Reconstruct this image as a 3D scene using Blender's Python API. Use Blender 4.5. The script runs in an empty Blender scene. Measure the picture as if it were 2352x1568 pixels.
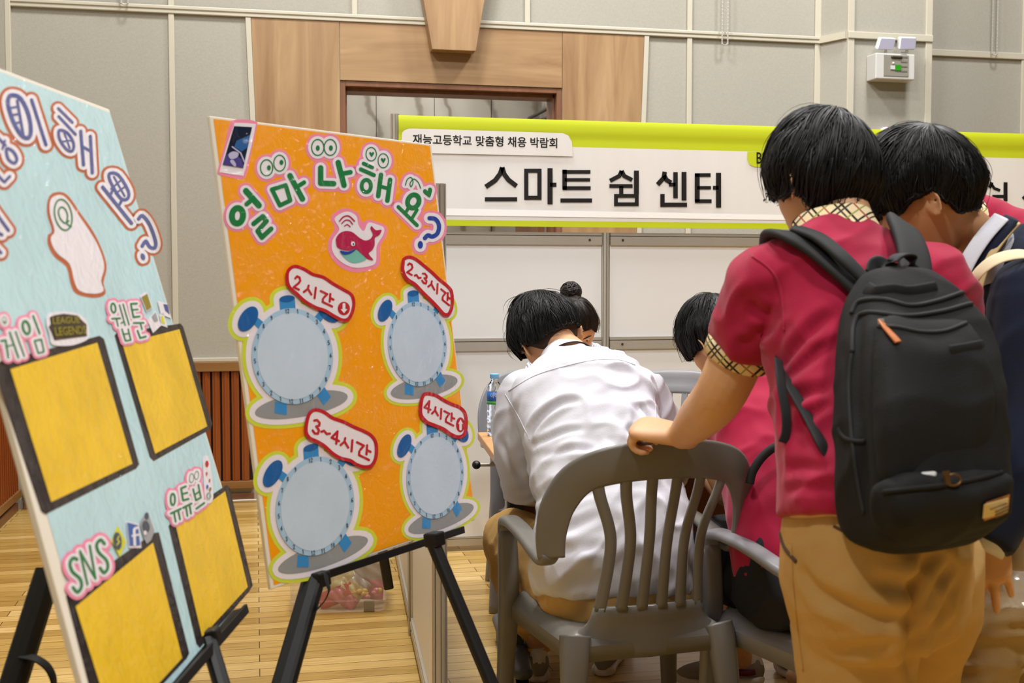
import bpy, bmesh, math, random
import numpy as np
from mathutils import Vector, Matrix
from mathutils.geometry import tessellate_polygon

random.seed(7)
SC = bpy.context.scene
COL = SC.collection
R = math.radians

# ------------------------------------------------------------------ camera
# world: X runs along the hall's back wall, Y towards it, Z up; the camera stands over the origin
F_PX, CX, CY, CAM_H = 2700.0, 1176.0, 784.0, 1.25
PITCH, YAW = R(2.95), R(12.3)
cam_data = bpy.data.cameras.new('camera')
cam = bpy.data.objects.new('camera', cam_data)
COL.objects.link(cam)
cam.location = (0, 0, CAM_H)
cam.rotation_euler = (R(90) - PITCH, 0, -YAW)
cam_data.sensor_width = 36.0
cam_data.lens = 36.0 * F_PX / 2352.0
cam_data.dof.use_dof = True
cam_data.dof.focus_distance = 3.9
cam_data.dof.aperture_fstop = 6.3
cam_data.clip_start = 0.05
SC.camera = cam

# ------------------------------------------------------------------ light
SC.view_settings.view_transform = 'Standard'
SC.view_settings.look = 'None'
SC.view_settings.gamma = 1.0
SC.view_settings.use_curve_mapping = False
SC.view_settings.exposure = 0.0
SC.cycles.use_denoising = True
SC.cycles.max_bounces = 8
SC.cycles.caustics_reflective = False
SC.cycles.caustics_refractive = False
world = bpy.data.worlds.new('hall_air')
SC.world = world
world.use_nodes = True
wb = world.node_tree.nodes['Background']
wb.inputs[0].default_value = (0.96, 0.97, 1.0, 1)
wb.inputs[1].default_value = 0.055


def lamp(x, y, z, size, watts, col=(1.0, 0.985, 0.965), name='ceiling_light'):
    d = bpy.data.lights.new(name, 'AREA')
    d.shape = 'SQUARE'
    d.size = size
    d.energy = watts
    d.color = col
    o = bpy.data.objects.new(name, d)
    COL.objects.link(o)
    o.location = (x, y, z)
    return o


for lx, ly, lw in ((-3.2, 4.7, 225), (0.2, 4.8, 220), (3.6, 4.8, 220), (-3.2, 2.5, 110), (0.2, 2.7, 100), (3.6, 2.6, 75), (-2.2, -0.8, 300), (1.6, -0.8, 210)):
    lamp(lx, ly, 6.2, 0.7, lw)




# ------------------------------------------------------------------ frames
ca, sa = math.cos(YAW), math.sin(YAW)
cp, sp = math.cos(PITCH), math.sin(PITCH)


def G(x, d, z=0.0):
    """a point x to the right and d ahead of the photographer, at height z"""
    return Vector((x * ca + d * sa, -x * sa + d * ca, z))


def GD(x, d, z=0.0):
    return G(x, d, z).normalized()


def ray(px, py):
    u, v = (px - CX) / F_PX, (CY - py) / F_PX
    return G(u, cp + v * sp, -sp + v * cp)


def Q(px, py, d):
    """the place seen at a pixel of the photograph, d metres ahead"""
    u, v = (px - CX) / F_PX, (CY - py) / F_PX
    t = d / (cp + v * sp)
    return Vector((0, 0, CAM_H)) + ray(px, py) * t


def on_plane(px, py, p0, n):
    o = Vector((0, 0, CAM_H))
    r = ray(px, py)
    return o + r * ((p0 - o).dot(n) / r.dot(n))


def on_y(px, py, Y):
    return on_plane(px, py, Vector((0, Y, 0)), Vector((0, 1, 0)))


def on_z(px, py, Z=0.0):
    return on_plane(px, py, Vector((0, 0, Z)), Vector((0, 0, 1)))


# ------------------------------------------------------------------ numeric noise
_rs = np.random.RandomState(5)
_perm = np.concatenate([_rs.permutation(256)] * 3)
_grad = _rs.normal(size=(256, 3))
_grad /= np.linalg.norm(_grad, axis=1)[:, None]


def pnoise(p):
    p = np.asarray(p, float)
    i = np.floor(p).astype(int)
    f = p - i
    i &= 255
    u = f * f * f * (f * (f * 6 - 15) + 10)
    out = 0
    for dx in (0, 1):
        for dy in (0, 1):
            for dz in (0, 1):
                h = _perm[_perm[_perm[(i[:, 0] + dx) & 255] + ((i[:, 1] + dy) & 255)] + ((i[:, 2] + dz) & 255)]
                g = _grad[h]
                w = (u[:, 0] if dx else 1 - u[:, 0]) * (u[:, 1] if dy else 1 - u[:, 1]) * (u[:, 2] if dz else 1 - u[:, 2])
                out = out + w * (g[:, 0] * (f[:, 0] - dx) + g[:, 1] * (f[:, 1] - dy) + g[:, 2] * (f[:, 2] - dz))
    return out


# ------------------------------------------------------------------ objects
def tag(o, label=None, cat=None, group=None, kind=None):
    if label:
        o['label'] = label
    if cat:
        o['category'] = cat
    if group:
        o['group'] = group
    if kind:
        o['kind'] = kind
    return o


def thing(name, loc, label, cat, group=None, rot=0.0):
    o = bpy.data.objects.new(name, None)
    o.empty_display_size = 0.05
    COL.objects.link(o)
    o.location = loc
    o.rotation_euler = (0, 0, rot)
    return tag(o, label, cat, group)


def world_loc(o):
    v = Vector((0, 0, 0))
    while o is not None:
        v = v + o.location
        o = o.parent
    return v


def copy_tree(o, parent=None):
    c = o.copy()
    COL.objects.link(c)
    if parent:
        c.parent = parent
    for ch in list(o.children):
        copy_tree(ch, c)
    return c


class MB:
    """collects geometry in world space (or a thing's own space) and links it as one mesh"""

    def __init__(self):
        self.v, self.f, self.m, self.mi = [], [], [], 0

    def add(self, vs, fs, mi=None):
        b = len(self.v)
        self.v += [tuple(p) for p in vs]
        self.f += [tuple(i + b for i in q) for q in fs]
        self.m += [self.mi if mi is None else mi] * len(fs)
        return b

    def box(self, c, half, ax=None):
        """c centre; half sizes; ax three axes"""
        ax = ax or (Vector((1, 0, 0)), Vector((0, 1, 0)), Vector((0, 0, 1)))
        c = Vector(c)
        vs = [c + ax[0] * (half[0] * i) + ax[1] * (half[1] * j) + ax[2] * (half[2] * k) for i in (-1, 1) for j in (-1, 1) for k in (-1, 1)]
        self.add(vs, [(0, 1, 3, 2), (4, 6, 7, 5), (0, 4, 5, 1), (2, 3, 7, 6), (0, 2, 6, 4), (1, 5, 7, 3)])
        return self

    def span(self, a, b):
        a, b = Vector(a), Vector(b)
        return self.box((a + b) / 2, [abs(x) / 2 for x in (b - a)])

    def hexa(self, bottom, top):
        self.add(list(bottom) + list(top), [(0, 3, 2, 1), (4, 5, 6, 7), (0, 1, 5, 4), (1, 2, 6, 5), (2, 3, 7, 6), (3, 0, 4, 7)])
        return self

    def rings(self, rings, cap=True, closed=False):
        n = len(rings[0])
        vs = [p for r in rings for p in r]
        fs = []
        k = len(rings)
        for a in range(k if closed else k - 1):
            b = (a + 1) % k
            for i in range(n):
                j = (i + 1) % n
                fs.append((a * n + i, a * n + j, b * n + j, b * n + i))
        if cap and not closed:
            fs.append(tuple(range(n - 1, -1, -1)))
            fs.append(tuple((k - 1) * n + i for i in range(n)))
        self.add(vs, fs)
        return self

    def tube(self, path, rad, n=12, up=None, cap=True, sub=0, exp=2.0, round_ends=False, closed=False):
        """rad: number, list of numbers or list of (across, along-up) pairs"""
        path = [Vector(p) for p in path]
        k = len(path)
        rad = list(rad) if isinstance(rad, list) else [rad] * k
        rad = [r if isinstance(r, (tuple, list)) else (r, r) for r in rad]
        if sub:
            path, rad = smooth_path(path, rad, sub, closed)
            k = len(path)
        up = Vector(up) if up else None
        rings = []
        prev = None
        for i, p in enumerate(path):
            if closed:
                t = path[(i + 1) % k] - path[i - 1]
            else:
                t = path[min(i + 1, k - 1)] - path[max(i - 1, 0)]
            t = t.normalized()
            if up is not None:
                a = t.cross(up)
            elif prev is not None:
                a = prev - t * prev.dot(t)
            else:
                a = t.cross(Vector((0, 0, 1)) if abs(t.z) < 0.9 else Vector((0, 1, 0)))
            if a.length < 1e-6:
                a = prev or Vector((1, 0, 0))
            a = a.normalized()
            prev = a
            b = a.cross(t).normalized()
            rings.append((p, a, b, t, rad[i]))
        out = []

        def ring(p, a, b, ra, rb):
            r = []
            for j in range(n):
                th = 2 * math.pi * j / n
                c, s = math.cos(th), math.sin(th)
                if exp != 2.0:
                    c = math.copysign(abs(c) ** (2 / exp), c)
                    s = math.copysign(abs(s) ** (2 / exp), s)
                r.append(p + a * (ra * c) + b * (rb * s))
            return r
        for i, (p, a, b, t, (ra, rb)) in enumerate(rings):
            if round_ends and i == 0 and not closed:
                m = min(ra, rb)
                for q in (80, 55, 28):
                    out.append(ring(p - t * (m * math.sin(R(q))), a, b, ra * math.cos(R(q)), rb * math.cos(R(q))))
            out.append(ring(p, a, b, ra, rb))
            if round_ends and i == k - 1 and not closed:
                m = min(ra, rb)
                for q in (28, 55, 80):
                    out.append(ring(p + t * (m * math.sin(R(q))), a, b, ra * math.cos(R(q)), rb * math.cos(R(q))))
        self.rings(out, cap, closed)
        return self

    def loft(self, secs, n=28, sub=5, exp=2.2, dome=(True, True)):
        """secs: (centre, right half-vector, front half-vector)"""
        P = [tuple(s[0]) + tuple(s[1]) + tuple(s[2]) for s in secs]
        P = catmull(P, sub)
        rings = []
        for q in P:
            c, a, b = Vector(q[0:3]), Vector(q[3:6]), Vector(q[6:9])
            r = []
            for j in range(n):
                th = 2 * math.pi * j / n
                co, si = math.cos(th), math.sin(th)
                co = math.copysign(abs(co) ** (2 / exp), co)
                si = math.copysign(abs(si) ** (2 / exp), si)
                r.append(c + a * co + b * si)
            rings.append(r)
        if dome:
            for end in (0, -1):
                if not dome[end]:
                    continue
                r0 = rings[end]
                c = sum(r0, Vector()) / n
                nx = rings[1] if end == 0 else rings[-2]
                d = c - sum(nx, Vector()) / n
                if d.length < 1e-6:
                    continue
                d = d.normalized() * 0.012
                extra = [[c + (p - c) * 0.8 + d for p in r0], [c + (p - c) * 0.35 + d * 1.5 for p in r0]]
                rings = list(reversed(extra)) + rings if end == 0 else rings + extra
        self.rings(rings)
        return self

    def ball(self, c, r, n=16, m=10, ax=None):
        c = Vector(c)
        r = (r, r, r) if not isinstance(r, (tuple, list)) else r
        ax = ax or (Vector((1, 0, 0)), Vector((0, 1, 0)), Vector((0, 0, 1)))
        rings = []
        for i in range(m + 1):
            ph = -math.pi / 2 + math.pi * i / m
            k = max(math.cos(ph), 0.02)
            rings.append([c + ax[0] * (r[0] * k * math.cos(2 * math.pi * j / n)) + ax[1] * (r[1] * k * math.sin(2 * math.pi * j / n)) + ax[2] * (r[2] * math.sin(ph)) for j in range(n)])
        self.rings(rings)
        return self

    def lathe(self, prof, c, n=24, ax=None):
        c = Vector(c)
        ax = ax or (Vector((1, 0, 0)), Vector((0, 1, 0)), Vector((0, 0, 1)))
        self.rings([[c + ax[2] * z + ax[0] * (r * math.cos(2 * math.pi * j / n)) + ax[1] * (r * math.sin(2 * math.pi * j / n)) for j in range(n)] for r, z in prof])
        return self

    def grid(self, rows, closed=False):
        n = len(rows[0])
        fs = []
        for a in range(len(rows) - 1):
            for i in range(n if closed else n - 1):
                j = (i + 1) % n
                fs.append((a * n + i, a * n + j, (a + 1) * n + j, (a + 1) * n + i))
        self.add([p for r in rows for p in r], fs)
        return self

    def poly(self, pts, off=None):
        """flat filled outline; with off it becomes a thin slab"""
        pts = [Vector(p) for p in pts]
        tri = tessellate_polygon([pts])
        if off is None:
            self.add(pts, [tuple(t) for t in tri])
        else:
            n = len(pts)
            fs = [tuple(t) for t in tri] + [tuple(i + n for i in reversed(t)) for t in tri]
            fs += [(i, (i + 1) % n, (i + 1) % n + n, i + n) for i in range(n)]
            self.add(pts + [p + off for p in pts], fs)
        return self

    def mesh(self, name, mats, smooth=False):
        me = bpy.data.meshes.new(name)
        me.from_pydata(self.v, [], self.f)
        for m in (mats if isinstance(mats, (list, tuple)) else [mats]):
            me.materials.append(m)
        if self.m and max(self.m) > 0:
            me.polygons.foreach_set('material_index', self.m)
        if smooth:
            me.polygons.foreach_set('use_smooth', [True] * len(self.f))
        me.update()
        return me

    def build(self, name, mats, parent=None, smooth=False, bevel=0, local=False, recalc=True, subsurf=0, seg=2, loc=None):
        if not local and (parent is not None or loc is not None):
            o0 = world_loc(parent) if parent is not None else Vector(loc)
            self.v = [(p[0] - o0[0], p[1] - o0[1], p[2] - o0[2]) for p in self.v]
        me = self.mesh(name, mats, smooth)
        if recalc:
            bm = bmesh.new()
            bm.from_mesh(me)
            bmesh.ops.recalc_face_normals(bm, faces=bm.faces)
            bm.to_mesh(me)
            bm.free()
        o = bpy.data.objects.new(name, me)
        COL.objects.link(o)
        if parent is not None:
            o.parent = parent
        elif loc is not None:
            o.location = loc
        if bevel:
            md = o.modifiers.new('soft_edges', 'BEVEL')
            md.width = bevel
            md.segments = seg
            md.limit_method = 'ANGLE'
            md.angle_limit = R(35)
        if subsurf:
            md = o.modifiers.new('smooth', 'SUBSURF')
            md.levels = md.render_levels = subsurf
        return o


def catmull(P, sub, closed=False):
    P = [np.array(p, float) for p in P]
    k = len(P)
    out = []
    rng = range(k) if closed else range(k - 1)
    for i in rng:
        if closed:
            p0, p1, p2, p3 = P[i - 1], P[i], P[(i + 1) % k], P[(i + 2) % k]
        else:
            p0, p1, p2, p3 = P[max(i - 1, 0)], P[i], P[i + 1], P[min(i + 2, k - 1)]
        for s in range(sub):
            t = s / sub
            out.append(0.5 * ((2 * p1) + (-p0 + p2) * t + (2 * p0 - 5 * p1 + 4 * p2 - p3) * t * t + (-p0 + 3 * p1 - 3 * p2 + p3) * t ** 3))
    if not closed:
        out.append(P[-1])
    return out


def smooth_path(path, rad, sub, closed=False):
    P = catmull([tuple(p) + tuple(r) for p, r in zip(path, rad)], sub, closed)
    return [Vector(q[:3]) for q in P], [(abs(q[3]), abs(q[4])) for q in P]


# ------------------------------------------------------------------ materials
def lin(h):
    h = h.lstrip('#')
    o = []
    for i in (0, 2, 4):
        c = int(h[i:i + 2], 16) / 255
        o.append(c / 12.92 if c <= 0.04045 else ((c + 0.055) / 1.055) ** 2.4)
    return tuple(o) + (1,)


def mat(name, hexcol, rough=0.6, metal=0.0, spec=0.5, var=0.0, vscale=8.0, bump=0.0, bscale=60.0, coat=0.0, stretch=None, sheen=0.0, col2=None, trans=0.0, alpha=1.0, emit=0.0, sss=0.0, ior=1.45):
    m = bpy.data.materials.new(name)
    m.use_nodes = True
    nt = m.node_tree
    b = nt.nodes['Principled BSDF']
    b.inputs['Base Color'].default_value = lin(hexcol)
    b.inputs['Roughness'].default_value = rough
    b.inputs['Metallic'].default_value = metal
    b.inputs['Specular IOR Level'].default_value = spec
    b.inputs['Coat Weight'].default_value = coat
    b.inputs['Coat Roughness'].default_value = 0.08
    b.inputs['Sheen Weight'].default_value = sheen
    b.inputs['Transmission Weight'].default_value = trans
    b.inputs['Alpha'].default_value = alpha
    b.inputs['IOR'].default_value = ior
    if sss:
        b.inputs['Subsurface Weight'].default_value = sss
        b.inputs['Subsurface Radius'].default_value = (0.012, 0.005, 0.003)
        b.inputs['Subsurface Scale'].default_value = 1.0
    if emit:
        b.inputs['Emission Color'].default_value = lin(hexcol)
        b.inputs['Emission Strength'].default_value = emit
    tc = nt.nodes.new('ShaderNodeTexCoord')
    src = tc.outputs['Object']
    if stretch:
        mp = nt.nodes.new('ShaderNodeMapping')
        mp.inputs['Scale'].default_value = stretch
        nt.links.new(src, mp.inputs[0])
        src = mp.outputs[0]
    if var or col2:
        n = nt.nodes.new('ShaderNodeTexNoise')
        n.inputs['Scale'].default_value = vscale
        n.inputs['Detail'].default_value = 6
        nt.links.new(src, n.inputs['Vector'])
        r = nt.nodes.new('ShaderNodeValToRGB')
        c = lin(hexcol)
        if col2:
            c0, c1 = c, lin(col2)
        else:
            c0 = tuple(x * (1 - var) for x in c[:3]) + (1,)
            c1 = tuple(min(1, x * (1 + var)) for x in c[:3]) + (1,)
        r.color_ramp.elements[0].color = c0
        r.color_ramp.elements[1].color = c1
        r.color_ramp.elements[0].position = 0.3
        r.color_ramp.elements[1].position = 0.7
        nt.links.new(n.outputs[0], r.inputs[0])
        nt.links.new(r.outputs[0], b.inputs['Base Color'])
    if bump:
        n2 = nt.nodes.new('ShaderNodeTexNoise')
        n2.inputs['Scale'].default_value = bscale
        n2.inputs['Detail'].default_value = 4
        nt.links.new(src, n2.inputs['Vector'])
        bp = nt.nodes.new('ShaderNodeBump')
        bp.inputs['Strength'].default_value = bump
        bp.inputs['Distance'].default_value = 0.01
        nt.links.new(n2.outputs[0], bp.inputs['Height'])
        nt.links.new(bp.outputs[0], b.inputs['Normal'])
    return m


def nodes_of(m):
    nt = m.node_tree
    return nt, nt.nodes['Principled BSDF'], (lambda t: nt.nodes.new(t)), nt.links.new
# ------------------------------------------------------------------ room materials
def make_floor_mat():
    m = mat('strip_wood_floor', '#ae926a', rough=0.32, coat=0.25)
    nt, b, N, L = nodes_of(m)
    tc = N('ShaderNodeTexCoord')
    mp = N('ShaderNodeMapping')
    L(tc.outputs['Object'], mp.inputs[0])
    br = N('ShaderNodeTexBrick')
    br.inputs['Scale'].default_value = 1.0
    br.inputs['Brick Width'].default_value = 0.92
    br.inputs['Row Height'].default_value = 0.0735
    br.inputs['Mortar Size'].default_value = 0.0019
    br.inputs['Mortar Smooth'].default_value = 0.2
    br.inputs['Color1'].default_value = (0, 0, 0, 1)
    br.inputs['Color2'].default_value = (1, 1, 1, 1)
    br.inputs['Mortar'].default_value = (0.5, 0.5, 0.5, 1)
    br.offset = 0.37
    br.offset_frequency = 2
    L(mp.outputs[0], br.inputs[0])
    ramp = N('ShaderNodeValToRGB')
    cr = ramp.color_ramp
    cr.elements[0].color = lin('#ad8c48')
    cr.elements[1].color = lin('#dcbe7e')
    e = cr.elements.new(0.5)
    e.color = lin('#c8a75f')
    L(br.outputs['Color'], ramp.inputs[0])
    mp2 = N('ShaderNodeMapping')
    mp2.inputs['Scale'].default_value = (2.2, 34, 1)
    L(tc.outputs['Object'], mp2.inputs[0])
    gr = N('ShaderNodeTexNoise')
    gr.inputs['Scale'].default_value = 2.4
    gr.inputs['Detail'].default_value = 8
    gr.inputs['Roughness'].default_value = 0.62
    gr.inputs['Distortion'].default_value = 0.6
    L(mp2.outputs[0], gr.inputs['Vector'])
    gramp = N('ShaderNodeValToRGB')
    gramp.color_ramp.elements[0].position = 0.32
    gramp.color_ramp.elements[0].color = (0.74, 0.66, 0.56, 1)
    gramp.color_ramp.elements[1].position = 0.66
    gramp.color_ramp.elements[1].color = (1.08, 1.05, 1.0, 1)
    L(gr.outputs[0], gramp.inputs[0])
    mul = N('ShaderNodeMix')
    mul.data_type = 'RGBA'
    mul.blend_type = 'MULTIPLY'
    mul.inputs[0].default_value = 1
    L(ramp.outputs[0], mul.inputs[6])
    L(gramp.outputs[0], mul.inputs[7])
    mix = N('ShaderNodeMix')
    mix.data_type = 'RGBA'
    L(br.outputs['Fac'], mix.inputs[0])
    L(mul.outputs[2], mix.inputs[6])
    mix.inputs[7].default_value = lin('#5a3c1a')
    L(mix.outputs[2], b.inputs['Base Color'])
    bp = N('ShaderNodeBump')
    bp.inputs['Strength'].default_value = 0.25
    bp.inputs['Distance'].default_value = 0.001
    bp.invert = True
    L(br.outputs['Fac'], bp.inputs['Height'])
    L(bp.outputs[0], b.inputs['Normal'])
    return m


def make_wood(name, c0, c1, scale, rough=0.42):
    """grain; scale stretches it across the grain direction"""
    m = mat(name, c0, rough=rough)
    nt, b, N, L = nodes_of(m)
    tc = N('ShaderNodeTexCoord')
    mp = N('ShaderNodeMapping')
    mp.inputs['Scale'].default_value = scale
    L(tc.outputs['Object'], mp.inputs[0])
    n = N('ShaderNodeTexNoise')
    n.inputs['Scale'].default_value = 1.0
    n.inputs['Detail'].default_value = 9
    n.inputs['Roughness'].default_value = 0.6
    n.inputs['Distortion'].default_value = 0.9
    L(mp.outputs[0], n.inputs['Vector'])
    r = N('ShaderNodeValToRGB')
    r.color_ramp.elements[0].position = 0.28
    r.color_ramp.elements[0].color = lin(c0)
    r.color_ramp.elements[1].position = 0.72
    r.color_ramp.elements[1].color = lin(c1)
    L(n.outputs[0], r.inputs[0])
    L(r.outputs[0], b.inputs['Base Color'])
    return m


def make_fabric_wall():
    m = mat('wall_fabric', '#959390', rough=0.95, spec=0.15)
    nt, b, N, L = nodes_of(m)
    tc = N('ShaderNodeTexCoord')
    outs = []
    for sc in ((420, 420, 60), (60, 60, 420)):
        mp = N('ShaderNodeMapping')
        mp.inputs['Scale'].default_value = sc
        L(tc.outputs['Object'], mp.inputs[0])
        n = N('ShaderNodeTexNoise')
        n.inputs['Scale'].default_value = 1
        n.inputs['Detail'].default_value = 3
        L(mp.outputs[0], n.inputs['Vector'])
        outs.append(n.outputs[0])
    ad = N('ShaderNodeMath')
    ad.operation = 'ADD'
    L(outs[0], ad.inputs[0])
    L(outs[1], ad.inputs[1])
    r = N('ShaderNodeValToRGB')
    r.color_ramp.elements[0].position = 0.35
    r.color_ramp.elements[0].color = lin('#a29e93')
    r.color_ramp.elements[1].position = 0.65
    r.color_ramp.elements[1].color = lin('#aeaa9f')
    hf = N('ShaderNodeMath')
    hf.operation = 'MULTIPLY'
    hf.inputs[1].default_value = 0.5
    L(ad.outputs[0], hf.inputs[0])
    L(hf.outputs[0], r.inputs[0])
    L(r.outputs[0], b.inputs['Base Color'])
    bp = N('ShaderNodeBump')
    bp.inputs['Strength'].default_value = 0.3
    bp.inputs['Distance'].default_value = 0.002
    L(hf.outputs[0], bp.inputs['Height'])
    L(bp.outputs[0], b.inputs['Normal'])
    return m


def make_marble():
    m = mat('corridor_marble', '#b5aa98', rough=0.25)
    nt, b, N, L = nodes_of(m)
    tc = N('ShaderNodeTexCoord')
    w = N('ShaderNodeTexWave')
    w.inputs['Scale'].default_value = 1.1
    w.inputs['Distortion'].default_value = 9
    w.inputs['Detail'].default_value = 4
    w.inputs['Detail Scale'].default_value = 1.4
    L(tc.outputs['Object'], w.inputs['Vector'])
    r = N('ShaderNodeValToRGB')
    r.color_ramp.elements[0].position = 0.0
    r.color_ramp.elements[0].color = lin('#7d7568')
    r.color_ramp.elements[1].position = 0.12
    r.color_ramp.elements[1].color = lin('#a39d92')
    e = r.color_ramp.elements.new(1.0)
    e.color = lin('#aea89d')
    L(w.outputs[0], r.inputs[0])
    L(r.outputs[0], b.inputs['Base Color'])
    return m


M_FLOOR = make_floor_mat()
M_FABRIC = make_fabric_wall()
M_TRIM = mat('cream_trim', '#c3bdac', rough=0.5)
M_WOOD_V = make_wood('oak_laminate_upright', '#896747', '#b3936c', (9, 9, 0.8))
M_WOOD_H = make_wood('oak_laminate_level', '#896747', '#b3936c', (0.8, 9, 9))
M_DARKWOOD = make_wood('brown_door_wood', '#6d4732', '#8a6047', (12, 12, 1.0), 0.4)
M_SLAT = make_wood('red_brown_slat_wood', '#7d3c12', '#8f4a1c', (30, 30, 1.2), 0.45)
M_CAP = make_wood('wainscot_cap_wood', '#7d552e', '#8f683b', (1.0, 20, 20), 0.4)
M_SHADOWGAP = mat('dark_backing_board', '#241009', rough=0.9)
M_MARBLE = make_marble()
M_ALU = mat('brushed_aluminium', '#b7b0a4', rough=0.4, metal=0.35, var=0.06, vscale=4, stretch=(1, 1, 0.1))
M_ALU_DARK = mat('aluminium_groove', '#4a443d', rough=0.5, metal=0.5)
M_PANEL = mat('white_booth_panel', '#e2e1e0', rough=0.45, var=0.015, vscale=2)
M_BLACK = mat('black_plastic', '#0c0c0d', rough=0.4)
M_WHITE = mat('white_plastic', '#c9c8c4', rough=0.4)

# ------------------------------------------------------------------ shell
YW = 6.821
XL = -1.295
ZT = 2.762
b = MB()
b.box((2.5, 2.0, -0.05), (8, 7.5, 0.05))
tag(b.build('floor', M_FLOOR), kind='structure')

DX0, DX1, DZ = 0.484, 1.788, 2.39
b = MB()
b.span((XL - 0.2, YW, 0), (DX0, YW + 0.2, 4.6))
b.span((DX1, YW, 0), (3.444, YW + 0.2, 4.6))
b.span((DX0, YW, DZ), (DX1, YW + 0.2, 4.6))
tag(b.build('wall_back', M_FABRIC), kind='structure')
b = MB()
b.span((XL - 0.2, -3.0, 0), (XL, YW + 0.2, 4.6))
tag(b.build('wall_left', M_FABRIC), kind='structure')
PX0, PX1, PY, YR = 3.53, 4.10, 6.63, 7.02
b = MB()
b.add([(3.444, YW, 0), (PX0, PY, 0), (PX1, PY, 0), (PX1, YR, 0), (9, YR, 0), (9, YR + 0.2, 0), (3.444, YR + 0.2, 0)]
      + [(3.444, YW, 4.6), (PX0, PY, 4.6), (PX1, PY, 4.6), (PX1, YR, 4.6), (9, YR, 4.6), (9, YR + 0.2, 4.6), (3.444, YR + 0.2, 4.6)],
      [(i, (i + 1) % 7, (i + 1) % 7 + 7, i + 7) for i in range(7)] + [(0, 1, 2, 3, 4, 5, 6), (13, 12, 11, 10, 9, 8, 7)])
tag(b.build('wall_right', M_FABRIC), kind='structure')

# cream trims
def trim(n, parts, bev=0.004):
    b = MB()
    for a, c in parts:
        b.span(a, c)
    tag(b.build('trim_%d' % n, M_TRIM, bevel=bev), kind='structure')


tw, tp = 0.016, 0.014
TZ0, TZ1 = ZT - 0.042, ZT
n = 1
trim(n, [((XL, YW - 0.02, TZ0), (3.444, YW, TZ1)), ((XL, YW - 0.026, TZ0 + 0.022), (3.444, YW, TZ1))])
for px, z0, z1, py in ((397, 0.83, 4.6, 300), (814, ZT, 4.6, 10), (1211, ZT, 4.6, 20), (1583, 0.83, 4.6, 100)):
    n += 1
    X = on_y(px, py, YW).x
    trim(n, [((X - tw, YW - tp, z0), (X + tw, YW, z1))])
n += 1
trim(n, [((XL, YW - 0.03, 0.8), (XL + 0.03, YW, 4.6))])
n += 1
trim(n, [((3.41, YW - 0.012, 0.8), (3.45, YW, 4.6))])
for X in (PX0, PX1 - 0.045):
    n += 1
    trim(n, [((X, PY - 0.012, 0.8), (X + 0.045, PY + 0.02, 4.6))])
n += 1
trim(n, [((PX0, PY - 0.02, TZ0), (PX1, PY, TZ1))])
n += 1
trim(n, [((PX1, YR - 0.02, TZ0), (9, YR, TZ1))])
n += 1
b = MB()
s0, s1 = Vector((3.444, YW, 0)), Vector((PX0, PY, 0))
nn = Vector((-(s1 - s0).y, (s1 - s0).x, 0)).normalized()
if nn.x > 0:
    nn = -nn
b.hexa([s0 + Vector((0, 0, TZ0)), s1 + Vector((0, 0, TZ0)), s1 + nn * 0.02 + Vector((0, 0, TZ0)), s0 + nn * 0.02 + Vector((0, 0, TZ0))],
       [s0 + Vector((0, 0, TZ1)), s1 + Vector((0, 0, TZ1)), s1 + nn * 0.02 + Vector((0, 0, TZ1)), s0 + nn * 0.02 + Vector((0, 0, TZ1))])
tag(b.build('trim_%d' % n, M_TRIM), kind='structure')
n += 1
X = on_y(2349, 160, YR).x
trim(n, [((X - tw, YR - tp, 0.83), (X + tw, YR, 4.6))])

# wainscot: cream strip, cap, slats, base rail, plinth
def wainscot(name, p0, p1, nrm):
    p0, p1, nrm = Vector(p0), Vector(p1), Vector(nrm)
    d = (p1 - p0)
    ln = d.length
    d = d.normalized()
    Z = Vector((0, 0, 1))

    def bar(b, z0, z1, dep, back=0.0, a=0.0, c=None):
        c = ln if c is None else c
        q = p0 + d * (a + c) / 2 + nrm * (back + dep) / 2 + Z * (z0 + z1) / 2
        b.box(q, ((c - a) / 2, abs(dep - back) / 2, (z1 - z0) / 2), (d, nrm, Z))
    root = MB()
    bar(root, 0.07, 0.79, 0.006)
    r = root.build(name, M_SHADOWGAP, loc=p0)
    tag(r, kind='structure')
    s = MB()
    k = 0.012
    while k < ln - 0.05:
        bar(s, 0.118, 0.742, 0.026, 0.0061, k, k + 0.041)
        bar(s, 0.118, 0.742, 0.031, 0.026, k + 0.013, k + 0.028)
        k += 0.0525
    s.build('slats', M_SLAT, r, bevel=0.002)
    c = MB()
    bar(c, 0.742, 0.796, 0.042)
    c.build('cap_rail', M_CAP, r, bevel=0.003)
    c = MB()
    bar(c, 0.796, 0.818, 0.022)
    c.build('cream_strip', M_TRIM, r, bevel=0.003)
    c = MB()
    bar(c, 0.075, 0.118, 0.038)
    c.build('base_rail', M_CAP, r, bevel=0.003)
    c = MB()
    bar(c, 0.0, 0.045, 0.02)
    c.build('plinth', M_DARKWOOD, r, bevel=0.002)
    return r


wainscot('baseboard_back', (XL + 0.042, YW, 0), (-0.02, YW, 0), (0, -1, 0))
wainscot('baseboard_left', (XL, 3.6, 0), (XL, YW - 0.042, 0), (1, 0, 0))

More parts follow.
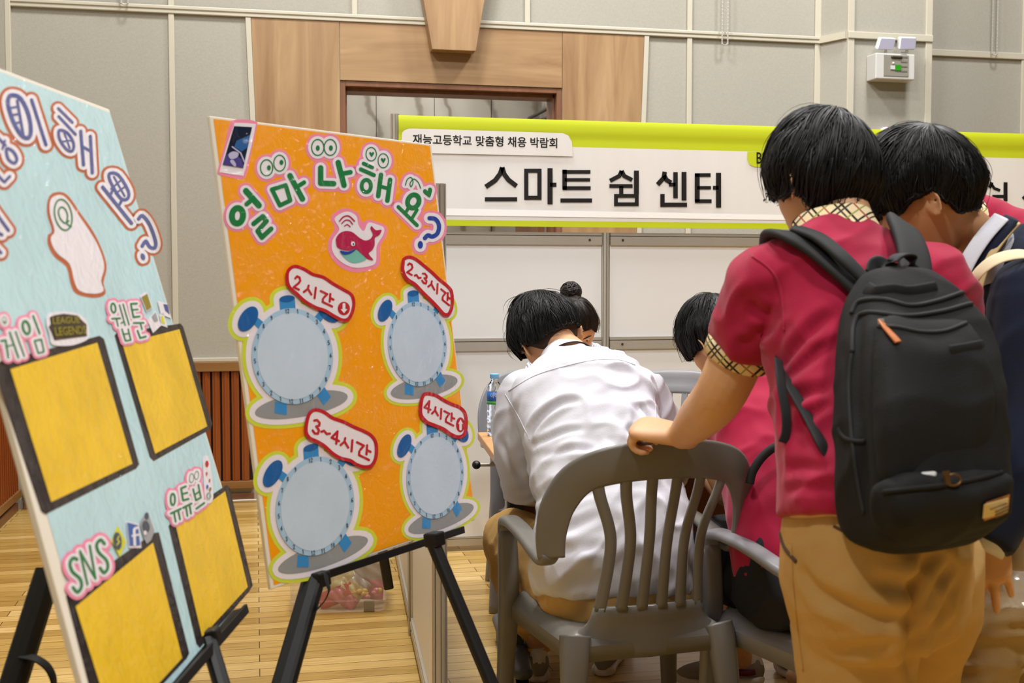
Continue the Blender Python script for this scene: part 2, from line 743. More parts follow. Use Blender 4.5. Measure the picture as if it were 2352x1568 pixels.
# ------------------------------------------------------------------ doorway in its oak surround
r = thing('door_surround', (1.13, YW, 0), 'oak veneered surround framing the wide doorway, tapering downwards', 'door surround')
tag(r, kind='structure')
yo = YW - 0.012
tl, tr = on_y(576, 37, yo), on_y(1478, 75, yo)
topz = TZ0 - 0.002
lx0, lx1 = -0.008, 0.024
rx0, rx1 = 2.297, 2.268
zb = 0.0
def slab(b, x0t, x1t, z1, x0b, x1b, z0, y0=YW - 0.012, y1=YW):
    b.hexa([(x0b, y0, z0), (x1b, y0, z0), (x1b, y1, z0), (x0b, y1, z0)], [(x0t, y0, z1), (x1t, y0, z1), (x1t, y1, z1), (x0t, y1, z1)])
b = MB(); slab(b, lx0, DX0 - 0.003, topz, 0.09, DX0 - 0.003, zb); b.build('left_panel', M_WOOD_V, r)
b = MB(); slab(b, DX1 + 0.003, rx0, topz, DX1 + 0.003, 2.2, zb); b.build('right_panel', M_WOOD_V, r)
b = MB(); slab(b, DX0, DX1, topz, DX0, DX1, DZ + 0.002); b.build('head_panel', M_WOOD_H, r)
b = MB(); slab(b, lx0 - 0.03, lx0 - 0.002, topz, 0.058, 0.088, zb, YW - 0.016); b.build('left_edge_trim', M_TRIM, r)
b = MB(); slab(b, rx0 + 0.002, rx0 + 0.03, topz, 2.202, 2.232, zb, YW - 0.016); b.build('right_edge_trim', M_TRIM, r)
d1 = thing('door_1', (1.13, YW, 0), None, None)
tag(d1, kind='structure')
b = MB()
fw = 0.03
b.span((DX0, YW - 0.004, 0), (DX0 + fw, YW + 0.16, DZ))
b.span((DX1 - fw, YW - 0.004, 0), (DX1, YW + 0.16, DZ))
b.span((DX0 + fw, YW - 0.004, DZ - fw), (DX1 - fw, YW + 0.16, DZ))
b.span((DX0 + fw, YW + 0.05, 0), (DX0 + fw + 0.012, YW + 0.2, DZ - fw))
b.span((DX1 - fw - 0.012, YW + 0.05, 0), (DX1 - fw, YW + 0.2, DZ - fw))
b.span((DX0 + fw, YW + 0.05, DZ - fw - 0.02), (DX1 - fw, YW + 0.2, DZ - fw))
b.build('door_frame', M_DARKWOOD, d1, bevel=0.002)
b = MB()
b.span((DX1 - fw - 0.06, YW + 0.21, 0.02), (DX1 - fw - 0.02, YW + 0.86, DZ - fw - 0.25))
b.build('door_leaf', M_DARKWOOD, d1)
b = MB()
b.span((DX0 + fw + 0.013, YW + 0.1, 2.0), (DX0 + fw + 0.03, YW + 0.13, 2.1))
b.span((DX0 + fw + 0.013, YW + 0.1, 0.3), (DX0 + fw + 0.03, YW + 0.13, 0.4))
b.build('hinge', M_ALU, d1)
# corridor beyond the doorway
b = MB()
b.span((-0.6, YW + 1.7, 0), (3.6, YW + 1.8, 3.2))
b.span((2.05, YW + 0.22, 0), (2.15, YW + 1.7, 3.2))
b.span((-0.1, YW + 0.22, 0), (0.0, YW + 1.7, 3.2))
tag(b.build('wall_corridor', M_MARBLE), kind='structure')
b = MB()
b.box((1.5, YW + 1.3, -0.05), (3, 1.3, 0.049))
tag(b.build('floor_corridor', M_MARBLE), kind='structure')
b = MB()
for i in range(9):
    b.span((-0.4 + i * 0.42, YW + 1.695, 0), (-0.397 + i * 0.42, YW + 1.7, 3.2))
for z in (0.7, 1.4, 2.1, 2.8):
    b.span((0.0, YW + 1.695, z), (2.05, YW + 1.7, z + 0.003))
tag(b.build('trim_40', M_SHADOWGAP), kind='structure')
lamp(1.1, YW + 0.9, 3.1, 0.5, 26, name='corridor_light')
t = thing('notice_sign', (on_y(1269, 525, YW + 1.68)), 'small red and white notice low on the corridor wall under the banner', 'sign')
b = MB(); q = on_y(1269, 524, YW + 1.68); b.span((q.x - 0.02, YW + 1.68, q.z - 0.08), (q.x + 0.015, YW + 1.694, q.z + 0.04)); b.build('red_plate', mat('red_plate', '#b3202a'), t)
b = MB(); b.span((q.x + 0.0151, YW + 1.68, q.z - 0.08), (q.x + 0.03, YW + 1.694, q.z + 0.04)); b.build('white_plate', M_WHITE, t)
# stainless rail seen through the doorway
t = thing('stair_handrail', (1.95, YW + 1.3, 0), 'dark sloping stair rail beyond the doorway', 'handrail')
b = MB(); b.tube([on_y(1215, 272, YW + 1.2), on_y(1275, 240, YW + 0.5)], 0.012); b.tube([on_y(1230, 280, YW + 1.1), on_y(1280, 262, YW + 0.5)], 0.01); b.build('rails', M_ALU_DARK, t)
# oak keystone hanging over the doorway
kt = [on_y(972, -60, YW), on_y(1122, -60, YW)]
y0 = YW - 0.115
A, B_ = on_y(993, 113, y0), on_y(1093, 117, y0)
C_, D_ = on_y(973, 0, y0), on_y(1113, 0, y0)
dx_l = (C_.x - A.x) / (C_.z - A.z)
dx_r = (D_.x - B_.x) / (D_.z - B_.z)
zb, zt = (A.z + B_.z) / 2, 3.6
b = MB()
b.hexa([(A.x, y0, zb), (B_.x, y0, zb), (B_.x, YW - 0.02, zb), (A.x, YW - 0.02, zb)],
       [(A.x + dx_l * (zt - zb), y0, zt), (B_.x + dx_r * (zt - zb), y0, zt), (B_.x + dx_r * (zt - zb), YW - 0.02, zt), (A.x + dx_l * (zt - zb), YW - 0.02, zt)])
o = b.build('keystone_block', M_WOOD_V, loc=(1.13, YW, zb), bevel=0.002)
tag(o, 'tapering oak keystone block on the wall above the doorway', 'wall ornament')

# ------------------------------------------------------------------ wall fittings
er = on_y(2052, 150, PY - 0.11)
t = thing('emergency_light', (er.x, PY, er.z), 'white twin-head emergency light on the wall pillar', 'emergency light')
yf = PY - 0.11
a0, a1 = on_y(2016, 121, yf), on_y(2101, 184, yf)
b = MB(); b.span((a0.x - 0.012, yf, a1.z), (a1.x, PY, a0.z)); b.build('case', M_WHITE, t, bevel=0.006)
g0, g1 = on_y(2030, 126, yf), on_y(2086, 176, yf)
b = MB(); b.span((g0.x, yf - 0.004, g1.z), (g1.x, yf + 0.002, g0.z)); w = b.build('window', mat('smoky_window', '#8f8b80', rough=0.2, coat=0.5), t)
b = MB(); gx = (g0.x + g1.x) / 2
b.box((gx + 0.01, yf - 0.006, g1.z + 0.05), (0.02, 0.003, 0.017)); b.build('green_lamp', mat('green_lamp', '#2f8f1f', rough=0.3), w)
b = MB(); b.box((gx - 0.025, yf - 0.006, g1.z + 0.05), (0.014, 0.003, 0.012)); b.ball((gx - 0.022, yf - 0.006, g1.z + 0.075), 0.008); b.build('white_bulb', M_WHITE, w)
b = MB()
for i in range(5):
    b.box((gx + 0.05, yf - 0.005, g1.z + 0.03 + i * 0.028), (0.022, 0.001, 0.003))
b.build('print', mat('grey_print', '#6d6a63'), w)
b = MB(); b.tube([(gx - 0.03, yf - 0.005, g0.z - 0.012), (gx + 0.03, yf - 0.005, g0.z - 0.012)], 0.008, round_ends=True); b.build('badge', M_ALU_DARK, w)
for k, (c0, c1, c2, c3) in enumerate((((2022, 86), (2060, 88), (2053, 116), (2013, 115)), ((2068, 85), (2107, 86), (2104, 115), (2064, 115)))):
    yh = PY - 0.1
    P = [on_y(*c, yh) for c in (c0, c1, c2, c3)]
    cen = sum(P, Vector()) / 4
    b = MB()
    off = Vector((0.0, 0.035, 0.012))
    b.hexa([P[0] + off, P[1] + off, P[2] + off, P[3] + off], [P[0], P[1], P[2], P[3]])
    h = b.build('lamp_head', M_WHITE, t, bevel=0.012, seg=4)
    b = MB()
    b.poly([cen + (p - cen) * 0.84 + Vector((0, -0.002, 0)) for p in P], Vector((0, 0.003, 0)))
    b.build('lens', mat('lilac_lens', '#a5a2b4', rough=0.15, coat=0.6), h)
    b = MB(); b.tube([(cen.x + 0.01, PY - 0.07, a0.z - 0.003), (cen.x + 0.01, PY - 0.07, cen.z - 0.03)], 0.009); b.build('swivel_stem', M_WHITE, h)

t = on_y(2043, 312, PY - 0.05)
o = MB().lathe([(0.002, 0), (0.055, 0.0), (0.06, 0.012), (0.05, 0.03), (0.03, 0.038), (0.002, 0.04)], (t.x, PY, t.z), 24, (Vector((1, 0, 0)), Vector((0, 0, 1)), Vector((0, -1, 0)))).build('wall_sensor', M_WHITE, loc=(t.x, PY, t.z), smooth=True)
tag(o, 'small white dome on the pillar just above the green banner edge', 'sensor')
M_CHAIN = mat('white_bead_chain', '#b5b2aa', rough=0.4)
for px, yb, pyb, lab in ((286, 11, YW, 'white blind cord loop high on the wall left of the oak surround'), (1665, 104, YW, 'white blind cord loop hanging between the oak surround and the pillar'), (2284, 127, YR, 'white blind cord loop right of the wall pillar')):
    bt = on_y(px, yb, pyb - 0.05)
    b = MB()
    w = 0.018
    zt = 3.4
    pts = [Vector((bt.x - w, pyb - 0.05, zt))] + [Vector((bt.x - w * math.cos(R(a)), pyb - 0.05, bt.z + w - w * math.sin(R(a)))) for a in range(0, 181, 30)] + [Vector((bt.x + w, pyb - 0.05, zt))]
    b.tube(pts, 0.0035, n=6)
    L_ = 0
    z = bt.z + 0.01
    while z < 3.3:
        for s in (-1, 1):
            b.ball((bt.x + s * w, pyb - 0.05, z), 0.0052, 6, 4)
        z += 0.022
    o = b.build('blind_cord', M_CHAIN, loc=(bt.x, pyb - 0.05, bt.z))
    tag(o, lab, 'blind cord', 'blind cords along the wall')

# floor cable along the skirting
b = MB()
pts = [on_z(-60, 1185), on_z(8, 1174), on_z(36, 1157)]
pts += [Vector((pts[-1].x + 0.25, YW - 0.06, 0.006)), Vector((-0.75, YW - 0.05, 0.006)), Vector((-0.3, YW - 0.05, 0.006)), Vector((-0.05, YW - 0.06, 0.012)), Vector((0.1, YW - 0.08, 0.008))]
for p in pts:
    p.z = max(p.z, 0.006)
b.tube(pts, 0.006, n=8, sub=5)
o = b.build('floor_cable', M_WHITE, loc=pts[0], smooth=True)
tag(o, 'thin white cable lying along the foot of the slatted wainscot', 'cable')
# ------------------------------------------------------------------ exhibition booth
YB = 5.329
PITCHX = 0.99
BX0 = 0.622
M_LIME = mat('lime_banner_print', '#c3cf1c', rough=0.6)
M_BANNER = mat('white_banner_print', '#e4e1de', rough=0.6, var=0.02, vscale=2.0, stretch=(6, 6, 0.4))
M_INK = mat('black_banner_ink', '#15110f', rough=0.5)
M_STRIPE = mat('bright_banner_stripe', '#f8f7f5', rough=0.6)


def post(name, x, y, z1, label, rot=0.0, group='aluminium booth posts'):
    """octagonal system post with grooves"""
    r = 0.02
    b = MB()
    pr = []
    for i in range(8):
        a = math.pi / 4 * i + math.pi / 8
        pr.append((a, r))
    prof = []
    for i in range(8):
        a0 = math.pi / 4 * i
        for da, rr in ((-0.36, 1.0), (-0.12, 1.0), (-0.10, 0.72), (0.10, 0.72), (0.12, 1.0), (0.36, 1.0)):
            prof.append((a0 + da + rot, rr * r))
    b.rings([[Vector((x + rr * math.cos(a), y + rr * math.sin(a), z)) for a, rr in prof] for z in (0.0, z1)])
    o = b.build(name, M_ALU, loc=(x, y, 0))
    return tag(o, label, 'post', group)


def rail_bar(b, p0, p1, z0, z1, dep):
    p0, p1 = Vector(p0), Vector(p1)
    d = (p1 - p0)
    n = Vector((-d.y, d.x, 0)).normalized()
    c = (p0 + p1) / 2
    b.box((c.x, c.y, (z0 + z1) / 2), (d.length / 2, dep, (z1 - z0) / 2), (d.normalized(), n, Vector((0, 0, 1))))


def partition(p0, p1, label, group):
    """system wall between two posts: panels held in three rails"""
    p0, p1 = Vector(p0), Vector(p1)
    d = (p1 - p0).normalized()
    a, c = p0 + d * 0.021, p1 - d * 0.021
    t = thing('booth_partition', (a + c) / 2, label, 'partition', group)
    b = MB()
    rail_bar(b, a, c, 0.035, 0.968, 0.004)
    b.build('lower_panel', M_PANEL, t)
    b = MB()
    rail_bar(b, a, c, 0.985, 1.455, 0.004)
    b.build('upper_panel', M_PANEL, t)
    for z0, z1 in ((0.025, 0.068), (0.928, 0.986), (1.418, 1.476)):
        b = MB()
        b.mi = 0
        rail_bar(b, a, c, z0, z0 + (z1 - z0) * 0.70, 0.014)
        rail_bar(b, a, c, z0 + (z1 - z0) * 0.76, z1, 0.012)
        b.mi = 1
        rail_bar(b, a, c, z0 + (z1 - z0) * 0.69, z0 + (z1 - z0) * 0.77, 0.008)
        n = Vector((-d.y, d.x, 0))
        for q in (a + d * 0.06, c - d * 0.06):
            for s in (-1, 1):
                b.mi = 1
                p = Vector((q.x, q.y, z0 + (z1 - z0) * 0.4)) + n * (0.0142 * s)
                b.tube([p - n * 0.002, p + n * 0.002], 0.006, n=10)
        b.build('rail', [M_ALU, M_ALU_DARK], t)
    return t


P0 = (BX0, YB, 0)
P1 = (BX0 + PITCHX, YB, 0)
P2 = (BX0 + 2 * PITCHX, YB, 0)
P3 = (3.40, YB, 0)
P4 = (BX0 + 4 * PITCHX, YB, 0)
fM = G(-.348, 4.1)
fF = G(-.19, 3.05)
post('booth_post', *P0[:2], 2.0, 'tall aluminium post at the left end of the green and white banner')
post('booth_post', *P1[:2], 1.476, 'aluminium post on the back partition, above the bun of hair')
post('booth_post', *P2[:2], 1.476, 'aluminium post of the back partition hidden behind the backpack wearer')
post('booth_post', *P3[:2], 2.0, 'aluminium post between the two banners')
post('booth_post', fM.x, fM.y, 1.5, 'middle aluminium post of the side partition behind the orange board')
post('booth_post', fF.x, fF.y, 1.5, 'near end post of the side partition, just right of the orange board')
partition(P0, P1, 'back booth partition of white panels directly behind the water bottle and the bun of hair', 'booth partitions')
partition(P1, P2, 'back booth partition of white panels right of the aluminium post', 'booth partitions')
partition(P2, P3, 'back booth partition behind the crimson polo with backpack', 'booth partitions')
partition(P3, P4, 'back booth partition at the far right behind the navy cardigan', 'booth partitions')
partition(P0, fM, 'far half of the side partition behind the orange board', 'booth partitions')
partition(fM, fF, 'near half of the side partition right of the storage box', 'booth partitions')

# ------------------------------------------------------------------ banners
YBN = YB - 0.03


def plane_uv(px, py):
    return on_y(px, py, YBN)


def banner(x0, x1, label, writing, tab=None, tag_right=None):
    z1, z0 = 1.992, 1.500
    t = thing('banner', ((x0 + x1) / 2, YBN, z0), label, 'banner', 'fabric booth banners')
    nx, nz = 160, 36
    rows = []
    for k in range(nz + 1):
        z = z0 + (z1 - z0) * k / nz
        xs = np.array([x0 + (x1 - x0) * i / nx for i in range(nx + 1)])
        pts = np.stack([xs * 9, np.full(nx + 1, z * 1.5), np.full(nx + 1, 3.3)], 1)
        yy = pnoise(pts) * 0.0015
        if z > z1 - 0.075:
            yy = yy - 0.004 * math.sqrt(max(0, 1 - ((z - (z1 - 0.038)) / 0.038) ** 2))
        rows.append([Vector((x, YBN + y, z)) for x, y in zip(xs, yy)])
    b = MB()
    b.grid(rows)
    b.grid([[p + Vector((0, 0.008, 0)) for p in r] for r in rows])
    # printed bands by height
    me_f = []
    for i, f in enumerate(b.f):
        zc = sum(b.v[j][2] for j in f) / 4
        b.m[i] = 1 if zc > z1 - 0.125 or zc < z0 + 0.028 else 0
    cl = b.build('cloth', [M_BANNER, M_LIME], t, smooth=True, recalc=False)
    return t, cl, z0, z1


def stroke_quad(b, pts, w, mapper, lift, closed=False, cap='butt'):
    """flat pen stroke in picture pixels laid on a plane by mapper; w full width"""
    P = [np.array(p, float) for p in pts]
    k = len(P)
    L, Rr = [], []
    for i in range(k):
        if closed:
            d0, d1 = P[i] - P[i - 1], P[(i + 1) % k] - P[i]
        else:
            d0 = P[i] - P[i - 1] if i else P[1] - P[0]
            d1 = P[i + 1] - P[i] if i < k - 1 else d0
        d0 = d0 / np.linalg.norm(d0)
        d1 = d1 / np.linalg.norm(d1)
        n0, n1 = np.array([-d0[1], d0[0]]), np.array([-d1[1], d1[0]])
        m = n0 + n1
        m = m / max(np.linalg.norm(m), 1e-6)
        s = w / 2 / max(0.35, m.dot(n0))
        L.append(P[i] + m * s)
        Rr.append(P[i] - m * s)
    vs = [mapper(*p) + lift for p in L] + [mapper(*p) + lift for p in Rr]
    fs = [(i, (i + 1) % k, (i + 1) % k + k, i + k) for i in range(k if closed else k - 1)]
    b.add(vs, fs)


def c5(x, y):
    return plane_uv(880 + x / 2.306, 240 + y / 2.306)


t, cl, z0, z1 = banner(0.635, 3.38, 'white and lime fabric banner with big black Korean lettering, behind the orange board', None)
LF = Vector((0, -0.004, 0))
b = MB()
W = 25
for pts, w in (([(630, 333), (618, 368), (592, 402), (542, 436)], W), ([(630, 333), (640, 368), (664, 400), (706, 432)], W), ([(538, 502), (709, 502)], 22)):
    stroke_quad(b, pts, w, c5, LF)
stroke_quad(b, [(757, 351), (827, 351), (827, 494), (757, 494)], 22, c5, LF, True)
for pts, w in (([(883, 337), (883, 528)], 27), ([(883, 425), (917, 425)], 22),
               ([(960, 345), (960, 452)], 24), ([(948, 357), (1097, 357)], 20), ([(960, 399), (1095, 399)], 18), ([(950, 443), (1098, 443)], 20), ([(938, 508), (1105, 508)], 22),
               ([(1262, 351), (1250, 378), (1200, 404)], 22), ([(1262, 351), (1275, 378), (1318, 400)], 22), ([(1197, 432), (1320, 432)], 20), ([(1260, 432), (1260, 474)], 22), ([(1340, 350), (1340, 474)], 26),
               ([(1490, 356), (1485, 388), (1452, 424)], 24), ([(1487, 375), (1500, 400), (1524, 414)], 24), ([(1547, 358), (1547, 496)], 24), ([(1592, 357), (1592, 508)], 26), ([(1512, 424), (1547, 424)], 20),
               ([(1478, 474), (1478, 531), (1608, 531)], 23),
               ([(1662, 365), (1662, 516)], 26), ([(1650, 374), (1733, 374)], 20), ([(1662, 441), (1735, 441)], 18), ([(1650, 512), (1738, 512)], 20), ([(1775, 362), (1775, 546)], 27), ([(1745, 441), (1775, 441)], 20)):
    stroke_quad(b, pts, w, c5, LF)
stroke_quad(b, [(1232, 484), (1342, 484), (1342, 528), (1232, 528)], 20, c5, LF, True)
b.build('lettering', M_INK, cl)['kind'] = 'stuff'
# white field tab with rounded shoulder holding the small line of text
b = MB()
tabp = [(100, 150), (110, 138), (135, 128), (170, 128), (950, 152), (980, 165), (998, 200), (1003, 255), (1003, 275), (90, 255)]
b.poly([c5(*p) + Vector((0, -0.0058, 0)) for p in tabp])
b.build('white_tab', M_BANNER, cl, recalc=False)
b = MB()
b.poly([c5(*p) + Vector((0, -0.0030, 0)) for p in ((1928, 250), (1928, 290), (1940, 318), (1965, 330), (2300, 342), (2300, 255))])
b.build('lime_tab', M_LIME, cl, recalc=False)
b = MB()
b.poly([c5(*p) + Vector((0, -0.0028, 0)) for p in ((80, 545), (2150, 585), (2700, 600), (2700, 622), (2150, 612), (80, 583))])
b.build('bright_stripe', M_STRIPE, cl, recalc=False)


def text_mesh(name, s, mats, parent, origin, xdir, ydir, width, height, bold=0.0, depth=0.0):
    """writing on a flat surface; fitted to width x height (metres)"""
    cu = bpy.data.curves.new(name, 'FONT')
    cu.body = s
    cu.size = 1.0
    cu.offset = bold
    cu.resolution_u = 3
    tmp = bpy.data.objects.new(name, cu)
    COL.objects.link(tmp)
    bpy.context.view_layer.update()
    dg = bpy.context.evaluated_depsgraph_get()
    me = bpy.data.meshes.new_from_object(tmp.evaluated_get(dg))
    bpy.data.objects.remove(tmp)
    bpy.data.curves.remove(cu)
    n = len(me.vertices)
    co = np.empty(n * 3)
    me.vertices.foreach_get('co', co)
    co = co.reshape(n, 3)
    lo, hi = co.min(0), co.max(0)
    sx = width / (hi[0] - lo[0])
    sy = (height / (hi[1] - lo[1])) if height else sx
    o0 = world_loc(parent) if parent is not None else Vector((0, 0, 0))
    X, Y_ = np.array(xdir), np.array(ydir)
    out = np.array(origin) - np.array(o0) + np.outer((co[:, 0] - lo[0]) * sx, X) + np.outer((co[:, 1] - lo[1]) * sy, Y_)
    me.vertices.foreach_set('co', out.ravel())
    me.materials.clear()
    me.materials.append(mats)
    me.update()
    o = bpy.data.objects.new(name, me)
    COL.objects.link(o)
    if parent is not None:
        o.parent = parent
    return o


def fit_text(name, s, m, parent, bl, br, tl, lift, bold=0.0):
    """bl, br, tl: world points of the text box"""
    x, y = br - bl, tl - bl
    return text_mesh(name, s, m, parent, bl + lift, x.normalized(), y.normalized(), x.length, y.length, bold)


fit_text('small_lettering', '재능고등학교 맞춤형 채용 박람회', M_INK, cl, c5(155, 212), c5(920, 232), c5(155, 156), Vector((0, -0.0068, 0)), 0.018)
fit_text('booth_lettering', 'BOOTH', M_INK, cl, c5(1976, 314), c5(2170, 319), c5(1976, 252), Vector((0, -0.0042, 0)), 0.012)

t2, cl2, _, _ = banner(3.42, BX0 + 5 * PITCHX, 'second white and lime banner at the far right, cut by the picture edge', None)


def c6(x, y):
    return plane_uv(2200 + x / 6.033, 300 + y / 6.033)


b = MB()
for pts, w in (([(465, 716), (448, 760), (425, 790)], 48), ([(460, 745), (500, 800), (580, 830)], 40), ([(655, 716), (655, 978)], 54), ([(470, 912), (628, 912)], 46), ([(560, 1010), (680, 1020)], 44), ([(660, 1000), (660, 1090), (520, 1090), (520, 1010)], 40),
               ([(950, 900), (900, 950)], 60), ([(1000, 720), (1000, 900), (960, 930)], 50)):
    stroke_quad(b, pts, w, c6, LF)
b.build('lettering', M_INK, cl2)['kind'] = 'stuff'
# ------------------------------------------------------------------ exhibition boards on easels
def paper(name, hexcol, rough=0.5, coat=0.5, bump=0.6, bscale=26, var=0.05, vscale=7):
    """printed or coloured paper under glossy crinkled film"""
    m = mat(name, hexcol, rough=rough, coat=coat, var=var, vscale=vscale)
    nt, b, N, L = nodes_of(m)
    tc = N('ShaderNodeTexCoord')
    n = N('ShaderNodeTexNoise')
    n.inputs['Scale'].default_value = bscale
    n.inputs['Detail'].default_value = 5
    n.inputs['Distortion'].default_value = 1.2
    L(tc.outputs['Object'], n.inputs['Vector'])
    bp = N('ShaderNodeBump')
    bp.inputs['Strength'].default_value = bump
    bp.inputs['Distance'].default_value = 0.02
    L(n.outputs[0], bp.inputs['Height'])
    L(bp.outputs[0], b.inputs['Coat Normal'])
    b.inputs['Coat Roughness'].default_value = 0.07
    b.inputs['Specular IOR Level'].default_value = 0.15
    return m


K = dict(
    foam=mat('foam_board', '#ece4d4', rough=0.7),
    orange=paper('orange_paper', '#ffa400', coat=0.45, bump=0.8, bscale=40, var=0.03),
    sky=paper('sky_blue_paper', '#bfe0e6', var=0.05),
    yellow=paper('yellow_paper', '#f0c52a', var=0.09, vscale=11),
    dark=paper('black_tape', '#2b2426', var=0.3, vscale=14),
    pink=paper('pink_outline_paper', '#f78fae'), white=paper('white_sticker_paper', '#efe9ef', var=0.01),
    green=paper('green_ink', '#1f7d43'), blue=paper('blue_ink', '#2546a3'), red=paper('red_ink', '#c01f2b'),
    lime=paper('lime_outline_paper', '#d3df45'), brown=paper('brown_outline_paper', '#bd6136'), indigo=paper('indigo_ink', '#4b5797'),
    ring=paper('clock_ring_blue', '#a9cbe6'), face=paper('clock_face_blue', '#c6d9ec'), deep=paper('deep_blue', '#1d62a8'), mid=paper('mid_blue', '#3b8fd0'),
    grey=paper('grey_shadow', '#95999b'), ink=paper('dark_ink', '#46525f'), crimson=paper('whale_red', '#b72150'), teal=paper('whale_belly', '#79c1b3'),
    navy=paper('screen_navy', '#101c33'), screen=paper('screen_blue', '#2f5f9d'), violet=paper('screen_violet', '#4a3f86'), pale=paper('screen_pale', '#b9b5d6'),
    gold=paper('gold_ink', '#8f8420'), olive=paper('olive_ink', '#3a3220'), kyel=paper('yellow_icon', '#dfd92a'), fblue=paper('blue_icon', '#3d65ad'), silver=paper('silver_icon', '#a3a3a8'),
)


def ell(cx, cy, rx, ry, rot=0.0, n=36):
    c, s = math.cos(rot), math.sin(rot)
    return [(cx + rx * math.cos(2 * math.pi * i / n) * c - ry * math.sin(2 * math.pi * i / n) * s,
             cy + rx * math.cos(2 * math.pi * i / n) * s + ry * math.sin(2 * math.pi * i / n) * c) for i in range(n)]


def curve2(pts, sub=6, closed=False):
    return [tuple(p) for p in catmull(pts, sub, closed)]


class Board:
    """a flat board; everything drawn on it is traced onto its plane"""

    def __init__(self, p0, yaw, lean, roll):
        z = Vector((0, 0, 1))
        u = GD(math.cos(yaw), math.sin(yaw))
        n0 = GD(math.sin(yaw), -math.cos(yaw))
        self.n = (n0 * math.cos(lean) + z * math.sin(lean)).normalized()
        self.p0 = p0
        self.tick = 0

    def at(self, x, y, lift=0.0):
        return on_plane(x, y, self.p0, self.n) + self.n * lift

    def region(self, b, shapes, lift, res=0.8):
        """one clean flat area covering all shapes [(shape, grow)], outlined by its signed distance"""
        lo, hi = np.full(2, 1e9), np.full(2, -1e9)
        for s, g in shapes:
            if s[0] in 'sp':
                P = np.array(s[1], float)
                m = g + (s[2] / 2 if s[0] == 's' else 0)
                lo, hi = np.minimum(lo, P.min(0) - m), np.maximum(hi, P.max(0) + m)
            else:
                m = max(s[3], s[4]) + g + (s[5] / 2 if s[0] == 'o' else 0)
                lo, hi = np.minimum(lo, [s[1] - m, s[2] - m]), np.maximum(hi, [s[1] + m, s[2] + m])
        lo, hi = lo - 2 * res, hi + 2 * res
        nx, ny = int((hi[0] - lo[0]) / res) + 1, int((hi[1] - lo[1]) / res) + 1
        X, Y = np.meshgrid(lo[0] + res * np.arange(nx), lo[1] + res * np.arange(ny))
        D = np.full(X.shape, 1e9)

        def segs(P, closed, best):
            k = len(P)
            for i in range(k if closed else max(1, k - 1)):
                a_, c_ = P[i], P[(i + 1) % k]
                d_ = c_ - a_
                u = np.clip(((X - a_[0]) * d_[0] + (Y - a_[1]) * d_[1]) / max(d_ @ d_, 1e-9), 0, 1)
                best = np.minimum(best, (X - a_[0] - u * d_[0]) ** 2 + (Y - a_[1] - u * d_[1]) ** 2)
            return best

        def inside(P):
            w = np.zeros(X.shape, bool)
            k = len(P)
            for i in range(k):
                (x0, y0), (x1, y1) = P[i], P[(i + 1) % k]
                if y0 == y1:
                    continue
                w ^= ((y0 > Y) != (y1 > Y)) & (X < (x1 - x0) * (Y - y0) / (y1 - y0) + x0)
            return w
        for s, g in shapes:
            if s[0] == 's':
                P = np.array(s[1], float)
                cl = len(s) > 3 and s[3]
                d = np.sqrt(segs(P, cl, np.full(X.shape, 1e12))) - s[2] / 2 - g
                if cl and g:
                    d = np.where(inside(P), -1.0, d)
            elif s[0] == 'p':
                P = np.array(s[1], float)
                d = np.sqrt(segs(P, True, np.full(X.shape, 1e12)))
                d = np.where(inside(P), -d, d) - g
            else:
                rot = (s[6] if len(s) > 6 else 0) if s[0] == 'o' else (s[5] if len(s) > 5 else 0)
                c_, n_ = math.cos(rot), math.sin(rot)
                x, y = (X - s[1]) * c_ + (Y - s[2]) * n_, -(X - s[1]) * n_ + (Y - s[2]) * c_
                k0 = np.sqrt((x / s[3]) ** 2 + (y / s[4]) ** 2)
                k1 = np.sqrt((x / s[3] ** 2) ** 2 + (y / s[4] ** 2) ** 2)
                d = k0 * (k0 - 1) / np.maximum(k1, 1e-9)
                d = np.where(k0 < 1e-3, -min(s[3], s[4]), d)
                if s[0] == 'o':
                    d = (np.abs(d) if not g else d) - s[5] / 2
                d = d - g
            D = np.minimum(D, d)
        In = D < 0
        full = In[:-1, :-1] & In[1:, :-1] & In[:-1, 1:] & In[1:, 1:]
        part = (In[:-1, :-1] | In[1:, :-1] | In[:-1, 1:] | In[1:, 1:]) & ~full
        vid = {}
        vs, fs = [], []

        def vert(x, y):
            key = (round(x, 3), round(y, 3))
            if key not in vid:
                vid[key] = len(vs)
                vs.append(self.at(x, y, lift))
            return vid[key]
        gx, gy = lo[0] + res * np.arange(nx), lo[1] + res * np.arange(ny)
        for j in range(full.shape[0]):
            row = full[j].astype(np.int8)
            if row.any():
                df = np.diff(np.concatenate([[0], row, [0]]))
                for i0, i1 in zip(np.nonzero(df == 1)[0], np.nonzero(df == -1)[0]):
                    fs.append((vert(gx[i0], gy[j]), vert(gx[i1], gy[j]), vert(gx[i1], gy[j + 1]), vert(gx[i0], gy[j + 1])))
        for j, i in zip(*np.nonzero(part)):
            cs = [(i, j), (i + 1, j), (i + 1, j + 1), (i, j + 1)]
            poly = []
            for k in range(4):
                (i0, j0), (i1, j1) = cs[k], cs[(k + 1) % 4]
                d0, d1 = D[j0, i0], D[j1, i1]
                if d0 < 0:
                    poly.append(vert(gx[i0], gy[j0]))
                if (d0 < 0) != (d1 < 0):
                    t = d0 / (d0 - d1)
                    poly.append(vert(gx[i0] + (gx[i1] - gx[i0]) * t, gy[j0] + (gy[j1] - gy[j0]) * t))
            pp = []
            for v in poly:
                if not pp or pp[-1] != v:
                    pp.append(v)
            if len(pp) > 1 and pp[0] == pp[-1]:
                pp.pop()
            if len(pp) > 2:
                fs.append(tuple(pp))
        b.add(vs, fs)

    def fill(self, b, pts, lift):
        b.poly([self.at(x, y, lift) for x, y in pts])

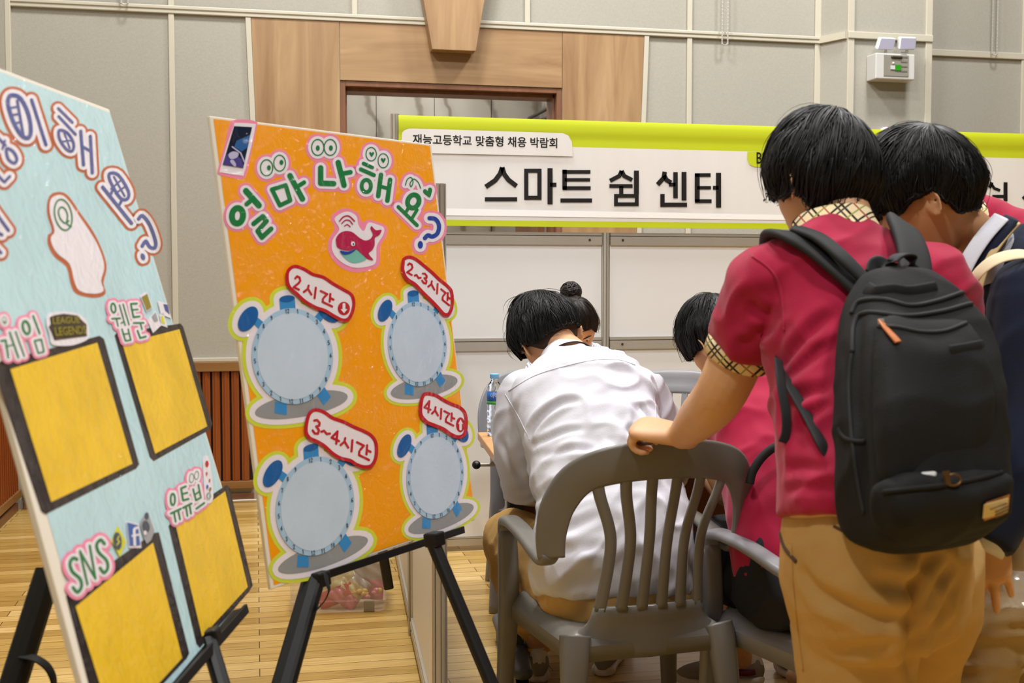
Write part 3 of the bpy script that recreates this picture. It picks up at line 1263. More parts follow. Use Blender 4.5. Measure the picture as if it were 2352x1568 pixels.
    def sticker(self, name, parent, layers, cf, sc, back=None, label=None, base=0.0006):
        """layers: (paper, shapes) bottom to top in crop pixels; back: [(paper, grow)] backing drawn under every shape"""
        def conv(s):
            k = s[0]
            if k == 's':
                return ('s', [cf(*p) for p in s[1]], s[2] / sc) + tuple(s[3:])
            if k == 'p':
                return ('p', [cf(*p) for p in s[1]])
            c = cf(s[1], s[2])
            if k == 'e':
                return ('e', c[0], c[1], s[3] / sc, s[4] / sc) + tuple(s[5:])
            return ('o', c[0], c[1], s[3] / sc, s[4] / sc, s[5] / sc) + tuple(s[6:])
        b = MB()
        mats, lift = [], base
        allsh = [conv(s) for _, sh in layers for s in sh]
        for pm, grow in (back or []):
            b.mi = len(mats)
            mats.append(K[pm])
            self.region(b, [(s, grow / sc) for s in allsh], lift)
            lift += 0.0004
        for pm, sh in layers:
            b.mi = len(mats)
            mats.append(K[pm])
            self.region(b, [(conv(s), 0) for s in sh], lift, 0.6)
            lift += 0.0004
        o = b.build(name, mats, parent, recalc=False)
        if label:
            o['label'] = label
        return o


PW = [('pink', 34), ('white', 18)]
ob = Board(G(-0.46, 2.19, 0.67), 1.0, 0.134, 0.02)
bt = thing('display_board', ob.at(860, 1270), 'orange poster board with clock cut-outs on a black easel', 'poster board', 'poster boards on easels')


def slab_board(bd, root, corners, inner, pm, thick=0.008):
    b = MB()
    f = [bd.at(*c) for c in corners]
    k = [p - bd.n * thick for p in f]
    b.hexa(k, f)
    b.build('foam_board', K['foam'], root, bevel=0.0015)
    b = MB()
    bd.fill(b, inner, 0.0004)
    return b.build('coloured_paper', K[pm], root, recalc=False)


slab_board(ob, bt, [(622, 1354), (1092, 1194), (991, 331), (481, 266)],
           [(629, 1343), (1076, 1196), (1090, 1184), (1086, 1150), (987, 335), (490, 273)], 'orange')


def c3(x, y):
    return (470 + x / 2.8516, 250 + y / 2.8516)


def c4(x, y):
    return (520 + x / 2.7033, 780 + y / 2.7033)


S3, S4 = 2.8516, 2.7033
st = lambda pts, w, cl=False: ('s', pts, w, cl)
# phone picture
ob.sticker('phone_picture', bt, [
    ('pink', [('p', curve2([(185, 75), (260, 70), (332, 82), (343, 110), (310, 260), (275, 420), (245, 458), (170, 450), (95, 430), (85, 400), (130, 240), (160, 110)], 4, True))]),
    ('white', [('p', curve2([(205, 92), (318, 98), (330, 115), (300, 260), (255, 425), (240, 437), (110, 417), (98, 400), (140, 250), (190, 105)], 3, True))]),
    ('navy', [('p', [(190, 113), (308, 120), (250, 388), (115, 366)])]),
    ('screen', [('p', [(205, 210), (295, 170), (280, 250), (240, 280), (190, 250)])]),
    ('violet', [('p', [(135, 300), (170, 290), (240, 330), (250, 388), (115, 366)])]),
    ('pale', [('p', curve2([(150, 300), (180, 280), (215, 290), (205, 320), (165, 330)], 4, True)), ('p', curve2([(160, 345), (180, 335), (200, 365), (190, 380)], 4, True)), st([(175, 250), (230, 290), (255, 350)], 9)]),
], c3, S3, label='cut-out photo of a white smartphone')
gl = 'green'
ob.sticker('letter_sticker', bt, [(gl, [('o', 212, 700, 36, 50, 40, 0.1), st([(268, 538), (352, 632)], 40), st([(272, 624), (312, 590)], 30), st([(318, 752), (378, 704), (402, 735), (345, 800), (372, 842), (432, 786)], 32)])], c3, S3, PW)
ob.sticker('letter_sticker', bt, [(gl, [('o', 403, 386, 40, 52, 8), ('o', 488, 356, 38, 52, 8), ('e', 418, 386, 13, 17), ('e', 500, 351, 13, 17), st([(438, 528), (528, 500), (558, 600), (490, 632)], 28, True), st([(556, 438), (638, 590)], 36), st([(600, 512), (648, 482)], 28)])], c3, S3, PW)
ob.sticker('letter_sticker', bt, [(gl, [('o', 738, 253, 40, 52, 8), ('o', 820, 253, 40, 52, 8), ('e', 738, 257, 13, 18), ('e', 824, 257, 13, 18), st([(757, 387), (757, 487), (842, 490)], 36), st([(872, 352), (910, 500)], 36), st([(895, 425), (952, 415)], 30)])], c3, S3, PW)


def heart(cx, cy, s, rot=0.0):
    pts = [(0, -0.35), (0.25, -0.75), (0.65, -0.75), (0.8, -0.3), (0.5, 0.25), (0, 0.85), (-0.5, 0.25), (-0.8, -0.3), (-0.65, -0.75), (-0.25, -0.75)]
    c, q = math.cos(rot), math.sin(rot)
    return ('p', curve2([(cx + s * (x * c - y * q), cy + s * (x * q + y * c)) for x, y in pts], 3, True))


ob.sticker('letter_sticker', bt, [(gl, [('o', 1088, 297, 34, 44, 7), ('o', 1167, 340, 34, 46, 7), heart(1091, 298, 20), heart(1167, 338, 20), st([(1038, 358), (1095, 384)], 24), st([(1020, 396), (1106, 434)], 26), ('o', 1056, 505, 30, 40, 26), st([(1152, 432), (1134, 570)], 30), st([(1212, 465), (1194, 600)], 30), st([(1150, 508), (1200, 522)], 24)])], c3, S3, PW)
ob.sticker('letter_sticker', bt, [(gl, [st(curve2([(1312, 500), (1325, 462), (1350, 450), (1362, 480), (1350, 510), (1342, 490), (1365, 460), (1395, 480), (1412, 520)], 4), 7), heart(1462, 550, 38, -0.3), ('o', 1364, 606, 36, 44, 32, 0.4), st([(1266, 642), (1388, 762)], 24), st([(1338, 640), (1312, 682)], 22), st([(1388, 662), (1352, 722)], 22)])], c3, S3, PW)
ob.sticker('letter_sticker', bt, [('blue', [st(curve2([(1470, 716), (1508, 722), (1532, 760), (1524, 812), (1490, 836), (1460, 828), (1440, 846)], 4), 28), ('e', 1410, 890, 17, 25)])], c3, S3, [('pink', 38), ('white', 22)], label='blue question mark on a pink edged sticker')
# whale
ob.sticker('whale_picture', bt, [
    ('pink', [('p', curve2([(850, 680), (920, 650), (1000, 680), (1030, 740), (1070, 725), (1130, 740), (1190, 770), (1190, 830), (1150, 900), (1145, 1010), (1100, 1050), (980, 1070), (880, 1030), (815, 950), (810, 860), (850, 780), (825, 720)], 4, True))]),
    ('white', [('p', curve2([(865, 700), (930, 672), (990, 700), (1005, 760), (1040, 800), (1070, 745), (1130, 758), (1172, 780), (1165, 830), (1125, 900), (1120, 1000), (1080, 1030), (980, 1040), (895, 1005), (838, 940), (835, 860), (880, 790), (850, 730)], 4, True))]),
    ('teal', [('p', curve2([(985, 915), (1030, 950), (1055, 985), (1020, 1003), (970, 1010), (925, 988), (885, 940), (930, 950)], 3, True))]),
    ('crimson', [('p', curve2([(860, 895), (856, 850), (880, 815), (920, 800), (965, 808), (1005, 840), (1045, 862), (1080, 852), (1098, 822), (1082, 785), (1090, 768), (1118, 795), (1155, 792), (1142, 825), (1112, 845), (1110, 890), (1095, 925), (1070, 948), (1102, 990), (1062, 982), (1030, 955), (985, 918), (950, 928), (905, 925), (872, 912)], 3, True)),
                 st(curve2([(880, 735), (905, 708), (940, 702), (978, 735)], 5), 9), st(curve2([(895, 750), (918, 730), (945, 732), (965, 755)], 5), 8), st(curve2([(912, 768), (930, 758), (950, 772)], 5), 7)]),
    ('blue', [('p', curve2([(882, 928), (935, 935), (988, 918), (955, 945), (915, 955), (890, 945)], 3, True))]),
    ('white', [('e', 966, 884, 13, 15)]), ('ink', [('e', 968, 886, 5, 7)]),
], c3, S3, label='red whale picture blowing signal waves')

# alarm clocks
NUMS = {'1': [[(.3, .8), (.55, 1), (.55, 0)]], '2': [[(.1, .75), (.3, .98), (.7, .98), (.88, .75), (.7, .5), (.1, .02), (.9, .02)]], '3': [[(.1, .88), (.45, 1), (.82, .88), (.82, .68), (.45, .53), (.88, .35), (.8, .08), (.4, 0), (.08, .14)]],
        '4': [[(.7, 0), (.7, 1), (.05, .3), (1, .3)]], '5': [[(.85, 1), (.2, 1), (.15, .55), (.6, .6), (.88, .3), (.6, .02), (.1, .08)]], '6': [[(.8, .95), (.3, .7), (.12, .25), (.5, 0), (.88, .25), (.5, .5), (.15, .3)]],
        '7': [[(.1, 1), (.9, 1), (.4, 0)]], '8': [[(.5, .52), (.15, .75), (.5, 1), (.85, .75), (.5, .52), (.1, .25), (.5, 0), (.9, .25), (.5, .52)]], '9': [[(.85, .7), (.5, .5), (.15, .75), (.5, 1), (.85, .75), (.8, .3), (.4, 0)]],
        '0': [[(.5, 0), (.12, .5), (.5, 1), (.88, .5), (.5, 0)]], '~': [[(0, .42), (.28, .62), (.62, .42), (.95, .6)]],
        'si': [[(.3, .9), (.26, .55), (0, .12)], [(.28, .58), (.58, .2)], [(.85, 1), (.85, 0)]], 'gan': [[(.02, .9), (.5, .9), (.28, .45)], [(.72, 1.05), (.72, .34)], [(.72, .68), (.98, .68)], [(.22, .28), (.22, .0), (.92, .0)]]}
VPX, VPY = 2900.0, 577.0


def clock(cx, cy, rx, ry, lean, label):
    hs = (VPY - cy) / (VPX - cx)

    def f(a, c):
        return (cx + a * rx + c * lean, cy + a * rx * hs * 0.9 - c * ry)

    def E(a, c, ra, rc, rot=0.0, n=32):
        return ('p', [f(a + ra * math.cos(t) * math.cos(rot) - rc * math.sin(t) * math.sin(rot), c + ra * math.cos(t) * math.sin(rot) + rc * math.sin(t) * math.cos(rot)) for t in [2 * math.pi * i / n for i in range(n)]])

    def P(pts):
        return ('p', [f(*p) for p in pts])
    body, bell_l, bell_r = E(0, 0, 1, 1, 0, 48), E(-1.0, .86, .31, .19, R(42)), E(.98, .86, .31, .19, R(-42))
    knob = P([(-.19, .9), (-.19, 1.2), (.19, 1.2), (.19, .9)])
    knobtop = E(0, 1.2, .19, .07)
    stem_l, stem_r = P([(-.95, .82), (-.82, .92), (-.55, .7), (-.68, .56)]), P([(.95, .82), (.82, .92), (.55, .7), (.68, .56)])
    feet = [P([(-.52, -.9), (-.24, -.98), (-.26, -1.2), (-.56, -1.14)]), P([(.5, -.82), (.72, -.7), (.86, -.92), (.66, -1.08)])]
    shade = E(.12, -1.02, 1.16, .25, R(4))
    b = []
    base = 0.0006
    mb = MB()
    px = rx / 93.0
    order = [('lime', [body, bell_l, bell_r, knob, knobtop, stem_l, stem_r, shade], 22 * px), ('white', [body, bell_l, bell_r, knob, knobtop, stem_l, stem_r, shade], 13 * px),
             ('grey', [shade], 0), ('mid', feet + [knob, stem_l, stem_r], 0), ('deep', [bell_l, bell_r, knobtop], 0), ('ring', [body], 0), ('face', [E(0, 0, .87, .9, 0, 48)], 0)]
    mats = []
    for i, (pm, sh, g) in enumerate(order):
        mb.mi = i
        mats.append(K[pm])
        ob.region(mb, [(s, g) for s in sh], base + 0.0003 * i, 1.0)
    mb.mi = len(mats)
    mats.append(K['ink'])
    nums = []
    for k, lab in enumerate(['12', '1', '2', '3', '4', '5', '6', '7', '8', '9', '10', '11', '12', '1', '2', '3', '4', '5', '6', '7', '8', '9']):
        th = math.pi / 2 - 2 * math.pi * k / 22.6 + 0.04
        ca_, cc_ = .935 * math.cos(th), .945 * math.sin(th)
        for j, ch in enumerate(lab):
            for path in NUMS[ch]:
                P = [f(ca_ + (x - .5 + (j - (len(lab) - 1) / 2) * 1.1) * .05, cc_ + (y - .5) * .085) for x, y in path]
                ob.region(mb, [(('s', P, 1.3 * px + .2), 0)], base + 0.0003 * 8, 0.5)
    o = mb.build('clock_picture', mats, bt, recalc=False)
    o['label'] = label


clock(670, 818, 93, 110, -10, 'large blue alarm clock cut-out, upper left')
clock(957, 790, 67, 97, -8, 'blue alarm clock cut-out, upper right')
clock(722, 1162, 90, 112, -8, 'large blue alarm clock cut-out, lower left')
clock(998, 1092, 65.5, 98, -6, 'blue alarm clock cut-out, lower right')


def time_label(out, cf, sc, glyphs, w, arrow=None, label=None):
    sh = []
    for g, (bx, by), (ux, uy), (vx, vy) in glyphs:
        for path in NUMS[g]:
            sh.append(st([(bx + ux * x + vx * y, by + uy * x + vy * y) for x, y in path], w))
    layers = [('white', [('p', out)]), ('red', [st(out, 22, True)] + sh)]
    if arrow:
        cx, cy, rx, ry, up = arrow
        layers[1][1].append(('e', cx, cy, rx, ry))
        d = -1 if up else 1
        layers.append(('white', [st([(cx, cy - d * ry * .6), (cx, cy + d * ry * .35)], w * 1.2), ('p', [(cx - rx * .55, cy + d * ry * .1), (cx + rx * .55, cy + d * ry * .1), (cx, cy + d * ry * .72)])]))
    ob.sticker('time_label', bt, layers, cf, sc, label=label, base=0.0034)


o1 = curve2([(540, 1060), (580, 1033), (640, 1050), (700, 1085), (770, 1105), (830, 1145), (900, 1185), (955, 1222), (968, 1290), (942, 1365), (900, 1385), (840, 1358), (780, 1322), (720, 1302), (650, 1262), (595, 1212), (545, 1165), (532, 1110)], 4, True)
time_label(o1, c3, S3, [('2', (570, 1168), (42, 20), (14, -78)), ('si', (640, 1208), (84, 38), (8, -68)), ('gan', (745, 1256), (88, 42), (6, -70))], 15, (905, 1308), label='red label reading 2 hours or less')if False else time_label(o1, c3, S3, [('2', (570, 1168), (42, 20), (14, -78)), ('si', (640, 1208), (84, 38), (8, -68)), ('gan', (745, 1256), (88, 42), (6, -70))], 15, (903, 1308, 40, 44, False), 'red bordered label with 2 and a down arrow')
o2 = curve2([(1298, 985), (1332, 972), (1375, 987), (1420, 1022), (1480, 1072), (1530, 1120), (1585, 1165), (1610, 1205), (1612, 1290), (1592, 1342), (1560, 1345), (1520, 1302), (1480, 1260), (1420, 1202), (1370, 1150), (1315, 1112), (1290, 1058), (1292, 1010)], 4, True)
time_label(o2, c3, S3, [('2', (1314, 1070), (38, 22), (8, -66)), ('~', (1366, 1118), (40, 26), (4, -60)), ('3', (1412, 1132), (36, 22), (6, -62)), ('si', (1456, 1172), (68, 44), (4, -62)), ('gan', (1536, 1240), (62, 50), (4, -66))], 13, None, 'red bordered label with 2 to 3')
o3 = curve2([(515, 450), (550, 436), (600, 452), (650, 486), (720, 511), (780, 541), (850, 571), (895, 600), (920, 645), (920, 728), (893, 780), (850, 790), (800, 775), (760, 750), (700, 735), (650, 705), (600, 660), (550, 630), (508, 610), (486, 568), (495, 492)], 4, True)
time_label(o3, c4, S4, [('3', (522, 574), (46, 20), (12, -84)), ('~', (580, 596), (54, 24), (4, -60)), ('4', (640, 630), (48, 22), (8, -76)), ('si', (700, 662), (80, 36), (6, -68)), ('gan', (796, 706), (88, 44), (6, -78))], 15, None, 'red bordered label with 3 to 4')
o4 = curve2([(1212, 352), (1235, 336), (1290, 346), (1340, 376), (1390, 401), (1438, 420), (1472, 455), (1481, 520), (1472, 582), (1438, 604), (1390, 590), (1340, 555), (1280, 530), (1235, 510), (1200, 465), (1200, 402)], 4, True)
time_label(o4, c4, S4, [('4', (1218, 440), (40, 16), (6, -70)), ('si', (1268, 466), (64, 30), (4, -62)), ('gan', (1340, 502), (66, 34), (4, -66))], 13, (1445, 528, 27, 46, True), 'red bordered label with 4 and an up arrow')

# ---- blue board
bb = Board(G(-0.49, 1.39, 0.68), 1.56, 0.26, 0.02)
b2 = thing('display_board', bb.at(470, 1480), 'sky blue poster board with yellow note panels on a black easel', 'poster board', 'poster boards on easels')
slab_board(bb, b2, [(238, 1751), (580, 1350), (251, 251), (-223, 73)], [(262, 1728), (577, 1350), (252, 259), (-200, 90)], 'sky')


def c1(x, y):
    return (x / 2.178, 140 + y / 2.178)


S1 = 2.178
BW = [('brown', 34), ('white', 19)]
bb.sticker('letter_sticker', b2, [('indigo', [st(curve2([(62, 172), (100, 190), (138, 268), (150, 350), (136, 386), (100, 370), (60, 300), (36, 220), (40, 182)], 3, True), 21, True), st([(82, 200), (112, 372)], 15), st([(46, 236), (82, 230)], 11), st([(54, 272), (90, 266)], 11), st([(68, 314), (98, 306)], 11), st([(154, 196), (226, 420)], 17)])], c1, S1, BW)
bb.sticker('letter_sticker', b2, [('indigo', [st([(288, 238), (358, 308)], 14), st([(290, 278), (374, 368)], 14), st(curve2([(298, 346), (335, 362), (364, 412), (358, 450), (330, 444), (298, 400), (289, 362)], 3, True), 15, True), st([(318, 362), (345, 436)], 10), st([(300, 405), (352, 398)], 9), st([(400, 352), (414, 520)], 17), st([(448, 378), (458, 560)], 17), st([(408, 428), (450, 452)], 14)])], c1, S1, [('brown', 30), ('white', 17)])
bb.sticker('letter_sticker', b2, [('indigo', [st(curve2([(548, 562), (590, 572), (638, 650), (634, 690), (600, 688), (562, 630), (542, 585)], 3, True), 16, True), st([(566, 580), (620, 676)], 10), st([(552, 640), (598, 600)], 9), st([(574, 664), (620, 630)], 9), st([(510, 632), (654, 812)], 18), st([(546, 676), (566, 634)], 14), st([(588, 732), (606, 696)], 14)])], c1, S1, [('brown', 30), ('white', 17)])
bb.sticker('letter_sticker', b2, [('indigo', [st(curve2([(690, 790), (710, 775), (745, 820), (774, 900), (770, 935), (745, 930), (726, 902), (708, 926)], 4), 18), ('e', 711, 980, 11, 18, -0.3)])], c1, S1, [('brown', 28), ('white', 16)], 'question mark on a brown edged sticker')
bb.sticker('letter_sticker', b2, [('indigo', [st(curve2([(28, 440), (60, 452), (80, 490), (66, 512), (36, 490)], 3, True), 16, True), st([(-20, 380), (22, 422)], 15), st([(8, 440), (20, 400)], 12), st([(18, 606), (44, 578)], 14), st([(-25, 560), (10, 600)], 14)])], c1, S1, BW)
bb.sticker('letter_sticker', b2, [('indigo', [st([(-40, 740), (38, 848)], 16), st([(-40, 850), (5, 870)], 16), st([(-30, 930), (0, 960)], 16)])], c1, S1, BW)
bb.sticker('at_sign_sticker', b2, [
    ('brown', [('p', curve2([(245, 675), (300, 655), (345, 680), (400, 760), (450, 830), (490, 900), (522, 980), (532, 1040), (516, 1110), (526, 1165), (470, 1185), (380, 1165), (350, 1110), (330, 1030), (270, 980), (238, 920), (238, 870), (258, 850), (233, 760)], 3, True))]),
    ('white', [('p', curve2([(252, 690), (300, 670), (340, 700), (392, 775), (440, 845), (480, 910), (510, 985), (518, 1040), (502, 1100), (515, 1150), (465, 1165), (395, 1150), (368, 1100), (345, 1015), (285, 965), (256, 915), (252, 880), (270, 850), (246, 760)], 3, True))]),
    ('green', [('o', 312, 770, 42, 78, 8, -0.2), st(curve2([(340, 800), (322, 812), (298, 790), (288, 755), (300, 732), (322, 742), (334, 775), (330, 812), (352, 830)], 3), 8)]),
], c1, S1, label='white cut-out sticker marked with a green at sign')
# yellow notes
for outer, inner in (([(-20, 835), (228, 771), (238, 778), (319, 1066), (312, 1076), (104, 1181), (94, 1174)], [(22, 848), (222, 787), (303, 1065), (116, 1153)]),
                     ([(262, 770), (268, 764), (414, 743), (420, 750), (487, 974), (482, 986), (352, 1059), (343, 1050)], [(280, 790), (411, 756), (475, 979), (355, 1042)]),
                     ([(151, 1369), (160, 1358), (352, 1224), (364, 1222), (434, 1500), (428, 1512), (250, 1705), (226, 1660)], [(172, 1393), (350, 1246), (417, 1511), (262, 1680)]),
                     ([(386, 1208), (392, 1200), (520, 1113), (527, 1120), (580, 1344), (572, 1358), (458, 1488), (450, 1478)], [(403, 1210), (516, 1128), (568, 1348), (463, 1462)])):
    bb.sticker('note_panel', b2, [('dark', [('p', outer)]), ('yellow', [('p', inner)])], lambda x, y: (x, y), 1.0)


def c8(x, y):
    return (x / 5.6, 660 + y / 5.6)


S8 = 5.6
PW8 = [('pink', 62), ('white', 34)]
bb.sticker('word_sticker', b2, [('green', [st([(-10, 692), (50, 682), (86, 908)], 28), st([(102, 582), (215, 905)], 26), st([(178, 572), (290, 885)], 21), st([(50, 765), (150, 742)], 18), ('o', 315, 520, 42, 82, 34, -0.25), st([(405, 370), (490, 595)], 25), st([(422, 690), (510, 672), (545, 830), (472, 850)], 22, True), ('o', 35, 425, 26, 44, 6, -0.3), ('e', 38, 455, 13, 22, -0.3)])], c8, S8, PW8, base=0.0016)
bb.sticker('word_sticker', b2, [('green', [('o', 1440, 268, 28, 58, 24, -0.15), st([(1422, 405), (1528, 400)], 22), st([(1482, 412), (1500, 500)], 19), st([(1520, 230), (1592, 490)], 19), st([(1566, 220), (1642, 482)], 19), st([(1540, 462), (1578, 442)], 18), st([(1552, 540), (1596, 690), (1664, 680), (1632, 540)], 21), st([(1566, 606), (1644, 594)], 18), st([(1745, 210), (1665, 215), (1700, 385), (1778, 376)], 24), st([(1682, 292), (1756, 286)], 20), st([(1702, 460), (1832, 458)], 22), st([(1790, 466), (1810, 540)], 20), st([(1752, 560), (1786, 654), (1860, 634)], 24)])], c8, S8, [('pink', 54), ('white', 28)], base=0.0016)
lol = bb.sticker('game_logo', b2, [('white', [('p', curve2([(590, 350), (700, 318), (900, 318), (1040, 370), (1112, 460), (1125, 640), (1060, 700), (900, 750), (720, 752), (640, 720), (615, 600), (580, 480)], 3, True))]),
                                   ('olive', [('p', [(620, 385), (690, 360), (800, 342), (980, 365), (1040, 430), (1095, 480), (1100, 630), (900, 655), (680, 685), (650, 600), (608, 510), (635, 470)])])], c8, S8, label='dark game title on a white cut-out', base=0.0018)
fit_text('logo_lettering', 'LEAGUE', K['gold'], lol, bb.at(*c8(650, 480)), bb.at(*c8(1000, 462)), bb.at(*c8(645, 390)), bb.n * 0.0032, 0.02)
fit_text('logo_lettering', 'LEGENDS', K['gold'], lol, bb.at(*c8(690, 632)), bb.at(*c8(1090, 600)), bb.at(*c8(670, 522)), bb.n * 0.0032, 0.02)
for pts, inn, pm in (([(1785, 105), (1875, 50), (1950, 262), (1868, 318)], [(1805, 128), (1878, 84), (1935, 258), (1872, 300)], 'gold'), ([(2010, 170), (2140, 212), (2190, 400), (2055, 350)], [(2085, 215), (2140, 225), (2170, 350), (2110, 300)], 'indigo'),
                     ([(1880, 420), (1990, 300), (2062, 490), (1955, 590)], [(1935, 380), (1985, 320), (2020, 430), (1975, 450)], 'silver'), ([(2035, 345), (2090, 330), (2145, 520), (2060, 490)], [(2050, 370), (2085, 370), (2110, 470), (2070, 470)], 'kyel')):
    bb.sticker('comic_picture', b2, [('white', [('p', pts)]), (pm, [('p', inn)])], c8, S8, base=0.0018)


def c9(x, y):
    return (120 + x / 4.479, 1050 + y / 4.479)


S9 = 4.479
bb.sticker('word_sticker', b2, [('green', [st(curve2([(236, 1052), (198, 1040), (164, 1092), (190, 1180), (266, 1250), (284, 1330), (242, 1390), (196, 1342)], 4), 34), st([(345, 1310), (268, 970), (428, 1250), (368, 912)], 24), st(curve2([(520, 892), (482, 852), (440, 900), (462, 980), (540, 1060), (554, 1140), (516, 1190), (476, 1142)], 4), 32)])], c9, S9, [('pink', 62), ('white', 30)], 'pink edged sticker reading SNS', base=0.0016)
bb.sticker('app_icon', b2, [('kyel', [('p', [(660, 705), (750, 870), (682, 1030), (592, 860)])]), ('ink', [('e', 656, 865, 44, 92, -0.1)]), ('kyel', [st([(668, 815), (650, 850), (672, 870), (648, 905)], 12)])], c9, S9, label='yellow diamond app icon', base=0.0018)
bb.sticker('app_icon', b2, [('white', [('p', [(748, 655), (880, 690), (905, 935), (775, 935)])]), ('fblue', [('p', [(757, 672), (868, 702), (892, 908), (782, 915)])]), ('white', [st(curve2([(858, 728), (828, 742), (826, 790), (832, 905)], 3), 26), st([(806, 812), (868, 800)], 20)])], c9, S9, label='blue square app icon with a white f', base=0.0018)
bb.sticker('app_icon', b2, [('silver', [('p', [(955, 568), (985, 600), (1005, 660), (1042, 760), (1002, 860), (960, 892), (930, 835), (888, 690), (905, 640)])]), ('ink', [('e', 950, 715, 38, 62, -0.2), ('e', 958, 605, 22, 36)]), ('white', [('e', 940, 780, 16, 24)])], c9, S9, label='grey camera app icon', base=0.0018)
bb.sticker('word_sticker', b2, [('green', [('o', 1226, 435, 22, 56, 22, 0.0), st([(1206, 580), (1308, 532)], 21), st([(1240, 578), (1256, 664)], 20), st([(1284, 558), (1300, 640)], 20), st([(1360, 302), (1312, 322), (1332, 445), (1388, 430)], 21), st([(1324, 380), (1376, 366)], 18), st([(1332, 522), (1418, 478)], 21), st([(1362, 510), (1376, 604)], 20), st([(1398, 494), (1414, 580)], 20), st([(1436, 330), (1466, 444), (1516, 416), (1490, 286)], 19), st([(1452, 388), (1502, 352)], 17), st([(1470, 530), (1550, 472)], 21), ('o', 1420, 216, 22, 46, 6, 0.1), ('o', 1472, 188, 20, 42, 6, 0.1)])], c9, S9, [('pink', 44), ('white', 24)], base=0.0016)
bb.sticker('video_logo_strip', b2, [('white', [('p', curve2([(1540, 15), (1600, 0), (1636, 250), (1646, 420), (1612, 475), (1566, 440), (1545, 200)], 3, True))]), ('red', [('e', 1580, 70, 18, 34)]), ('brown', [('e', 1575, 170, 10, 18), ('e', 1605, 240, 9, 18)]), ('fblue', [('e', 1580, 305, 12, 20)]), ('gold', [('e', 1608, 330, 12, 20)]), ('green', [('o', 1590, 400, 18, 30, 8)])], c9, S9, label='white strip of small coloured logos', base=0.0018)

# ------------------------------------------------------------------ easels
M_EASEL = mat('black_easel_metal', '#070708', rough=0.5)
M_EASEL_SOFT = mat('black_easel_strap', '#08080a', rough=0.7)


def easel_leg(root, p, q, r0, r1, split, knob=True):
    """telescopic leg from p down to the floor along p to q"""
    p, q = Vector(p), Vector(q)
    d = (q - p).normalized()
    foot = p + d * ((p.z - 0.012) / -d.z)
    m = p + (foot - p) * split
    b = MB()
    b.tube([p, m], (r0, r0 * 0.8), n=12, exp=3.2)
    leg = b.build('leg', M_EASEL, root, smooth=False, bevel=0.001)
    MB().tube([m - d * 0.02, foot], r1, n=10).build('lower_tube', M_EASEL, leg, smooth=True)
    b = MB()
    b.tube([m - d * 0.035, m + d * 0.03], (r0 * 1.25, r0 * 1.1), n=12, exp=3.5)
    side = d.cross(Vector((0, 0, 1))).normalized()
    b.ball(m + side * r0 * 1.6, (r0 * 0.8, r0 * 0.5, r0 * 1.2), 10, 8)
    b.build('clamp', M_EASEL, leg, bevel=0.001)
    MB().tube([foot - d * 0.03, foot + d * 0.005], r1 * 1.7, n=12).build('rubber_foot', M_EASEL_SOFT, leg)
    return leg


def easel(bd, label, ledge_px, legs, mast_px, clampers, strap):
    a, c = bd.at(*ledge_px[0], 0.004), bd.at(*ledge_px[1], 0.004)
    dn = (bd.n.cross(c - a)).normalized()
    if dn.z > 0:
        dn = -dn
    mid = (a + c) / 2
    t = thing('easel', (mid.x, mid.y, 0), label, 'easel', 'black poster easels')
    b = MB()
    d = (c - a).normalized()
    b.box((a + c) / 2 + dn * 0.0055 - bd.n * 0.006, ((c - a).length / 2, 0.0055, 0.012), (d, dn, bd.n))
    b.box((a + c) / 2 + dn * 0.003 + bd.n * 0.006, ((c - a).length / 2, 0.008, 0.003), (d, dn, bd.n))
    b.build('ledge', M_EASEL, t, bevel=0.001)
    for (p, q, dp, dq, r0, r1, sp) in legs:
        easel_leg(t, Q(*p, dp), Q(*q, dq), r0, r1, sp)
    m0, m1 = mast_px
    b = MB()
    b.tube([m0, m1], (0.012, 0.009), n=12, exp=3.2)
    b.build('mast', M_EASEL, t)
    for (cx, cy, dd, sz) in clampers:
        b = MB()
        b.box(Q(cx, cy, dd), (sz * 1.2, sz, sz * 1.1), (d, dn, bd.n))
        b.build('bracket', M_EASEL, t, bevel=0.004)
    if strap:
        b = MB()
        b.tube([Q(*p) for p in strap], (0.0012, 0.011), n=8, sub=6, up=(0.3, 1, 0.1))
        b.build('strap', M_EASEL_SOFT, t, smooth=True)
    return t


backm = ob.at(900, 1240) - ob.n * 0.05
easel(ob, 'black folding easel holding the orange board', ((735, 1318), (1057, 1213)),
      [((720, 1332), (655, 1560), 2.3, 2.14, 0.022, 0.014, 0.45), ((992, 1240), (1108, 1520), 2.46, 2.38, 0.015, 0.010, 0.48)],
      (ob.at(760, 420) - ob.n * 0.03, Q(893, 1350, 2.75)), [(733, 1330, 2.3, 0.015), (998, 1238, 2.46, 0.015)],
      [(748, 1318, 2.26), (752, 1340, 2.25), (756, 1355, 2.25), (745, 1380, 2.25), (722, 1405, 2.25)])
easel(bb, 'black folding easel holding the sky blue board', ((300, 1680), (553, 1396)),
      [((112, 1310), (40, 1540), 1.95, 1.86, 0.021, 0.013, 0.42), ((478, 1466), (508, 1568), 1.84, 1.80, 0.013, 0.010, 0.55)],
      (bb.at(150, 420) - bb.n * 0.03, bb.at(430, 1500) - bb.n * 0.04), [(484, 1462, 1.85, 0.013)],
      [(50, 1505, 1.86), (82, 1512, 1.85), (108, 1530, 1.85), (122, 1556, 1.85), (124, 1580, 1.85)])
# ------------------------------------------------------------------ plastic armchairs
M_CHAIR = mat('grey_chair_plastic', '#87868a', rough=0.33, spec=0.5, var=0.05, vscale=5)
M_CHAIR_B = mat('shaded_grey_chair_plastic', '#6b6862', rough=0.33, spec=0.5, var=0.05, vscale=5)  # darker, warmer copy of the chair grey: shade on the back put into colour


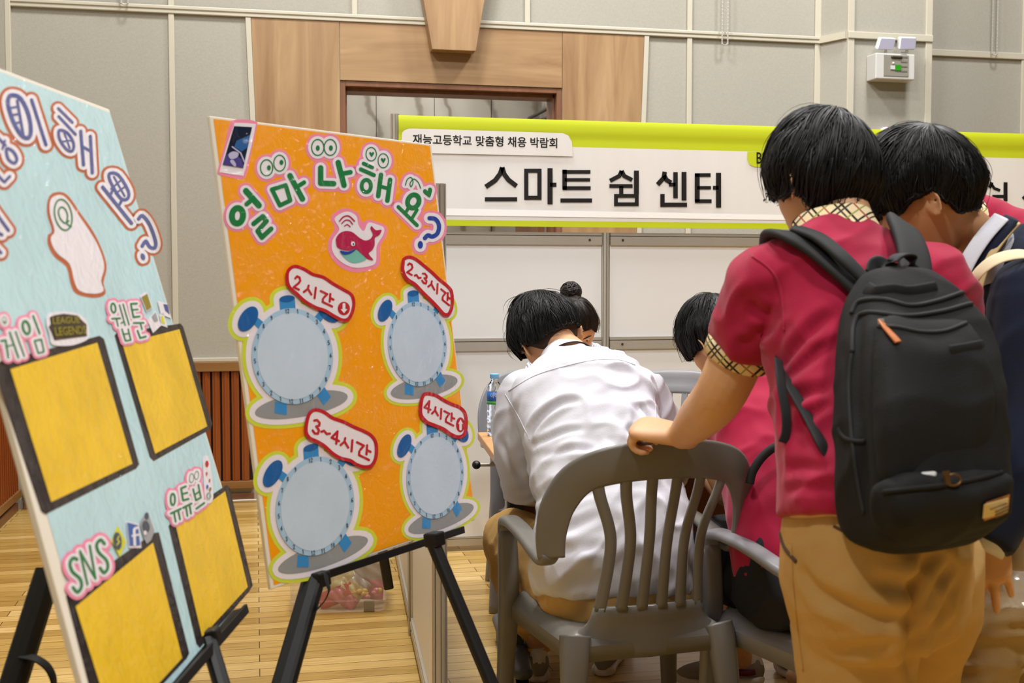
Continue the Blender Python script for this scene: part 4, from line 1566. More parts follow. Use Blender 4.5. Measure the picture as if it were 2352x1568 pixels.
def chair_back_y(x, z):
    t = (z - 0.42) / 0.46
    return -0.20 - 0.085 * t - 0.02 * t * t + 0.06 * (abs(x) / 0.245) ** 2.2


def ribbon(b, pts, half_w, th, ysurf):
    """band following a curve on the curved chair back; pts (x, z), half width list"""
    P = catmull([(p[0], p[1], w) for p, w in zip(pts, half_w)], 6)
    rows = []
    for i, q in enumerate(P):
        d = P[min(i + 1, len(P) - 1)][:2] - P[max(i - 1, 0)][:2]
        d = d / np.linalg.norm(d)
        nrm = np.array([-d[1], d[0]])
        ring = []
        prof = [(-1, 0.35), (-0.92, 0.8), (-0.75, 1), (-0.3, 0.72), (0.3, 0.72), (0.75, 1), (0.92, 0.8), (1, 0.35), (1, -0.6), (0.85, -1), (-0.85, -1), (-1, -0.6)]
        for s, dy in prof:
            p = q[:2] + nrm * (q[2] * s)
            ring.append(Vector((p[0], ysurf(p[0], p[1]) + dy * th, p[1])))
        rows.append(ring)
    b.rings(rows)


def make_chair(name, label, group, M):
    t = thing(name, (0, 0, 0), label, 'chair', group)
    sub = dict(local=True, smooth=True)
    # seat: dished slab with a rolled rim
    rows_t, rows_b = [], []
    n = 26
    for j in range(n + 1):
        y = -0.205 + 0.43 * j / n
        hw = 0.205 + 0.025 * j / n
        r1, r2 = [], []
        for i in range(n + 1):
            s = 2 * i / n - 1
            ey = max(abs(2 * j / n - 1), abs(s))
            k = max(0, (ey - 0.82) / 0.18)
            x = hw * s
            z = 0.42 - 0.012 * (1 - s * s) * (1 - (2 * j / n - 1) ** 2) - 0.03 * k * k + (0.012 if y > 0.1 else 0) * ((y - 0.1) / 0.12 if y > 0.1 else 0) * (1 - k)
            r1.append(Vector((x, y, z)))
            r2.append(Vector((x * 0.985, y * 0.985, z - 0.008 - 0.022 * k)))
        rows_t.append(r1)
        rows_b.append(r2)
    b = MB()
    b.grid(rows_t)
    b.grid([list(reversed(r)) for r in rows_b])
    # apron all round
    edge = [rows_t[0][i] for i in range(n)] + [rows_t[j][n] for j in range(n)] + [rows_t[n][n - i] for i in range(n)] + [rows_t[n - j][0] for j in range(n)]
    lo = [p + Vector((0, 0, -0.038)) for p in edge]
    ins = [Vector((p.x * 0.975, p.y * 0.975, p.z)) for p in lo]
    b.grid([edge, lo, ins], closed=True)
    b.build('seat', M, t, **sub)
    # back: lower panel, arched band, slats
    b = MB()
    rows = []
    for z, hw in ((0.352, 0.196), (0.372, 0.193), (0.40, 0.186), (0.42, 0.172), (0.435, 0.156), (0.452, 0.147), (0.478, 0.142)):
        ring = []
        for fs_, dy in ((-1, 0.2), (-.97, .8), (-.9, 1), (-.5, 1), (0, 1), (.5, 1), (.9, 1), (.97, .8), (1, .2), (1, -.5), (.9, -1), (0, -1), (-.9, -1), (-1, -.5)):
            x = hw * fs_
            ring.append(Vector((x, (chair_back_y(x, max(z, .42)) if z >= .42 else chair_back_y(x, .42) * .5 + (-.204 + .02 * (abs(x) / .19) ** 4) * .5) + dy * .008, z)))
        rows.append(ring)
    b.rings(rows)
    ribbon(b, [(-0.243, 0.602), (-0.247, 0.66), (-0.236, 0.735), (-0.195, 0.802), (-0.115, 0.832), (0, 0.840), (0.115, 0.832), (0.195, 0.802), (0.236, 0.735), (0.247, 0.66), (0.243, 0.602)],
           [0.028, 0.031, 0.036, 0.042, 0.046, 0.047, 0.046, 0.042, 0.036, 0.031, 0.028], 0.0095, chair_back_y)
    b.build('back_frame', M, t, **sub)
    for k in range(6):
        s = (k - 2.5) / 2.5
        xt, xm, xb = 0.158 * s, 0.118 * s, 0.128 * s
        b = MB()
        ribbon(b, [(xt, 0.806 - 0.022 * s * s), (xt * 0.94, 0.75), (xm, 0.66), (xm * 0.985, 0.58), (xb, 0.47)], [0.013, 0.0125, 0.0125, 0.0125, 0.0135], 0.007, chair_back_y)
        b.build('slat', M, t, **sub)
    # curled ends joining the arch to the outer slats
    for s in (-1, 1):
        b = MB()
        y0 = chair_back_y(0.243, 0.602)
        ys = lambda q: q
        P = [(s * 0.243, y0, 0.608), (s * 0.246, y0 + 0.03, 0.588), (s * 0.246, y0 + 0.085, 0.594), (s * 0.245, y0 + 0.18, 0.612), (s * 0.243, y0 + 0.26, 0.622), (s * 0.240, 0.165, 0.622), (s * 0.237, 0.198, 0.606), (s * 0.235, 0.210, 0.57)]
        b.tube(P, [(0.022, 0.010), (0.024, 0.012), (0.025, 0.014), (0.025, 0.013), (0.026, 0.013), (0.026, 0.014), (0.026, 0.015), (0.024, 0.014)], n=16, sub=5, exp=3.0, up=(0, 0.35, 1))
        b.build('armrest', M, t, **sub)
    for s in (-1, 1):
        b = MB()
        b.tube([(s * 0.235, 0.206, 0.59), (s * 0.232, 0.203, 0.42), (s * 0.238, 0.212, 0.2), (s * 0.25, 0.224, 0.004)], [(0.025, 0.016), (0.028, 0.019), (0.023, 0.016), (0.018, 0.013)], n=16, sub=5, exp=3.2, up=(0, 1, 0))
        b.build('leg', M, t, **sub)
        b = MB()
        b.tube([(s * 0.185, -0.185, 0.412), (s * 0.192, -0.2, 0.36), (s * 0.205, -0.225, 0.2), (s * 0.222, -0.252, 0.004)], [(0.036, 0.03), (0.034, 0.024), (0.027, 0.018), (0.021, 0.014)], n=16, sub=5, exp=3.2, up=(0, 1, 0))
        b.build('leg', M, t, **sub)
    return t


CG = 'grey plastic armchairs around the table'
chair1 = make_chair('plastic_armchair', 'grey plastic armchair under the boy in the white shirt, a hand on its back', CG, M_CHAIR_B)


def set_chair(o, c, heading):
    """heading: direction the sitter faces, in degrees left of straight ahead"""
    o.location = c
    o.rotation_euler = (0, 0, -YAW + R(heading))
    return o


set_chair(chair1, G(0.272, 2.97), 17)
c2 = copy_tree(chair1)
c2['label'] = 'grey plastic armchair under the seated boy in crimson polo and dark shorts'
for ch in c2.children:
    ch.data = ch.data.copy()
    ch.data.materials[0] = M_CHAIR
set_chair(c2, G(0.80, 2.84), 24)
c3_ = copy_tree(c2)
c3_['label'] = 'grey plastic armchair under the woman with the bun, beyond the table'
set_chair(c3_, G(0.155, 4.62), 186)
c4_ = copy_tree(c2)
c4_['label'] = 'empty grey plastic armchair beyond the table, right of the white shirt'
set_chair(c4_, G(0.60, 4.50), 165)

# ------------------------------------------------------------------ table
M_TTOP = make_wood('beech_table_laminate', '#c98f55', '#dba668', (1.2, 14, 14), 0.4)
M_TEDGE = mat('dark_edge_banding', '#8a5a2f', rough=0.4)
M_TLEG = mat('dark_grey_table_steel', '#34363a', rough=0.4, metal=0.3)
M_TFOOT = mat('grey_cast_foot', '#5a5d60', rough=0.45, metal=0.3)
M_MODESTY = make_wood('brown_modesty_board', '#5a2c12', '#6d3a1a', (1.2, 14, 14), 0.5)
ta, tb = on_z(1097, 992, 0.72), on_z(1148, 1062, 0.72)
td = (tb - ta).normalized()
tr_ = Vector((-td.y, td.x, 0))
TL_ = 1.75
t = thing('folding_table', ta + (tb - ta) * 0.5 + tr_ * TL_ / 2 + Vector((0, 0, -0.72)), 'long beech topped folding table on grey wheeled legs, students seated around it', 'table')
cen = (ta + tb) / 2 + tr_ * TL_ / 2
dep = (tb - ta).length / 2
Z = Vector((0, 0, 1))
b = MB()
b.box((cen.x, cen.y, 0.706), (TL_ / 2, dep, 0.0139), (tr_, td, Z))
b.build('table_top', M_TTOP, t, bevel=0.004)
b = MB()
b.box((cen.x, cen.y, 0.50), (TL_ / 2 - 0.1, 0.008, 0.16), (tr_, td, Z))
o = b.build('modesty_board', M_MODESTY, t)
for k, off in enumerate((0.075, TL_ - 0.1)):
    p = (ta + tb) / 2 + tr_ * off
    near = p + td * 0.11
    b = MB()
    b.box((near.x, near.y, 0.385), (0.024, 0.036, 0.305), (tr_, td, Z))
    leg = b.build('leg', M_TLEG, t, bevel=0.004)
    b = MB()
    b.box((near.x - tr_.x * 0.027, near.y - tr_.y * 0.027, 0.385), (0.0025, 0.022, 0.30), (tr_, td, Z))
    b.build('leg_strip', M_ALU, leg)
    b = MB()
    b.tube([Vector((p.x, p.y, 0.62)) - td * 0.1, Vector((p.x, p.y, 0.13)) + td * 0.05], (0.028, 0.008), n=8, exp=4, up=tuple(tr_))
    b.build('folding_brace', M_TLEG, leg)
    b = MB()
    b.tube([Vector((p.x, p.y, 0.075)) - td * 0.27, Vector((p.x, p.y, 0.095)), Vector((p.x, p.y, 0.075)) + td * 0.30], [(0.033, 0.022), (0.04, 0.03), (0.03, 0.02)], n=14, sub=4, exp=2.6, up=(0, 0, 1), round_ends=True)
    ft = b.build('foot', M_TFOOT, t, smooth=True)
    for s in (-0.24, 0.27):
        q = Vector((p.x, p.y, 0.027)) + td * s
        b = MB()
        for e in (-0.012, 0.012):
            b.tube([q + tr_ * (e - 0.008), q + tr_ * (e + 0.008)], 0.027, n=18)
        b.tube([q + Z * 0.0, q + Z * 0.045], 0.008)
        b.build('caster', M_BLACK, ft, bevel=0.003)
p = tb * 0.55 + ta * 0.45 + Vector((0, 0, -0.055))
b = MB()
b.tube([p + tr_ * 0.09, p - tr_ * 0.035], 0.006)
b.build('release_lever', M_ALU, t)
b = MB()
b.ball(p - tr_ * 0.04, (0.014, 0.017, 0.014))
b.build('lever_knob', M_BLACK, t, smooth=True)

# ------------------------------------------------------------------ water bottle on the table
M_PET = mat('clear_bottle_plastic', '#f2f6f8', rough=0.04, trans=1.0, ior=1.2)
M_WATER = M_PET
M_CAPB = mat('light_blue_cap', '#6fb4e4', rough=0.4)
M_LAB = mat('blue_bottle_label', '#1f63b8', rough=0.35)
M_LABG = mat('green_bottle_label', '#3a9a3a', rough=0.35)


def bottle_prof(h, r):
    P = [(0.004, 0.0), (r * 0.8, 0.0), (r * 0.98, 0.008)]
    z = 0.012
    while z < h * 0.46:
        P += [(r, z + 0.004), (r * 0.93, z + 0.012), (r, z + 0.020)]
        z += 0.022
    P += [(r * 0.97, h * 0.5), (r * 0.97, h * 0.70), (r, h * 0.715), (r * 0.98, h * 0.76), (r * 0.8, h * 0.83), (r * 0.45, h * 0.89), (0.0125, h * 0.915), (0.0125, h * 0.93)]
    return P


wp = on_z(1136, 1000, 0.72)
t = thing('water_bottle', wp, 'clear water bottle with a blue and green label on the near left table corner', 'bottle')
bh, brd = 0.212, 0.0265
b = MB()
pr_ = bottle_prof(bh, brd)
b.lathe(pr_, wp, 28)
b.lathe([(max(r - 0.0008, 0.002), z + 0.0008) for r, z in pr_], wp, 28)
b.build('bottle_body', M_PET, t, smooth=True)
b = MB()
b.lathe([(0.0155, bh * 0.93), (0.016, bh * 0.94), (0.016, bh * 0.995), (0.0145, bh * 1.005), (0.002, bh * 1.005)], wp, 28)
b.build('cap', M_CAPB, t, smooth=False, bevel=0.001)
b = MB()
b.lathe([(brd * 1.005, bh * 0.555), (brd * 1.005, bh * 0.715)], wp, 40)
lb = b.build('label_band', M_LAB, t, smooth=True, recalc=False)
b = MB()
b.lathe([(brd * 1.012, bh * 0.515), (brd * 1.012, bh * 0.565)], wp, 40)
b.build('green_band', M_LABG, lb, smooth=True, recalc=False)
tx = text_mesh('label_lettering', '아이시스', M_WHITE, lb, Vector((0, 0, 0)), (1, 0, 0), (0, 0, 1), 0.056, 0.016, 0.02)
me = tx.data
view = (Vector((0, 0, CAM_H)) - wp)
a0 = math.atan2(view.y, view.x)
o0 = world_loc(lb)
for v in me.vertices:
    q = v.co + o0
    a = a0 - 0.55 + q.x / brd
    r = brd * 1.02
    v.co = Vector((wp.x + r * math.cos(a), wp.y + r * math.sin(a), wp.z + bh * 0.625 + q.z)) - o0

# ------------------------------------------------------------------ storage box with snack bags
M_BOXP = bpy.data.materials.new('frosted_box_plastic')
M_BOXP.use_nodes = True
nt = M_BOXP.node_tree
pb = nt.nodes['Principled BSDF']
pb.inputs['Base Color'].default_value = (0.82, 0.80, 0.76, 1)
pb.inputs['Roughness'].default_value = 0.25
tr = nt.nodes.new('ShaderNodeBsdfTransparent')
mx = nt.nodes.new('ShaderNodeMixShader')
mx.inputs[0].default_value = 0.24
nt.links.new(tr.outputs[0], mx.inputs[1])
nt.links.new(pb.outputs[0], mx.inputs[2])
nt.links.new(mx.outputs[0], nt.nodes['Material Output'].inputs[0])
pl, pr2 = on_z(664, 1412), on_z(888, 1406)
bx = (pr2 - pl).normalized()
by = Vector((-bx.y, bx.x, 0))
bw = (pr2 - pl).length
bd_, bhh = 0.30, 0.20
t = thing('storage_box', pl + bx * bw / 2 + by * bd_ / 2, 'frosted clear plastic storage box on the floor behind the orange board', 'storage box')
bc = pl + bx * bw / 2 + by * bd_ / 2


def rrect(c, hw, hd, r, z, n=6):
    out = []
    for sx, sy, a in ((1, 1, 0), (-1, 1, 90), (-1, -1, 180), (1, -1, 270)):
        for k in range(n + 1):
            th = R(a + 90 * k / n)
            out.append(c + bx * (sx * (hw - r) + r * math.cos(th)) + by * (sy * (hd - r) + r * math.sin(th)) + Vector((0, 0, z)))
    return out


b = MB()
fl = 0.012
secs = [rrect(bc, bw / 2 * 0.94, bd_ / 2 * 0.94, 0.03, 0.002), rrect(bc, bw / 2 * 0.97, bd_ / 2 * 0.97, 0.035, 0.012), rrect(bc, bw / 2, bd_ / 2, 0.035, 0.045), rrect(bc, bw / 2 * 0.985, bd_ / 2 * 0.985, 0.035, 0.05), rrect(bc, bw / 2 * 1.01, bd_ / 2 * 1.01, 0.035, bhh), rrect(bc, bw / 2 * 1.04, bd_ / 2 * 1.04, 0.035, bhh + 0.004)]
n_ = len(secs[0])
b.rings(secs, cap=False)
b.add(secs[0], [tuple(range(n_))])
b.build('tub', M_BOXP, t)
b = MB()
b.rings([rrect(bc, bw / 2 * 1.05, bd_ / 2 * 1.05, 0.035, bhh + 0.005), rrect(bc, bw / 2 * 1.05, bd_ / 2 * 1.05, 0.035, bhh + 0.022), rrect(bc, bw / 2 * 0.98, bd_ / 2 * 0.98, 0.03, bhh + 0.028)])
b.build('lid', M_BOXP, t)
b = MB()
q = on_z(848, 1402) - by * 0.012
b.box((q.x, q.y, 0.022), (0.02, 0.008, 0.02), (bx, by, Z))
b.build('latch', mat('brown_grey_latch', '#6d6251', rough=0.4), t, bevel=0.002)


def snack_bag(name, c, w, h, ang, lean, cols, label, cuts):
    """puffed pillow bag; cols bands of colour split at cuts (fractions of height)"""
    b = MB()
    nx, ny = 18, 22
    ux = (bx * math.cos(ang) + Z * math.sin(ang))
    uz = (-bx * math.sin(ang) + Z * math.cos(ang)) * math.cos(lean) + by * math.sin(lean)
    un = ux.cross(uz).normalized()
    for s in (-1, 1):
        rows = []
        for j in range(ny + 1):
            row = []
            for i in range(nx + 1):
                u, v = 2 * i / nx - 1, 2 * j / ny - 1
                puff = max(0, (1 - u * u)) ** 0.5 * max(0, (1 - v ** 4)) * 0.022
                wob = 0.008 * math.sin(6 * u + 4 * v + w * 50) * (1 - u * u) + 0.004 * math.sin(17 * v + 5 * u)
                row.append(c + ux * (u * w / 2 * (1 - 0.06 * (1 - v * v))) + uz * (v * h / 2) + un * (s * puff + wob))
            rows.append(row)
        b0 = len(b.f)
        b.grid(rows)
        for k in range(b0, len(b.f)):
            j = (k - b0) // nx
            f = j / ny
            b.m[k] = sum(1 for q in cuts if f > q)
    o = b.build(name, cols, loc=c, smooth=True)
    return tag(o, label, 'snack bag', 'snack bags in the storage box')


M_SR = mat('red_snack_film', '#c22b35', rough=0.25, coat=0.4)
M_SP = mat('pink_snack_film', '#cf6f80', rough=0.25, coat=0.4)
M_SC = mat('cream_snack_film', '#cfc296', rough=0.3, coat=0.4, var=0.12, vscale=60, stretch=(1, 1, 4))
M_SG = mat('greyish_snack_film', '#a79a92', rough=0.25, coat=0.4)
M_SY = mat('yellow_candy', '#d8b24a', rough=0.4)
snack_bag('snack_bag', bc - by * 0.06 + bx * -0.02 + Z * 0.115, 0.17, 0.2, 0.35, 0.25, [M_SR, M_SC], 'red and cream snack bag with fine print, leftmost in the box', [0.28])
snack_bag('snack_bag', bc - by * 0.075 + bx * 0.04 + Z * 0.07, 0.12, 0.13, -0.65, 0.35, [M_SP, M_SC, M_SG], 'small crumpled pink and cream snack bag low in the middle of the box', [0.4, 0.75])
snack_bag('snack_bag', bc - by * 0.02 + bx * 0.11 + Z * 0.13, 0.14, 0.22, -0.12, 0.15, [M_SP, M_SG, M_SC, M_SR], 'tall snack bag with a red top edge at the right of the box', [0.35, 0.6, 0.92])
rng = random.Random(3)
for i in range(14):
    q = bc - by * (0.10 - 0.012 * rng.random()) + bx * (0.055 + 0.10 * rng.random()) + Z * (0.035 + 0.035 * rng.random() + (0.012 if i > 6 else 0))
    o = MB().ball(q, (0.012, 0.010, 0.009), 10, 7).build('candy', M_SY if rng.random() < .6 else M_SP, loc=q, smooth=True)
    tag(o, 'small round sweet lying loose low in the right of the storage box', 'candy', 'sweets in the storage box')

# papers and odds on the table
tp = (ta + tb) / 2 + Z * 0.0
def on_table(px, py, h=0.7205):
    return on_z(px, py, h)


o = MB().box((*(cen + td * 0.02 + tr_ * 0.02).xy, 0.7215), (0.15, 0.105, 0.001), (tr_, td, Z)).build('paper_sheet', mat('white_paper', '#efeeea', rough=0.8), loc=(cen.x, cen.y, 0.72))
tag(o, 'white sheet of paper on the table in front of the white shirt', 'paper')
# ------------------------------------------------------------------ kit for people and cloth
from mathutils.bvhtree import BVHTree


def fused(mb, voxel, smooth=2, disp=None):
    """union of everything in mb as one continuous skin; returns (coords, faces)"""
    me = mb.mesh('tmp', [])
    bm = bmesh.new()
    bm.from_mesh(me)
    bmesh.ops.recalc_face_normals(bm, faces=bm.faces)
    bm.to_mesh(me)
    bm.free()
    ob_ = bpy.data.objects.new('tmp', me)
    COL.objects.link(ob_)
    md = ob_.modifiers.new('r', 'REMESH')
    md.mode = 'VOXEL'
    md.voxel_size = voxel
    md.use_smooth_shade = True
    bpy.context.view_layer.update()
    dg = bpy.context.evaluated_depsgraph_get()
    m2 = bpy.data.meshes.new_from_object(ob_.evaluated_get(dg))
    bpy.data.objects.remove(ob_)
    bpy.data.meshes.remove(me)
    n = len(m2.vertices)
    co = np.empty(n * 3)
    m2.vertices.foreach_get('co', co)
    co = co.reshape(n, 3)
    ed = np.empty(len(m2.edges) * 2, int)
    m2.edges.foreach_get('vertices', ed)
    ed = ed.reshape(-1, 2)
    deg = np.bincount(ed.ravel(), minlength=n)[:, None].astype(float)

    def lap(c):
        s = np.zeros_like(c)
        for k in range(3):
            s[:, k] = np.bincount(ed[:, 0], c[ed[:, 1], k], n) + np.bincount(ed[:, 1], c[ed[:, 0], k], n)
        return s / np.maximum(deg, 1)
    for _ in range(smooth):
        co = co + 0.55 * (lap(co) - co)
        co = co - 0.30 * (lap(co) - co) if smooth > 3 else co
    m2.vertices.foreach_set('co', co.ravel())
    m2.update()
    if disp is not None:
        nr = np.empty(n * 3)
        m2.vertices.foreach_get('normal', nr)
        co = co + nr.reshape(n, 3) * disp(co)[:, None]
        co = co + 0.3 * (lap(co) - co)
        m2.vertices.foreach_set('co', co.ravel())
        m2.update()
    return m2


def link_mesh(name, me, mats, parent=None, loc=None):
    for m in (mats if isinstance(mats, (list, tuple)) else [mats]):
        me.materials.append(m)
    n = len(me.vertices)
    co = np.empty(n * 3)
    me.vertices.foreach_get('co', co)
    o0 = world_loc(parent) if parent is not None else Vector(loc)
    co = (co.reshape(n, 3) - np.array(o0)).ravel()
    me.vertices.foreach_set('co', co)
    me.polygons.foreach_set('use_smooth', [True] * len(me.polygons))
    me.update()
    me.name = name
    o = bpy.data.objects.new(name, me)
    COL.objects.link(o)
    if parent is not None:
        o.parent = parent
    else:
        o.location = o0
    return o


def folds(amp, *waves, keep=None):
    """cloth folds: waves are (direction along fold, spacing, weight); ridged noise stretched along each fold"""
    def f(co):
        out = np.zeros(len(co))
        for d, sp, w in waves:
            d = np.array(d, float)
            d /= np.linalg.norm(d)
            a = np.cross(d, [0.3, 0.5, 0.8])
            a /= np.linalg.norm(a)
            c = np.cross(d, a)
            q = np.stack([co @ d / (sp * 4.5), co @ a / sp, co @ c / sp], 1)
            n1 = pnoise(q + 11.3)
            q2 = q * 2.1 + 4.7
            out += w * (0.55 - 1.4 * np.abs(n1)) + w * 0.8 * np.exp(-(n1 / 0.09) ** 2) * (0.4 + pnoise(q * 0.6 + 31.7)) + w * 0.5 * pnoise(q2)
        if keep is not None:
            out = out * np.clip((co[:, 2] - keep[0]) / keep[1], 0.0, 1)
        return amp * out
    return f


class Head:
    def __init__(self, c, fwd, up, s=1.0):
        self.c = Vector(c)
        self.f = Vector(fwd).normalized()
        u = Vector(up)
        self.u = (u - self.f * u.dot(self.f)).normalized()
        self.r = self.f.cross(self.u).normalized()
        self.s = s

    def P(self, x, y, z):
        return self.c + (self.r * x + self.f * y + self.u * z) * self.s

    def D(self, d):
        return self.r * d[0] + self.f * d[1] + self.u * d[2]


def sstep(a, b, x):
    t = min(1, max(0, (x - a) / (b - a)))
    return t * t * (3 - 2 * t)


def add_head(b, H):
    nt_, nf = 64, 52
    rows = []
    for j in range(nf + 1):
        ph = -math.pi / 2 + math.pi * j / nf
        row = []
        for i in range(nt_):
            th = 2 * math.pi * i / nt_
            k = max(math.cos(ph), 0.03)
            x, y, z = 0.074 * k * math.sin(th), 0.094 * k * math.cos(th), 0.119 * math.sin(ph)
            low = sstep(0.0, -0.1, z)
            x *= 1 - 0.30 * low
            if y < 0:
                y *= 1 - 0.45 * sstep(-0.02, -0.1, z)
            else:
                y += 0.012 * sstep(-0.02, -0.06, z) * math.exp(-(x / 0.05) ** 2)
                y += 0.018 * math.exp(-((z + 0.098) / 0.022) ** 2 - (x / 0.028) ** 2)
                y += 0.021 * math.exp(-(x / 0.0105) ** 2) * sstep(0.022, -0.032, z) * sstep(-0.050, -0.040, z)
                y += 0.006 * math.exp(-((abs(x) - 0.012) / 0.007) ** 2 - ((z + 0.036) / 0.008) ** 2)
                y -= 0.011 * math.exp(-((abs(x) - 0.032) / 0.015) ** 2 - ((z - 0.010) / 0.011) ** 2)
                y += 0.004 * math.exp(-((abs(x) - 0.03) / 0.022) ** 2 - ((z - 0.030) / 0.008) ** 2)
                y += 0.007 * math.exp(-(x / 0.022) ** 2 - ((z + 0.062) / 0.005) ** 2) + 0.007 * math.exp(-(x / 0.019) ** 2 - ((z + 0.073) / 0.005) ** 2)
                y += 0.005 * math.exp(-((abs(x) - 0.042) / 0.016) ** 2 - ((z + 0.022) / 0.018) ** 2)
            row.append(H.P(x, y, z))
        rows.append(row)
    b.rings(rows)
    for s in (-1, 1):
        # ear: rimmed shell standing off the head
        for face in (1, -1):
            er = []
            for k in range(9):
                rr = k / 8
                row = []
                for i in range(28):
                    t = 2 * math.pi * i / 28
                    yy = 0.0185 * math.cos(t) * (1 - 0.28 * max(0, -math.sin(t)))
                    zz = 0.032 * math.sin(t)
                    h = 0.0055 * math.exp(-((rr - 0.84) / 0.13) ** 2) - 0.005 * math.exp(-(rr / 0.42) ** 2) if face > 0 else -0.0052
                    h *= (1 - max(0, rr - 0.92) / 0.08)
                    out = 0.004 + h + 0.011 * (-yy * rr / 0.0185)
                    row.append(H.P(s * (0.0745 + out + 0.006), -0.012 + yy * rr, -0.006 + zz * rr))
                er.append(row)
            b.grid(er, closed=True) if False else b.rings(er, cap=False)
        # bridge of the ear to the head
        b.ball(H.P(s * 0.074, -0.006, -0.008), (0.009, 0.012, 0.02), 12, 8, (H.r, H.f, H.u))


def add_face_details(H, parent, lids=0.5):
    """eyes, brows and lips as small parts"""
    M_EYE = K_P['eye']
    for s in (-1, 1):
        b = MB()
        b.ball(H.P(s * 0.031, 0.068, 0.009), 0.0115 * H.s, 14, 10)
        e = b.build('eye', K_P['eyewhite'], parent, smooth=True)
        MB().ball(H.P(s * 0.031, 0.0745, 0.007), 0.0062 * H.s, 10, 8).build('iris', M_EYE, e, smooth=True)
        b = MB()
        b.tube([H.P(s * 0.014, 0.089, 0.026), H.P(s * 0.03, 0.087, 0.032), H.P(s * 0.048, 0.074, 0.027)], [(0.0035, 0.002), (0.004, 0.002), (0.002, 0.001)], n=8, sub=4)
        b.build('eyebrow', K_P['hair'], parent, smooth=True)
    b = MB()
    b.tube([H.P(-0.021, 0.080, -0.066), H.P(-0.008, 0.0945, -0.064), H.P(0.008, 0.0945, -0.064), H.P(0.021, 0.080, -0.066)], [(0.002, 0.003), (0.004, 0.0055), (0.004, 0.0055), (0.002, 0.003)], n=10, sub=4)
    b.build('lips', K_P['lips'], parent, smooth=True)


def add_hand(b, wrist, fwd, palm, side, curls=(40, 50, 30), thumb=(0.5, 30), spread=0.0, s=1.0, fingers=None):
    """side +1 right hand, -1 left hand; palm: direction the palm faces; curls: bend at each joint"""
    y = Vector(fwd).normalized()
    z = -(Vector(palm) - y * Vector(palm).dot(y)).normalized()
    x = y.cross(z).normalized()      # thumb of a right hand is on -x when the palm faces down
    tx = -side

    def P(a, c, d):
        return wrist + (x * (a * tx) + y * c + z * d) * s
    secs = []
    for c, hw, hh in ((-0.02, 0.027, 0.020), (0.0, 0.028, 0.019), (0.03, 0.036, 0.016), (0.06, 0.041, 0.0145), (0.088, 0.041, 0.0125)):
        secs.append((P(0, c, 0), x * (hw * s), z * (hh * s)))
    b.loft(secs, n=20, sub=4, exp=2.6)
    cl = curls
    for i, (ax, ln, rad, ay) in enumerate(((0.030, 0.074, 0.0088, 0.086), (0.0105, 0.082, 0.0090, 0.092), (-0.0095, 0.076, 0.0086, 0.088), (-0.0285, 0.060, 0.0076, 0.080))):
        cc = (fingers[i] if fingers else cl)
        p = P(ax, ay - 0.012, -0.001)
        ang = 0.0
        sp_ = spread * (ax / 0.03)
        pts, rr = [p], [rad * 1.05 * s]
        d0 = (y + x * (tx * sp_)).normalized()
        segs = (0.012, ln * 0.47, ln * 0.30, ln * 0.23)
        bends = (0, cc[0], cc[1], cc[2])
        for k in range(4):
            ang += R(bends[k])
            d = d0 * math.cos(ang) - z * math.sin(ang)
            p = p + d * (segs[k] * s)
            pts.append(p)
            rr.append(rad * (1.06, 1.04, 0.95, 0.8)[k] * s)
        b.tube(pts, rr, n=12, sub=3, round_ends=True)
    t0 = P(0.024, 0.012, -0.004)
    op, bend = thumb
    d = (x * (tx * (0.45 + op)) + y * 0.75 - z * 0.35).normalized()
    p1 = t0 + d * (0.042 * s)
    d2 = (d + (-x * tx) * math.sin(R(bend)) * 0.7 + y * 0.25 - z * 0.15).normalized()
    p2 = p1 + d2 * (0.032 * s)
    p3 = p2 + (d2 - z * 0.2).normalized() * (0.024 * s)
    b.tube([t0 - d * 0.01 * s, p1, p2, p3], [0.0145 * s, 0.0115 * s, 0.0098 * s, 0.008 * s], n=12, sub=3, round_ends=True)


